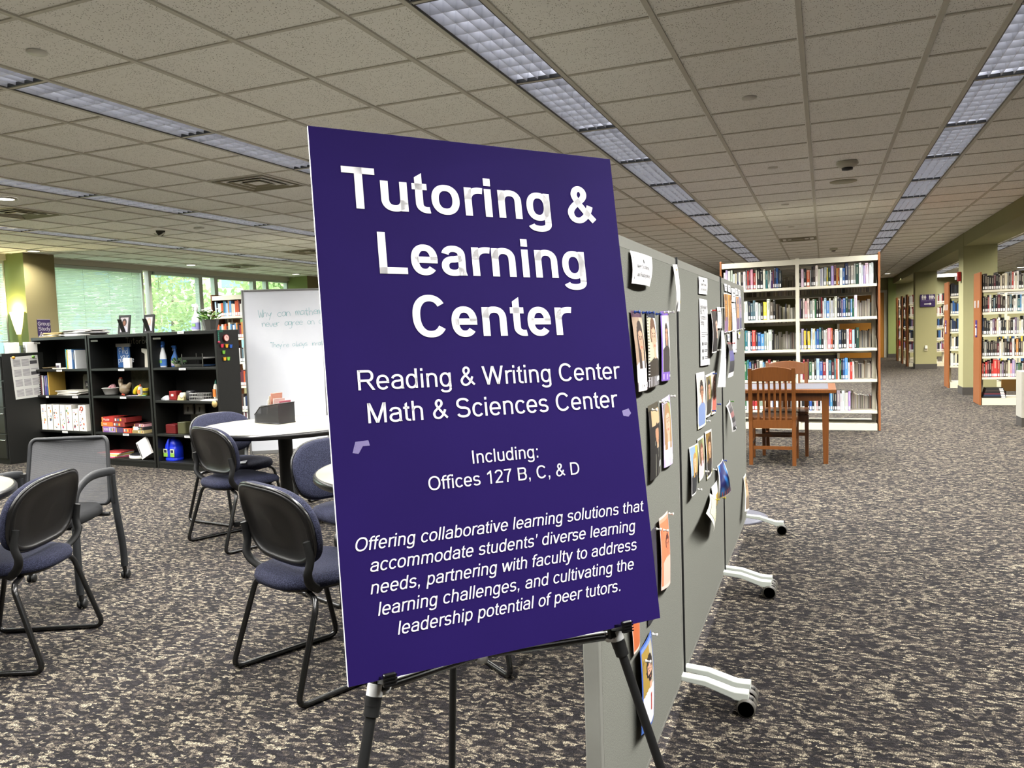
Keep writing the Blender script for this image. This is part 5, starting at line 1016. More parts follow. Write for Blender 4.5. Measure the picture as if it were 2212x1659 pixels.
# ---------------------------------------------------------------- grey partition of three panels on casters
XP, XB = -.478, -.515
FELT = NT('grey_panel_fabric'); n1 = FELT.noise(FELT.coords(), 330, 2); n2 = FELT.noise(FELT.coords(), 60, 3); FELT.color(FELT.mix(n2.outputs[0], FELT.ramp(n1.outputs[0], [(.35, lin('#60615b')), (.65, lin('#8c8d85'))]), lin('#777871'))); FELT.val(Roughness=.95, Specular_IOR_Level=.1); FELT.bump(n1.outputs[0], .25, .002); FELT = FELT.m
PFR = plain('grey_panel_frame', '#8f9089', .45, .25); ARM = plain('pale_grey_foot', '#d2d8d0', .45, 0, .4, .02); TYRE = plain('caster_tyre', '#55524c', .5)
def panel(y0, y1, lab, arms):
    t = thing('partition_panel', lab, 'partition', ((XP+XB)/2, (y0+y1)/2, 0), 0, 'grey partition panels'); hw = (y1-y0)/2-.004; hx = (XP-XB)/2; z0, z1 = .095, 1.588
    b = MB(); f = .028
    b.rbox(-hx, hx, -hw, -hw+f, z0, z1, .004); b.rbox(-hx, hx, hw-f, hw, z0, z1, .004); b.box(-hx, hx, -hw+f, hw-f, z1-f, z1); b.box(-hx, hx, -hw+f, hw-f, z0, z0+.012); b.build('frame', PFR, t)
    b = MB(); b.box(-hx+.001, hx-.0005, -hw+f-.001, hw-f+.001, z0+.012, z1-f); b.build('fabric', FELT, t)
    for ya in arms:
        for s in (1, -1):
            b = MB(); yy = ya-(y0+y1)/2; w_ = .02
            sec = [(hx*.6, .118, .10), (.10, .112, .09), (.185, .088, .062), (.200, .085, .055), (.245, .085, .055)]
            b.loft([[(s*x_, yy-w_, zb), (s*x_, yy+w_, zb), (s*x_, yy+w_, zt), (s*x_, yy-w_, zt)] for x_, zt, zb in sec], True); a_ = bevel(b.build('foot_arm', ARM, t), .003)
            b = MB(); cx_ = s*.225
            for dx in (-.017, .017):
                My = Matrix.Translation((cx_+.012, yy+dx, .0325)) @ Matrix.Rotation(PI/2, 4, 'X'); b.lathe([(.027, -.011), (.0325, -.008), (.0325, .008), (.027, .011)], 28, None, 0, My); b.lathe([(.0001, -.0115), (.027, -.0115)], 24, None, 1, My); b.lathe([(.027, .0115), (.0001, .0115)], 24, None, 1, My)
            b.box(cx_-.012, cx_+.035, yy-.006, yy+.006, .03, .062, None, 1); b.tube([(cx_, yy, .05), (cx_, yy, .07)], .008, 8, None, 1); b.build('caster', [TYRE, BLKP], a_)
    return t
panel(1.66, 2.772, 'nearest grey fabric partition panel, carrying the large portrait photos', (1.72, 2.735)); panel(2.776, 4.020, 'middle grey fabric partition panel, with the tall exam review flyer', (2.815, 3.98)); panel(4.024, 5.262, 'farthest grey fabric partition panel, with photos crowded along its top', (4.06, 5.215))
for i, y in enumerate((2.774, 4.022)):
    b = MB(); b.tube([(XP+.001, y, .1), (XP+.001, y, 1.592)], .0045, 8); b.tube([(XB-.001, y, .1), (XB-.001, y, 1.592)], .0045, 8); tag(b.build('hinge_strip', BLKP), f'dark hinge strip between the {("nearest and middle", "middle and farthest")[i]} partition panels', 'hinge', 'partition hinges')
b = MB(); b.lathe([(.0001, .018), (.20, .016), (.23, .006), (.23, 0)], 40); b.tube([(0, 0, .01), (0, 0, .75)], .025, 12); o = b.build('pedestal_base', plain('slate_metal', '#4a4c58', .45, .3)); o.location = (-.60, 5.62, 0); tag(o, 'dark slate round pedestal base on the carpet behind the far end of the partition', 'stand')
# ---------------------------------------------------------------- papers and photos pinned to the partition
SH = {
 'meet': ( (-0.474, 2.055, 1.557), (-0.466, 2.298, 1.557), (-0.468, 2.268, 1.470), (-0.466, 2.031, 1.469) ),
 'curlfly': ( (-0.473, 2.679, 1.561), (-0.473, 2.769, 1.567), (-0.440, 2.560, 1.402), (-0.448, 2.580, 1.398) ),
 'smallsign': ( (-0.474, 3.274, 1.552), (-0.474, 3.534, 1.555), (-0.474, 3.519, 1.485), (-0.474, 3.272, 1.482) ),
 'exam': ( (-0.475, 3.285, 1.463), (-0.475, 3.516, 1.462), (-0.472, 3.550, 1.178), (-0.472, 3.272, 1.187) ),
 'womandark': ( (-0.460, 3.513, 1.419), (-0.473, 3.809, 1.419), (-0.473, 3.753, 1.230), (-0.450, 3.458, 1.231) ),
 'smallw': ( (-0.472, 3.835, 1.437), (-0.472, 3.981, 1.438), (-0.472, 3.994, 1.335), (-0.472, 3.830, 1.336) ),
 'longw': ( (-0.473, 3.993, 1.323), (-0.473, 4.086, 1.322), (-0.428, 3.736, 1.063), (-0.438, 3.527, 1.079) ),
 'h1': ( (-0.474, 4.155, 1.561), (-0.474, 4.278, 1.563), (-0.474, 4.292, 1.526), (-0.474, 4.179, 1.525) ),
 'h2': ( (-0.474, 4.316, 1.561), (-0.474, 4.433, 1.563), (-0.474, 4.460, 1.523), (-0.474, 4.339, 1.525) ),
 'h3': ( (-0.471, 4.456, 1.550), (-0.471, 4.652, 1.553), (-0.471, 4.668, 1.475), (-0.471, 4.467, 1.476) ),
 'h3b': ( (-0.469, 4.447, 1.467), (-0.469, 4.643, 1.471), (-0.469, 4.671, 1.191), (-0.469, 4.449, 1.197) ),
 'h4': ( (-0.474, 4.697, 1.559), (-0.474, 4.814, 1.560), (-0.474, 4.828, 1.522), (-0.474, 4.709, 1.521) ),
 'h5': ( (-0.474, 4.848, 1.557), (-0.474, 4.983, 1.557), (-0.474, 4.993, 1.522), (-0.474, 4.862, 1.521) ),
 'pa': ( (-0.474, 4.130, 1.514), (-0.474, 4.291, 1.516), (-0.474, 4.288, 1.310), (-0.474, 4.138, 1.308) ),
 'pb': ( (-0.474, 4.306, 1.516), (-0.474, 4.480, 1.516), (-0.474, 4.472, 1.314), (-0.474, 4.300, 1.310) ),
 'pc': ( (-0.473, 4.713, 1.516), (-0.473, 4.866, 1.518), (-0.473, 4.875, 1.317), (-0.473, 4.715, 1.314) ),
 'pd': ( (-0.474, 4.891, 1.519), (-0.474, 5.029, 1.519), (-0.474, 5.030, 1.320), (-0.474, 4.900, 1.316) ),
 'lab': ( (-0.474, 4.260, 1.303), (-0.474, 4.354, 1.299), (-0.474, 4.361, 1.262), (-0.474, 4.263, 1.266) ),
 'dark': ( (-0.474, 4.262, 1.258), (-0.474, 4.412, 1.252), (-0.458, 4.229, 1.098), (-0.448, 4.021, 1.086) ),
 'tiny': ( (-0.474, 4.809, 1.303), (-0.474, 4.943, 1.301), (-0.474, 4.903, 1.266), (-0.474, 4.819, 1.268) ),
 'P1': ( (-0.474, 2.044, 1.399), (-0.474, 2.171, 1.398), (-0.466, 2.198, 1.178), (-0.463, 2.066, 1.182) ),
 'P2': ( (-0.474, 2.238, 1.399), (-0.474, 2.357, 1.396), (-0.468, 2.375, 1.179), (-0.466, 2.204, 1.180) ),
 'P3': ( (-0.474, 2.448, 1.401), (-0.474, 2.586, 1.404), (-0.472, 2.580, 1.178), (-0.468, 2.415, 1.185) ),
 'P4': ( (-0.473, 2.228, 1.127), (-0.474, 2.380, 1.129), (-0.466, 2.350, 0.914), (-0.468, 2.216, 0.911) ),
 'P5': ( (-0.472, 2.431, 1.127), (-0.474, 2.576, 1.131), (-0.472, 2.599, 0.899), (-0.470, 2.433, 0.911) ),
 'orange': ( (-0.466, 2.319, 0.778), (-0.474, 2.497, 0.762), (-0.470, 2.499, 0.524), (-0.463, 2.313, 0.558) ),
 'hidden': ( (-0.474, 2.278, 0.763), (-0.474, 2.295, 0.759), (-0.474, 2.307, 0.681), (-0.474, 2.294, 0.685) ),
 'beard': ( (-0.458, 1.988, 0.506), (-0.472, 2.195, 0.483), (-0.468, 2.189, 0.229), (-0.458, 1.979, 0.276) ),
 'orange2': ( (-0.474, 1.922, 0.595), (-0.474, 2.028, 0.560), (-0.474, 2.038, 0.512), (-0.474, 1.950, 0.523) ),
 'man': ( (-0.474, 3.159, 1.164), (-0.474, 3.386, 1.157), (-0.474, 3.402, 0.930), (-0.474, 3.175, 0.936) ),
 'q1': ( (-0.474, 3.416, 1.139), (-0.474, 3.590, 1.139), (-0.474, 3.572, 0.958), (-0.474, 3.405, 0.956) ),
 'q2': ( (-0.474, 3.596, 1.139), (-0.474, 3.745, 1.141), (-0.474, 3.749, 0.948), (-0.474, 3.584, 0.949) ),
 't1': ( (-0.474, 2.950, 0.898), (-0.474, 3.157, 0.885), (-0.466, 3.053, 0.717), (-0.458, 2.891, 0.725) ),
 't2': ( (-0.474, 3.159, 0.900), (-0.474, 3.330, 0.895), (-0.474, 3.326, 0.730), (-0.474, 3.182, 0.722) ),
 't3': ( (-0.474, 3.374, 0.901), (-0.474, 3.576, 0.888), (-0.474, 3.568, 0.691), (-0.474, 3.405, 0.688) ),
 'blue': ( (-0.466, 3.695, 0.700), (-0.474, 3.965, 0.689), (-0.388, 3.548, 0.615), (-0.468, 3.718, 0.537) ),
 'cert1': ( (-0.472, 3.527, 0.633), (-0.472, 3.722, 0.627), (-0.470, 3.720, 0.521), (-0.470, 3.572, 0.522) ),
 'cert2': ( (-0.474, 3.484, 0.614), (-0.474, 3.666, 0.551), (-0.458, 3.468, 0.447), (-0.418, 2.966, 0.647) ),
 'strip': ( (-0.474, 4.157, 0.934), (-0.474, 4.315, 0.951), (-0.428, 4.165, 0.817), (-0.448, 4.166, 0.794) ),
 'endp': ( (-0.474, 5.005, 0.402), (-0.474, 5.126, 0.412), (-0.438, 4.930, 0.224), (-0.448, 4.787, 0.235) ),
}

PSH = dict(womandark='dark haired person photo', smallw='small white note of middle panel', pa='amber photo', pb='golden photo', pc='tan photo', pd='grey lilac photo', dark='narrow dark photo', P1='large portrait next to the sign', P2='second large portrait', P3='violet portrait', P4='portrait with dark clothes', P5='lilac portrait', orange='orange portrait', beard='bearded portrait', man='photo of the light blue shirt', q1='olive toned photo', q2='coral top photo', t1='fair haired person photo', t2='pale top photo', t3='warm brown photo', blue='small blue poster', cert1='white and gold card', strip='curled photo strip')
def sheet(name, key, paint, lab, cat, group=None, bow=0.0, res=(30, 40), extra=None, pins=(), back='#d9d8d4'):
    """a sheet with corners TL, TR, BR, BL; paint(s, t) gives its printed colour"""
    TL, TR, BR, BL = [Vector(p) for p in SH[key]] if isinstance(key, str) else [Vector(p) for p in key]
    def pos(s, t_, e=0.0):
        p = (TL*(1-s)+TR*s)*(1-t_)+(BL*(1-s)+BR*s)*t_; p = p.copy(); p.x += bow*math.sin(PI*s)*(.4+.6*t_)+abs(bow)*.6*math.sin(PI*t_)+e; return p
    nu, nv_ = res; vs = [pos(i/nu, j/nv_) for j in range(nv_+1) for i in range(nu+1)]; b = MB(); base = len(b.v); b.v += [tuple(v) for v in vs]
    for j in range(nv_):
        for i in range(nu):
            k = j*(nu+1)+i; b.f.append((k, k+nu+1, k+nu+2, k+1)); b.c.append(paint((i+.5)/nu, (j+.5)/nv_)); b.mi.append(0); b.sm.append(True)
    if extra:
        W_ = (TR-TL).length; H_ = (BL-TL).length
        for q_, c in extra(W_, H_): b.poly([pos(x_/W_, y_/H_, .0008) for x_, y_ in q_], c)
    o = b.build(name, PRINT); tag(o, lab, cat, group)
    for s, t_, c, where in pins:
        p = pos(s, t_, 0); b = MB(); M_ = Matrix.Translation(p) @ Matrix.Rotation(PI/2, 4, 'Y') @ Matrix.Rotation(.15, 4, 'X'); b.lathe([(.0006, -.002), (.0006, .006), (.0045, .006), (.0045, .008), (.0026, .010), (.0024, .017), (.0048, .019), (.0046, .0215), (.0001, .022)], 10, C(c), M=M_)
        tag(b.build('push_pin', PLAST), f'{dict(zip(("#f0efe9", "#23479c", "#c8352c", "#d8c832", "#57a23c"), ("white", "blue", "red", "yellow", "green"))).get(c, "white")} push pin at the {where} of the {PSH.get(key, "nearly hidden photo") if isinstance(key, str) else "nearly hidden photo"}', 'push pin', 'push pins on the partition')
    return o
def paper(bg): c = C(bg); return lambda s, t_: c
def portrait(bg, hair, skin, cl, cx=.5, cy=.42, r=.2, asp=1.5, long=False, border=None, bcol='#efeee8', bg2=None, cap=None, beard=None, tilt=0.0, head=None):
    bg_, ha, sk, c_, bc = C(bg), C(hair), C(skin), C(cl), C(bcol); b2 = C(bg2) if bg2 else bg_; bd = C(beard) if beard else None; sh = tuple(k*.62 for k in sk); lip = (sk[0]*.75, sk[1]*.45, sk[2]*.45); hd = C(head) if head else None
    def f(s, t_):
        if border and (s < border or s > 1-border or t_ < border/asp or t_ > 1-border/asp*(1 if cap is None else cap)): return bc
        if hd and t_ < .08: return hd
        x = (s-cx-(t_-cy)*tilt)/r; y = (t_-cy)*asp/r
        if x*x/.78+y*y/1.35 < .86 and y > -.72+.25*abs(x):
            if bd and y > .25+.0*x and (x*x/.70+(y-.0)**2/1.2 < .9): return lip if abs(x) < .26 and abs(y-.60) < .08 else bd
            for ex in (-.36, .36):
                if (x-ex)**2/.022+(y+.06)**2/.008 < 1: return tuple(k*.3 for k in ha)
                if abs(x-ex) < .2 and abs(y+.25) < .05: return tuple(k*.6+.02 for k in ha)
            if abs(x) < .10 and .12 < y < .30: return sh
            if abs(x) < .30 and abs(y-.58+.15*x*x) < .075: return lip
            return tuple(k*(1-.18*max(0, -x)) for k in sk)
        if (x*x/1.25+(y+.12)**2/1.75 < 1.0) and y < .35: return ha
        if long and abs(x) < 1.18 and -.4 < y < 2.1 and abs(x) > .42+.12*(y < .9): return ha
        if abs(x) < .40 and .7 < y < 1.55-.0*x: return sh if y < 1.05 else sk
        if y > 1.35+.22*abs(x)**1.3 and abs(x) < 2.3: return c_
        return bg_ if (s+t_*.2) < .62 else b2
    return f
WPIN, BPIN, RPIN, YPIN, GPIN = '#f0efe9', '#23479c', '#c8352c', '#d8c832', '#57a23c'
def lines(txts, col='#3a3a3c'):
    """(text, size share of height, left share, baseline share) rows of print"""
    def g(W_, H_):
        out = []
        for s_, sz, x_, y_, wd in txts:
            q_, w0 = text_quads(s_, sz*H_, False); k = wd*W_/w0
            out += [([(x_*W_+a*k, y_*H_-b_) for a, b_ in p], C(col)) for p in q_]
        return out
    return g
def blocks(rows, col='#6d6c70'):
    return lambda W_, H_: [([(x0*W_, y0*H_), (x1*W_, y0*H_), (x1*W_, y1*H_), (x0*W_, y1*H_)], C(c or col)) for x0, x1, y0, y1, c in rows]
def both(*fs): return lambda W_, H_: sum((f(W_, H_) for f in fs), [])
G1 = 'papers on the partition'; G2 = 'photos on the partition'
sheet('paper_notice', 'meet', paper('#eeeef0'), 'curled white notice headed Meet Our Writing, high on the nearest panel', 'paper', G1, .008, extra=both(lines([('Meet Our Writing', .17, .17, .50, .58), ('and Reading Mentors', .17, .17, .76, .66)]), blocks([(.46, .50, .20, .32, '#3a3a3c'), (.07, .085, .18, .85, '#55545a'), (.92, .935, .3, .82, '#55545a')])), pins=())
sheet('paper_flyer', 'curlfly', paper('#f0efee'), 'long white flyer curling away at the joint of nearest and middle panels', 'paper', G1, .01, extra=both(blocks([(.15, .85, .32+k*.035, .345+k*.035, '#8d8c90') for k in range(9)]+[(.2, .4, .80, .9, '#c9b03a'), (.55, .75, .78, .84, '#c9b03a'), (.3, .45, .1, .14, '#c9a83a'), (.2, .8, .68, .70, '#6d6c70')])))
sheet('paper_notice', 'smallsign', paper('#eeeeee'), 'small white notice headed Meet Our Math Tutors above the exam review flyer', 'paper', G1, .002, extra=both(lines([('Meet Our Math', .2, .2, .50, .62), ('and Science Tutors', .2, .18, .78, .66)], '#222226'), blocks([(.46, .54, .14, .26, '#3a3a3c'), (.05, .08, .1, .3, '#77767a'), (.9, .94, .75, .9, '#77767a')])))
sheet('paper_flyer', 'exam', paper('#f1f1f2'), 'tall white Exam Review flyer on the middle panel, pinned flat', 'paper', G1, .002, extra=both(lines([('Exam Review for', .10, .06, .15, .86), ('BIO 110:', .10, .06, .23, .5), ('Foundations of', .10, .06, .31, .74), ('Biology', .10, .06, .39, .4)], '#26262a'), blocks([(.08, .92, .445, .448, None), (.12, .75, .50, .51, None), (.12, .82, .53, .54, None), (.12, .5, .56, .57, None), (.06, .94, .62, .622, None)]+[(.16, .28, .65+.105*k, .70+.105*k, '#2a2a2c') for k in range(3)]+[(.36, .72, .655+.105*k, .668+.105*k, '#55545a') for k in range(3)]+[(.36, .66, .68+.105*k, .69+.105*k, '#55545a') for k in range(3)]+[(.06, .94, .725+.105*k, .727+.105*k, None) for k in range(2)]+[(.06, .94, .95, .953, None)])))
sheet('portrait_photo', 'womandark', portrait('#2c211d', '#1d1412', '#d8ae9a', '#1a1819', .55, .38, .26, 1.4, True, .04), 'curled photo of a dark haired person right of the exam flyer', 'photo', G2, .012, pins=((.05, .02, RPIN, 'top left corner'), (.9, .02, WPIN, 'top right corner'), (.85, .97, WPIN, 'bottom')))
sheet('paper_note', 'smallw', paper('#ebebea'), 'small white note at the right edge of the middle panel, upper', 'paper', G1, .004, extra=blocks([(.15, .85, .2+.08*k, .24+.08*k, '#9a999c') for k in range(8)]), pins=((.8, .04, WPIN, 'top'),))
sheet('paper_flyer', 'longw', paper('#f0eff0'), 'long white receipt like sheet hanging at the right edge of middle panel', 'paper', G1, .012, extra=blocks([(.25, .8, .12+.055*k, .135+.055*k, '#8a898d') for k in range(10)]+[(.6, .85, .44, .52, '#5a595d'), (.2, .6, .50, .515, '#3a393d'), (.2, .8, .72, .728, '#5a595d'), (.35, .7, .80, .9, '#b9b8bc')]))
for key, nm in (('h1', 'leftmost'), ('h2', 'second from left'), ('h4', 'second from right'), ('h5', 'rightmost')):
    sheet('name_card', key, paper('#ececed'), f'{nm} of the small white name cards along the top of the farthest panel', 'card', 'name cards on the farthest panel', .002, (6, 4), extra=blocks([(.2, .75, .3, .42, '#77767a'), (.25, .6, .6, .7, '#99989c')]))
sheet('paper_notice', 'h3', paper('#efeff0'), 'white card between the name cards, topping the long strip of farthest panel', 'paper', G1, .003, extra=blocks([(.2, .8, .3, .4, '#77767a'), (.2, .7, .55, .65, '#99989c')])); sheet('paper_flyer', 'h3b', paper('#f0f0f1'), 'long white strip of print hanging down the farthest panel', 'paper', G1, .004, extra=blocks([(.2, .8, .1+.08*k, .12+.08*k, '#a9a8ac') for k in range(9)]+[(.55, .9, .93, .95, '#2c2b3c')]))
sheet('group_photo', 'pa', portrait('#b07a3a', '#7a5a38', '#c08a4a', '#8a6a8a', .4, .3, .3, 1.6, True, .03), 'amber coloured photo at the left of the farthest panel', 'photo', G2, .004, pins=((.1, .98, WPIN, 'bottom left corner'),)); sheet('group_photo', 'pb', portrait('#c98f3c', '#8a5a2a', '#b9884a', '#a87a2c', .6, .3, .3, 1.6, True, .03), 'golden photo second along the top of the farthest panel', 'photo', G2, .004, pins=((.5, .98, WPIN, 'bottom'),))
sheet('group_photo', 'pc', portrait('#b98a5c', '#7a6a7c', '#c9a07a', '#6a5a78', .5, .35, .3, 1.6, False, .03), 'tan photo right of the long strip on the farthest panel', 'photo', G2, .004, pins=((.5, .98, WPIN, 'bottom'),)); sheet('group_photo', 'pd', portrait('#8d8aa6', '#6a5a6c', '#b9a0a8', '#5a5a78', .5, .35, .3, 1.6, False, .03), 'grey lilac photo at the right end of the farthest panel', 'photo', G2, .004, pins=((.7, .98, WPIN, 'bottom'),))
sheet('name_card', 'lab', paper('#e9e9ec'), 'small white label under the amber photo on the farthest panel', 'card', 'name cards on the farthest panel', .002, (6, 4), extra=blocks([(.3, .7, .3, .6, '#6a7a9a')])); sheet('name_card', 'tiny', lambda s, t_: C('#d8d23c') if t_ < .4 and s > .4 else C('#e6e6dc'), 'tiny white and yellow tag under the tan photo on the farthest panel', 'card', 'name cards on the farthest panel', .002, (6, 6))
sheet('portrait_photo', 'dark', lambda s, t_: C('#7a2c26') if t_ < .06 else C('#3f3a3c') if t_ < .25 else C('#4a4680') if t_ < .55 else C('#262528') if t_ < .88 else C('#d9d8d6'), 'narrow dark photo seen edge on, below the white label of farthest panel', 'photo', G2, .02, pins=((.8, .02, RPIN, 'top'),))
sheet('portrait_photo', 'P1', portrait('#a8907a', '#3a2c26', '#d2a184', '#d9d4d2', .52, .36, .27, 1.6, True, .0, cap=None, head='#54344a', bg2='#c9b8a0'), 'large portrait photo with long hair and tan background, next to the sign edge', 'photo', G2, .006, (34, 64), extra=blocks([(.0, 1, .885, 1, '#4d2c44'), (.30, 1.0, .905, .965, '#eceaea'), (.4, .85, .925, .945, '#77767a')]), pins=((.12, .02, BPIN, 'top left corner'), (.92, .02, BPIN, 'top right corner')))
sheet('portrait_photo', 'P2', portrait('#c9c4a8', '#6a4a34', '#dfae90', '#3a3228', .55, .34, .30, 1.6, False, .0, head='#20283f', bg2='#eeece6', tilt=.1), 'large portrait photo of a smiling person in a dark top, second from the sign', 'photo', G2, .006, (34, 64), extra=both(blocks([(0, .11, k*.02, k*.02+.008, '#e6e6ea' if k % 2 else '#23222a') for k in range(46)]), blocks([(.0, 1, .86, 1.0, '#24222c')]+[(.05+.1*k, .08+.1*k, .86, .99, '#d6d6dc') for k in range(9)]+[(.62, 1, .875, .935, '#f0f0f2')])), pins=((.1, .02, BPIN, 'top left corner'), (.95, .02, BPIN, 'top right corner')))
def purp_frame(s, t_, f=portrait('#d6d3d0', '#30241f', '#c89478', '#3a3230', .55, .33, .17, 1.55, True)): return C('#7d5cb8') if (s < .12 or t_ < .07 or t_ > .87) else f(s, t_)
sheet('portrait_photo', 'P3', purp_frame, 'large portrait photo on a violet sheet, third from the sign edge', 'photo', G2, .004, (34, 64), extra=blocks([(.1, .6, .9, .98, '#b49ad8'), (.85, 1, .92, .95, '#efe9f4')]), pins=((.2, .02, WPIN, 'top left corner'), (.95, .02, WPIN, 'top right corner')))
def suit(s, t_): 
    x = (s-.62)/.2; y = (t_-.42)*1.5/.2
    if t_ < .09: return C('#4a4436')
    if x*x+y*y/1.5 < .8: return C('#b98a6a') if y > -.5 else C('#2a211c')
    if t_ < .30: return C('#c9ab84') if s > .2 else C('#2c2823')
    if s > .42 and t_ < .62 and t_ > .45+abs(x)*.03 and abs(x) < .5: return C('#c9a988')
    if t_ > .5 and (abs(s-.35-t_*.08) < .012 or abs(s-.62-t_*.1) < .012): return C('#8a8a7c')
    return C('#1f1d1c')
sheet('portrait_photo', 'P4', suit, 'portrait photo with dark clothes in the second row beside the sign', 'photo', G2, .006, (30, 60), extra=blocks([(.78, 1, .82, .90, '#e9e9ec')]), pins=((.15, .06, WPIN, 'top left corner'), (.95, .02, WPIN, 'top right corner')))
sheet('portrait_photo', 'P5', portrait('#9a8f86', '#a8825c', '#e2b59c', '#e6e2ea', .5, .36, .30, 1.6, True, .06, '#cfc4ea', bg2='#a3b06a', head='#c9bde8'), 'portrait photo on a lilac sheet in the second row of the nearest panel', 'photo', G2, .004, (30, 60), extra=blocks([(.0, .6, .88, .99, '#c9b9ea'), (.6, 1, .86, .94, '#efedf4')]), pins=((.1, .03, WPIN, 'top left corner'), (.9, .02, WPIN, 'top right corner')))
sheet('portrait_photo', 'orange', portrait('#e8845c', '#5a2a20', '#d9805c', '#d9c0b0', .62, .42, .20, 1.9, False, .05, '#ecd0c6', head='#f0a488', cap=2.0), 'orange tinted portrait photo low on the nearest panel', 'photo', G2, .006, (30, 60), pins=((.12, .17, WPIN, 'left edge'), (.9, .03, WPIN, 'top right corner')))
sheet('portrait_photo', [(-.474, 2.16, .765), (-.472, 2.29, .762), (-.472, 2.30, .50), (-.474, 2.17, .50)], portrait('#3a3644', '#1d1a1c', '#a87a64', '#2c2b34', .4, .4, .25, 1.7), 'portrait photo almost hidden behind the right edge of the purple sign', 'photo', G2, .004, pins=((.9, .02, WPIN, 'top right corner'),))
sheet('portrait_photo', [(-.470, 1.90, .76), (-.472, 2.03, .755), (-.470, 2.045, .50), (-.466, 1.955, .505)], portrait('#e8794c', '#5a2a20', '#d9805c', '#c96a3c', .6, .4, .22, 1.7, False, .05, '#ecd0c6'), 'orange photo peeping out behind the right easel clip', 'photo', G2, .004)
sheet('portrait_photo', 'beard', portrait('#a88a3c', '#241a14', '#d9a58a', '#e9e9f0', .55, .36, .24, 1.9, False, .06, '#3f63b8', beard='#2a1c16', bg2='#b9b4a4', head='#7a94d0'), 'portrait photo of a bearded person in a white shirt, lowest on the nearest panel', 'photo', G2, .008, (30, 66), extra=blocks([(.52, .60, .62, .82, '#c0392c'), (.0, .35, .9, .99, '#3f6ab8')]), pins=((.15, .16, WPIN, 'left edge'), (.9, .03, WPIN, 'top right corner')))
sheet('portrait_photo', 'man', portrait('#d9d0c0', '#231a16', '#a8765a', '#7d92c0', .5, .34, .20, 1.4, False, .07, '#efeee8', cap=.0 or 1.0), 'photo of a person in a light blue shirt below the exam flyer', 'photo', G2, .004, (30, 50), extra=blocks([(0, 1, .90, 1.0, '#e9e3a8')]), pins=((.9, .93, WPIN, 'bottom right corner'),))
sheet('portrait_photo', 'q1', portrait('#6a5f3c', '#2a221a', '#b98a6a', '#3a352a', .45, .35, .22, 1.4, False, .06, bg2='#8a8444'), 'olive toned photo in the middle of the trio below the exam flyer', 'photo', G2, .006, extra=blocks([(0, 1, .9, 1.0, '#e6e09a')]), pins=((.95, .93, BPIN, 'bottom right corner'),)); sheet('portrait_photo', 'q2', portrait('#d9c9c0', '#6a3c2c', '#dca58c', '#c86a5a', .5, .33, .24, 1.5, True, .06), 'photo of a person in a coral top, right of the olive toned photo', 'photo', G2, .006, extra=blocks([(0, 1, .9, 1.0, '#e6e0a4')]), pins=((.1, .03, BPIN, 'top'), (.95, .82, BPIN, 'right edge')))
sheet('portrait_photo', 't1', portrait('#86a0bc', '#b08a4c', '#d9b08c', '#26282c', .5, .36, .22, 1.6, True, .05, bg2='#b9b04c'), 'photo of a fair haired person in black, left of the lower trio on middle panel', 'photo', G2, .006, pins=((.8, .96, WPIN, 'bottom'),)); sheet('portrait_photo', 't2', portrait('#6a6a4a', '#7a4a38', '#d2a08c', '#d9c9d0', .5, .36, .22, 1.5, True, .07, bg2='#9aa06a'), 'photo of a person in a pale top, middle of the lower trio on middle panel', 'photo', G2, .004, extra=blocks([(0, 1, .9, 1.0, '#e6e08c')]), pins=((.95, .93, WPIN, 'bottom'),))
sheet('portrait_photo', 't3', portrait('#8a6a2c', '#4a3018', '#d2a27a', '#2a2420', .5, .36, .24, 1.5, True, .07, bg2='#5a4424'), 'photo in warm brown light, right of the lower trio on middle panel', 'photo', G2, .004, extra=blocks([(0, 1, .9, 1.0, '#e6e08c')]), pins=((.95, .92, WPIN, 'bottom'),))
def galaxy(s, t_):
    if s < .06 or s > .94 or t_ < .05 or t_ > .95: return C('#e6e6ec')
    n_ = math.sin(s*9+math.sin(t_*7))*math.cos(t_*8-s*3); a, c = C('#141a5c'), C('#2f7fd0'); k = max(0, n_)
    if t_ > .82 and math.sin(s*40) > .7: return C('#c04a4a')
    return tuple(a[i]*(1-k)+c[i]*k for i in range(3))
sheet('poster', 'blue', galaxy, 'small blue poster curling off the lower right of the middle panel', 'poster', None, .012, (26, 30), pins=((.8, .02, BPIN, 'top right corner'), (.15, .98, YPIN, 'bottom left corner')))
sheet('paper_note', 'cert1', lambda s, t_: C('#d9b23c') if (t_ > .5 and s > .5) else C('#efeeea'), 'small white and gold card overlapping the cream certificate', 'card', None, .004, pins=((.2, .6, YPIN, 'lower edge'),))
sheet('certificate', 'cert2', lambda s, t_: C('#efeee6') if (s < .12 or s > .88 or t_ < .1 or t_ > .88) else C('#77766c') if (s < .16 or s > .84 or t_ < .14 or t_ > .84) else C('#eae6c0'), 'cream certificate curling down below the blue poster', 'paper', G1, .012, (24, 30), extra=blocks([(.25, .75, .3+.08*k, .33+.08*k, '#a9a67c') for k in range(6)]))
sheet('photo_strip', 'strip', lambda s, t_: C('#e3e2e2') if (s < .12 or s > .88 or t_ < .04 or t_ > .95) else C(('#6a6668', '#4a4648', '#8a5a58', '#3a383a', '#7d7a7c', '#2c2a2c')[int(t_*6) % 6]), 'curled strip of dark photos on the farthest panel', 'photo', G2, .012, pins=((.8, .03, GPIN, 'top'),))
sheet('portrait_photo', 'endp', portrait('#a89a7a', '#5a4434', '#c9a07c', '#7a6a5a', .5, .35, .25, 1.6, False, .08), 'photo curling out past the far end of the partition', 'photo', G2, .012)

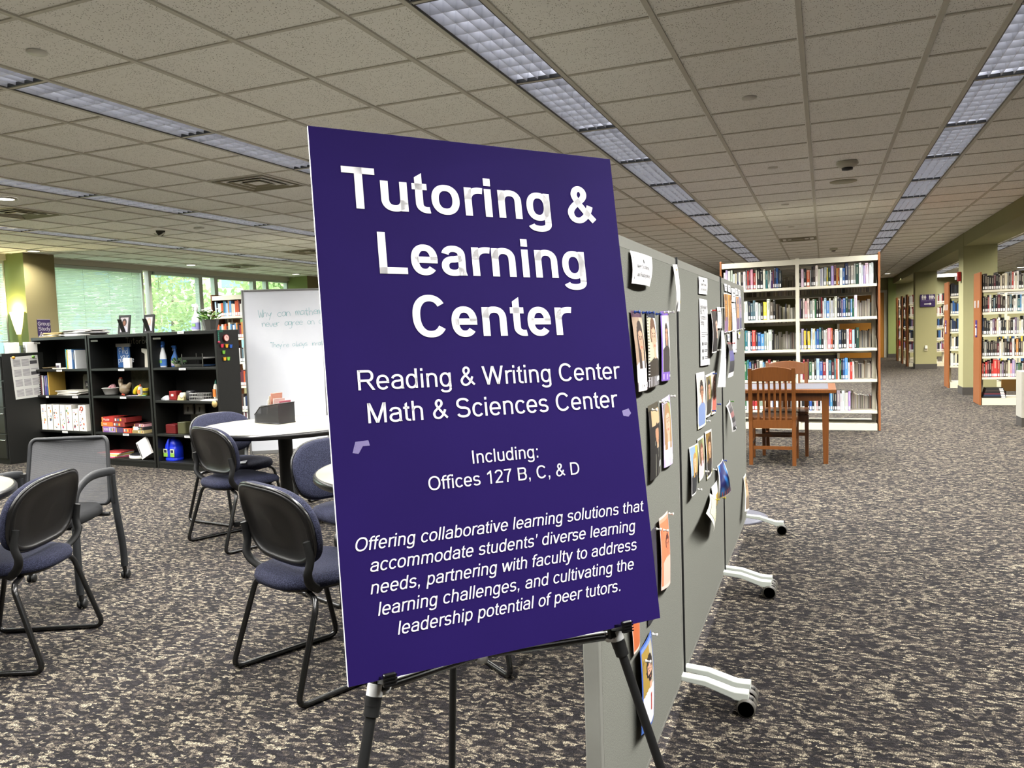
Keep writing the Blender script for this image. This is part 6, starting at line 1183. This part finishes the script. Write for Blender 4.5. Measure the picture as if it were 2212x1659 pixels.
# ---------------------------------------------------------------- white library shelving straight ahead
STEEL = plain('cream_enamel_steel', '#e6e1cc', .4, .1, .4, .03); OAKB = NT('cherry_wood'); wv = OAKB.add('ShaderNodeTexWave', bands_direction='X'); wv.inputs['Scale'].default_value = 9; wv.inputs['Distortion'].default_value = 5; wv.inputs['Detail'].default_value = 3
OAKB.link(OAKB.coords('Object', (3, 3, .35)), wv.inputs[0]); OAKB.color(OAKB.mix(wv.outputs[1], lin('#5e340f'), lin('#744317'))); OAKB.val(Roughness=.32, Specular_IOR_Level=.5); OAKB = OAKB.m
ENDP = plain('rust_end_panel', '#8e562c', .45, 0, .4, .06, 12)
def shelving(name, lab, x0, bays, bw, y0, depth, tops, H_, base, end_l, end_r, canopy, group, front=True, backtops=None):
    """steel cantilever shelving along x with its face at y0"""
    t = thing(name, lab, 'bookshelf', (x0, y0, 0), 0, group); W_ = bw*bays; ym = depth/2
    for k in range(bays+1):
        x = min(max(k*bw, .035), W_-.035); b = MB(); y_f = -.014 if 0 < k < bays else ym-.06; b.box(x-.022, x+.022, y_f, y_f+.03, 0, H_+.012 if y_f < 0 else H_-.01); b.box(x-.022, x+.022, depth-y_f-.03, depth-y_f, 0, H_+.012 if y_f < 0 else H_-.01)
        for q_ in range(34): z = .2+q_*.055; 
        b.build('upright', STEEL, t)
    for k in range(bays):
        xa, xb = k*bw+.012, (k+1)*bw-.012
        for i, z in enumerate(tops):
            b = MB(); b.box(xa, xb, 0, ym-.03, z-.034, z); 
            for x in (xa, xb-.003): b.loft([[(x, .02, z), (x, ym-.02, z), (x, ym-.02, z+.16), (x, .10, z+.10)], [(x+.003, .02, z), (x+.003, ym-.02, z), (x+.003, ym-.02, z+.16), (x+.003, .10, z+.10)]], True)
            bevel(b.build('shelf', STEEL, t), .002)
        for z in (backtops or tops): b = MB(); b.box(xa, xb, ym+.03, depth, z-.034, z); b.build('shelf', STEEL, t)
        b = MB(); b.box(xa, xb, 0, ym-.03, 0, base); b.box(xa, xb, ym+.03, depth, 0, base); b.build('base_shelf', STEEL, t)
        if canopy: b = MB(); b.box(xa-.012, xb+.012, -.01, depth+.01, H_-.065, H_); b.build('canopy', STEEL, t)
    for e, x in ((end_l, -.024), (end_r, W_)):
        if e: b = MB(); b.box(x, x+.024, -.015, depth+.015, 0, H_+.03); bevel(b.build('end_panel', ENDP, t), .003)
    return t
MX, MY = -1.215, 10.42; BW = .909
MT = [.24, .625, 1.005, 1.388, 1.78]; MBT = [.20, .60, .97, 1.34, 1.69]
shelving('bookshelf', 'double sided cream steel library shelving full of books, straight ahead', MX, 2, BW, MY, .60, MT, 2.12, .08, True, True, True, 'library shelving', backtops=MBT)
PAL = {'w': '#e4e2dc', 'W': '#f0efea', 'k': '#17171a', 'n': '#20304f', 'b': '#2f5f9c', 'B': '#5b93c8', 'g': '#8f928e', 'G': '#c3c5c2', 'r': '#8c2530', 'R': '#b93a34', 'm': '#5a2430', 'e': '#2f6a44', 'E': '#1d3f35', 't': '#2f6d78', 'y': '#d6bc3a', 'Y': '#dfe04a', 'o': '#c8572e', 'O': '#c88a4a', 'c': '#d9cfb4', 'd': '#39302c', 'D': '#2b3138', 'l': '#a596c4', 'p': '#4a3560', 'P': '#d99aa2', 's': '#56707c', 'x': '#6d6459', 'a': '#b4cbe0', 'v': '#7a6a86', 'h': '#5d6b4c'}
NAMES = {'w': 'white', 'W': 'bright white', 'k': 'black', 'n': 'navy', 'b': 'blue', 'B': 'light blue', 'g': 'grey', 'G': 'pale grey', 'r': 'crimson', 'R': 'red', 'm': 'maroon', 'e': 'green', 'E': 'dark green', 't': 'teal', 'y': 'yellow', 'Y': 'lemon yellow', 'o': 'orange', 'O': 'tan orange', 'c': 'cream', 'd': 'dark brown', 'D': 'charcoal', 'l': 'lilac', 'p': 'purple', 'P': 'pink', 's': 'slate blue', 'x': 'taupe', 'a': 'pale blue', 'v': 'mauve', 'h': 'moss green'}
SEQ = {(0, 4): 'WlGwwcnwkwgRmPRwkkwtgwpmnbnD', (1, 4): 'kwkogkdwcGGgyElmOowbngggEwWlwWW', (0, 3): 'kkpwhgwwDsswGkYwxk', (1, 3): 'vkwPwgwekdrwaBwGgwDnvbEDBew', (0, 2): 'mcwvhgpetwnRdbBgGwk', (1, 2): 'glykyacBbtkwwPokwwnkkwRakE', (0, 1): 'bBmnRgwetbkmdwBsgrwc', (1, 1): 'wrwmewkabrwtmsowekbBwRw', (0, 0): 'aRcwPdewyrRwgcmwbw', (1, 0): 'wkbkbkwPkwwxbBkkgwwGl'}
XEND = {(0, 4): .70, (1, 4): .84, (0, 3): .62, (1, 3): .66, (0, 2): .60, (1, 2): .68, (0, 1): .62, (1, 1): .62, (0, 0): .66, (1, 0): .58}
ROWN = ['lowest', 'fourth', 'third', 'second', 'top']; WLAB = C('#f2f2ef'); rb = random.Random(11); nb = 0
for (bay, row), seq in SEQ.items():
    x = MX+bay*BW+.02; tot = XEND[(bay, row)]; ws = [rb.uniform(.6, 1.4) for _ in seq]; k = tot/sum(ws)
    for i, ch in enumerate(seq):
        w_ = ws[i]*k; h_ = rb.uniform(.205, .265) if row != 4 else rb.uniform(.20, .262); col = C(PAL[ch]); col = tuple(min(1, v*rb.uniform(.85, 1.15)) for v in col)
        o = book(w_-.0012, rb.uniform(.17, .215), h_, col, WLAB if rb.random() < .8 else None, 100+nb).build('book', PRINT); o.location = (x+w_/2, MY+rb.uniform(.004, .02), MT[row]+.0005); nb += 1
        if rb.random() < .06: o.rotation_euler = (0, .03*rb.choice((-1, 1)), 0)
        tag(o, f'{NAMES[ch]} book, {ORD[i]} from left on {ROWN[row]} shelf, {("left", "right")[bay]} bay, white shelving', 'book', f'books on the {ROWN[row]} shelf, {("left", "right")[bay]} bay'); x += w_
# the books seen from behind on the far face, and the ones too far off to tell apart
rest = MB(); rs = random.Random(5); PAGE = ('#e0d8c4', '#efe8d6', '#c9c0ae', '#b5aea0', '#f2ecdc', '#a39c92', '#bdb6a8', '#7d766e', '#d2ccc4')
def simple(x0, x1, y0, y1, z0, z1, c): rest.box(x0, x1, y0, y1, z0, z1, tuple(min(.85, v*1.5) for v in C(c)) if c in PAGE else C(c))  # fore-edge tones raised, standing in for light missing between the shelves
for bay in range(2):
    for row in range(5):
        x = MX+bay*BW+.02
        while x < MX+(bay+1)*BW-.03:
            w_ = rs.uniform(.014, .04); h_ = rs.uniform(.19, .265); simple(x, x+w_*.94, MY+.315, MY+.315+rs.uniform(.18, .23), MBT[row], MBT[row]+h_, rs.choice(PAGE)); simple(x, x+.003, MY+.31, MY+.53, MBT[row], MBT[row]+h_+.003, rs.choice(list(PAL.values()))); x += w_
# ---------------------------------------------------------------- right hand stacks
RT = [.105, .42, .734, 1.061, 1.393, 1.725]
def stack(x0, y0, bays, lab, depth=.5, wr=True): return shelving('bookshelf', lab, x0, bays, .91, y0, depth, RT[1:], 1.965, .105, True, False, False, 'library shelving')
RS = ((13.56, 2, 'nearest book stack on the right with a rust end panel'), (16.8, 2, 'second book stack on the right, behind the green column'), (24.2, 1, 'nearest of three far stacks beyond the sign column'), (25.75, 1, 'middle of three far stacks beyond the sign column'), (27.4, 1, 'farthest of three far stacks beyond the sign column'))
for y, n, lab in RS: stack(2.19 if y < 20 else 2.155, y, n, lab)
SEQR = {5: 'kdxkdmkdcxcgdgRWcwkdwk', 4: 'kdkrwkskmddwxskwGtBwkd', 3: 'nkDkwvmcWDkDcxkWvgcwkd', 2: 'kgkkdkdmwcgdkmwdOkxcwd', 1: 'RdRmkRRRgvdxcPlgseEGmw'}
for row, seq in SEQR.items():
    x = 2.205
    for i, ch in enumerate(seq):
        w_ = rb.uniform(.018, .034); h_ = rb.uniform(.19, .26); col = C(PAL[ch])
        if row == 1 and i == 6: w_, h_, col = .06, .285, C('#c23a36')
        if x+w_ > 2.205+.87: break
        o = book(w_-.001, .18, h_, col, WLAB, 600+row*40+i).build('book', PRINT); o.location = (x+w_/2, 13.57, RT[row]+.0005); tag(o, f'{NAMES[ch]} book, {ORD[i]} from left on {("", "lowest full", "fourth", "third", "second", "top")[row]} shelf of nearest right stack', 'book', f'books on shelf {("", "one", "two", "three", "four", "five")[row]} of the nearest right stack'); x += w_
for i, ch in enumerate('knmkdk'):
    b = MB(); b.box(-.15+.008*i, .15-.006*i, 0, .2, .0, .024, C(PAL[ch])); b.box(.09-.006*i, .14-.006*i, -.001, 0, .003, .021, WLAB); o = b.build('book', PRINT); o.location = (2.37, 13.58, .1065+.0245*i); tag(o, f'{NAMES[ch]} book lying flat, {ORD[i]} from bottom of the nearest right stack', 'book', 'flat pile of books on the base shelf')
b = MB(); b.box(.0, .34, -.02, 0, .13, .40, C('#8a6428')); b.tube([(.05, -.01, 0), (.05, -.01, .14)], .02, 8, C('#1b1a1a')); b.tube([(.28, -.01, 0), (.28, -.01, .14)], .02, 8, C('#1b1a1a')); o = b.build('desk_screen', PLAST); o.location = (2.62, 14.5, 0); tag(o, 'tan panel on black legs seen under the nearest right stack', 'screen')
def fill(x0, x1, y, row, cols, dp=.18, flip=False):
    x = x0
    while x < x1:
        w_ = rs.uniform(.018, .036); c = PAL[rs.choice(cols)]; h_ = rs.uniform(.19, .26); simple(x, x+w_*.95, y, y+dp, RT[row], RT[row]+h_, c)
        rest.poly([(x+.003, y-.001, RT[row]+.012), (x+w_*.9, y-.001, RT[row]+.012), (x+w_*.9, y-.001, RT[row]+.05), (x+.003, y-.001, RT[row]+.05)], WLAB); x += w_
for row in range(1, 6):
    fill(3.12, 3.98, 13.57, row, 'kdxkmcwgt'); fill(2.21, 3.9, 16.81, row, 'kkwywccbnyg' if row != 5 else 'kDkkD')
    for y in (24.22, 25.77, 27.42): fill(2.18, 3.0, y, row, 'nkkrwnbwmRl' if row < 4 else 'kwGkr')
WPL2 = C('#efeeea')
for y, x, lab in ((13.56, 2.178, 'nearest right stack'), (16.8, 2.178, 'second right stack')):
    for dx, nm in ((-.30, 'far'), (-.08, 'near')):
        pass
    t = thing('stack_label', f'purple range label with a white card on the end panel of the {lab}', 'label', (x-.0125, y+.26, 1.18), 0, 'range labels'); b = MB(); b.rbox(-.006, 0, -.06, .06, -.16, .1, .004, C('#4a3580')); b.build('holder', PLAST, t); b = MB(); b.box(-.0075, -.006, -.045, .045, -.13, -.02, WPL2); b.box(-.0075, -.006, -.04, .04, .015, .03, WPL2); b.build('card', PRINT, t)
    for dy, nm in ((.10, 'near'), (.36, 'far')):
        b = MB(); b.rbox(-.006, 0, -.03, .03, -.055, .055, .008, WPL2); o = b.build('small_card', PLAST); o.location = (x-.0125, y+dy, 1.52); tag(o, f'{nm} of two small white cards on the end panel of the {lab}', 'card', 'small white cards on end panels')
# restroom sign, outlet, strobe
RX = Matrix.Rotation(PI/2, 4, 'X'); t = thing('restroom_sign', 'purple restroom sign with white figures and an arrow on the far column', 'sign', (2.505, 23.068, 1.78)); b = MB(); b.rbox(-.175, .175, -.012, 0, -.16, .16, .004, C('#36245c')); b.build('plate', PLAST, t)
b = MB()
def at(x, z, k=1.0, skirt=False):
    P = lambda pts: b.poly([(x+px_*k, -.0135, z+pz*k) for px_, pz in pts], WPL2)
    P([(.011*math.cos(a*PI/5), .052+.011*math.sin(a*PI/5)) for a in range(10)])
    P([(-.018, .036), (.018, .036), (.026, -.015), (-.026, -.015)] if skirt else [(-.02, .036), (.02, .036), (.02, -.01), (-.02, -.01)]); P([(-.014, -.01), (-.003, -.01), (-.003, -.06), (-.014, -.06)]); P([(.003, -.01), (.014, -.01), (.014, -.06), (.003, -.06)])
at(-.12, .085); at(-.06, .085, 1, True); b.box(-.092, -.088, -.0135, -.013, .02, .15, WPL2); at(.05, .085); at(.10, .085, 1, True); b.tube([(.14+.026*math.cos(a/6*PI), -.014, .06+.026*math.sin(a/6*PI)) for a in range(12)], .005, 5, WPL2, 0, True); b.box(.125, .14, -.0135, -.013, .07, .12, WPL2)
put_text(b, 'RESTROOMS & ELEVATOR', .028, Matrix.Translation((0, -.0135, -.015)) @ RX, C('#a99ac9'), False, 0, 'c', width=.30); b.poly([(-.08, -.0135, -.10), (.05, -.0135, -.10), (.05, -.0135, -.12), (.09, -.0135, -.088), (.05, -.0135, -.056), (.05, -.0135, -.076), (-.08, -.0135, -.076)], WPL2); b.build('symbols', PRINT, t)
t = thing('wall_outlet', 'white wall outlet with a plugged in adapter on the far column', 'outlet', (2.47, 23.072, .53)); b = MB(); b.rbox(-.04, .04, -.008, 0, -.065, .065, .004, C('#c9c2a4')); b.build('plate', PLAST, t); b = MB(); b.rbox(-.028, .028, -.045, -.008, .0, .085, .006, WPL2); b.build('adapter', PLAST, t)
t = thing('fire_strobe', 'red fire alarm strobe with a clear lens on the green column', 'alarm', (2.192, 15.52, 2.03)); b = MB(); b.rbox(-.05, 0, -.055, .055, -.08, .08, .006, C('#a81f22')); b.build('housing', PLAST, t); b = MB(); b.rbox(-.085, -.05, -.03, .03, -.055, .0, .012, C('#e8e8ea')); b.build('lens', PLAST, t)
# far door
t_ = NT('orange_door_wood'); wv = t_.add('ShaderNodeTexWave', bands_direction='X'); wv.inputs['Scale'].default_value = 4; wv.inputs['Distortion'].default_value = 4; t_.link(t_.coords('Object', (3, 3, .2)), wv.inputs[0]); t_.color(t_.mix(wv.outputs[1], lin('#c0812a'), lin('#d2943a'))); t_.val(Roughness=.4)
b = MB(); b.box(.5, 1.93, 30.12, 30.17, 0, 2.25); d_ = struct(b.build('door_1', t_.m)); b = MB()
for x0, x1, z0, z1 in ((.42, .5, 0, 2.33), (1.93, 2.03, 0, 2.33), (.5, 1.93, 2.25, 2.33)): b.box(x0, x1, 30.10, 30.19, z0, z1)
struct(b.build('door_frame', OFFW, d_)); b = MB(); b.tube(fillet([(.62, 30.12, 1.0), (.62, 30.06, 1.0), (.76, 30.06, 1.0)], .02), .012, 8); struct(b.build('door_handle', CHROME, d_))
# pendant linear lights beyond the beam
for i, (x, y) in enumerate(((3.45, 25.9), (5.2, 22.9))):
    t = thing('linear_light', f'{("far", "near")[i]} long white linear light under the ceiling beyond the green beam', 'light', (x, y, 2.50), 0, 'linear lights'); b = MB(); b.rbox(-.75, .75, -.05, .05, .0, .08, .01); b.build('housing', WHP, t); b = MB(); b.box(-.73, .73, -.04, .04, -.004, .0); b.build('diffuser', DLT, t)
    b = MB()
    for s in (-.6, .6): b.tube([(s, 0, .08), (s, 0, .24)], .004, 6)
    b.build('hanger', CHROME, t)
# dark cabinet behind the partition, left of the shelving
t = thing('cabinet', 'tall dark cabinet with brown side, left of the white shelving behind the partition', 'cabinet', (-1.95, 10.75, 0)); b = MB(); b.box(-.5, .5, -.3, .3, 0, 2.02); bevel(b.build('carcass', plain('dark_walnut', '#2c241c', .5), t), .004)
for s in (-1, 1): b = MB(); b.box(min(0, s*.495)+.003, max(0, s*.495)-.003, -.32, -.3, .05, 1.98); d_ = b.build('door', BLKP, t); b = MB(); b.tube([(s*.04, -.335, .95), (s*.04, -.335, 1.1)], .006, 8); b.build('handle', CHROME, d_)
# ---------------------------------------------------------------- wooden reading table and chairs
t = thing('reading_table', 'wooden library table with grey inlay top before the white shelving', 'table', (-.62, 8.27, 0)); b = MB(); X2, Y2 = .72, .41
b.box(-X2, X2, -Y2, Y2, .675, .712); bevel(b.build('tabletop', OAKB, t), .006, 3); b = MB(); b.box(-X2+.07, X2-.07, -Y2+.06, Y2-.06, .712, .714); b.build('inlay', plain('slate_linoleum', '#55565f', .45, 0, .4, .04), t)
b = MB(); b.box(-X2+.07, X2-.07, -Y2+.06, -Y2+.085, .60, .675); b.box(-X2+.07, X2-.07, Y2-.085, Y2-.06, .60, .675); b.box(-X2+.06, -X2+.085, -Y2+.07, Y2-.07, .60, .675); b.box(X2-.085, X2-.06, -Y2+.07, Y2-.07, .60, .675); b.build('apron', OAKB, t)
for sx in (-1, 1):
    for sy in (-1, 1):
        b = MB(); cx_, cy_ = sx*(X2-.095), sy*(Y2-.085); b.loft([[(cx_-.022, cy_-.022, 0), (cx_+.022, cy_-.022, 0), (cx_+.022, cy_+.022, 0), (cx_-.022, cy_+.022, 0)], [(cx_-.034, cy_-.034, .675), (cx_+.034, cy_-.034, .675), (cx_+.034, cy_+.034, .675), (cx_-.034, cy_+.034, .675)]], True); bevel(b.build('leg', OAKB, t), .003)
def make_wchair():
    t = thing('wooden_chair', '', 'chair', group='wooden slat back chairs')       # faces +y
    for s in (-1, 1):
        b = MB(); sec = [(0, -.235, .02), (.42, -.215, .022), (.66, -.235, .02), (.925, -.285, .018)]; b.loft([[(s*.195-.018, y_-h_, z), (s*.195+.018, y_-h_, z), (s*.195+.018, y_+h_, z), (s*.195-.018, y_+h_, z)] for z, y_, h_ in sec], True); bevel(b.build('back_leg', OAKB, t), .004)
        b = MB(); b.loft([[(s*.205-.016, .2-.016, 0), (s*.205+.016, .2-.016, 0), (s*.205+.016, .2+.016, 0), (s*.205-.016, .2+.016, 0)], [(s*.205-.02, .2-.02, .42), (s*.205+.02, .2-.02, .42), (s*.205+.02, .2+.02, .42), (s*.205-.02, .2+.02, .42)]], True); bevel(b.build('front_leg', OAKB, t), .003)
        b = MB(); b.box(s*.2-.011, s*.2+.011, -.215, .19, .17, .20); b.box(s*.2-.012, s*.2+.012, -.2, .19, .355, .425); b.build('side_rail', OAKB, t)
        for k in range(3):
            x = s*(.025+.05*k); yy = [(-.218, .43), (-.212, .55), (-.228, .68), (-.262, .83)]; b = MB(); b.loft([[(x-.010, y_-.006, z), (x+.010, y_-.006, z), (x+.010, y_+.006, z), (x-.010, y_+.006, z)] for y_, z in yy], True); b.build('back_slat', OAKB, t)
    b = MB(); b.loft([[(x, -.27-.0*x, .80), (x, -.245, .80), (x, -.268, .905+.035*(1-(x/.2)**2)), (x, -.29, .905+.035*(1-(x/.2)**2))] for x in [-.195+.39*k/12 for k in range(13)]], True); bevel(b.build('crest_rail', OAKB, t), .004)
    b = MB(); b.box(-.18, .18, -.232, -.208, .35, .43); b.build('lower_rail', OAKB, t); b = MB(); b.box(-.19, .19, -.008+.2, .012+.2, .35, .42); b.build('front_rail', OAKB, t); b = MB(); b.box(-.18, .18, -.235, -.213, .15, .18); b.box(-.19, .19, .19, .21, .21, .24); b.build('stretcher', OAKB, t)
    b = MB(); b.rbox(-.222, .222, -.2, .225, .425, .455, .03); bevel(b.build('seat', OAKB, t), .006, 3); return t
W0 = make_wchair(); W0.location = (-.465, 8.005, 0); W0['label'] = 'wooden slat back chair seen from behind at the library table'; W1 = copy_tree(W0); W1.location = (-.375, 8.545, 0); W1.rotation_euler = (0, 0, PI); W1['label'] = 'lighter lit wooden chair on the far side of the library table'
# ---------------------------------------------------------------- wooden ended shelf by the windows, behind the whiteboard
t = shelving('bookshelf', 'cream shelving with wooden end panel between bookcase and whiteboard, near the windows', -8.35, 2, .91, 9.15, .56, [.35, .70, 1.05, 1.40, 1.72], 2.02, .1, False, False, True, 'library shelving')
b = MB(); b.box(-.022, 0, -.012, .57, 0, 2.04); b.build('end_panel', OAKB, t)
for row, z in enumerate((.1, .35, .70, 1.05, 1.40, 1.72)):
    x = -8.32
    while x < -6.6:
        w_ = rs.uniform(.02, .04); h_ = rs.uniform(.17, .235); c = C(PAL[rs.choice('wooBBatkdmrcwO' if row > 3 else 'sBwtnGdom')]); rest.box(x, x+w_*.94, 9.16, 9.33, z, z+h_, c); rest.poly([(x+.003, 9.159, z+.01), (x+w_*.88, 9.159, z+.01), (x+w_*.88, 9.159, z+.05), (x+.003, 9.159, z+.05)], WLAB); x += w_
b = rest.build('background_books', PRINT); tag(b, 'far off books and books seen from behind on the library shelves', 'books', None, 'stuff')
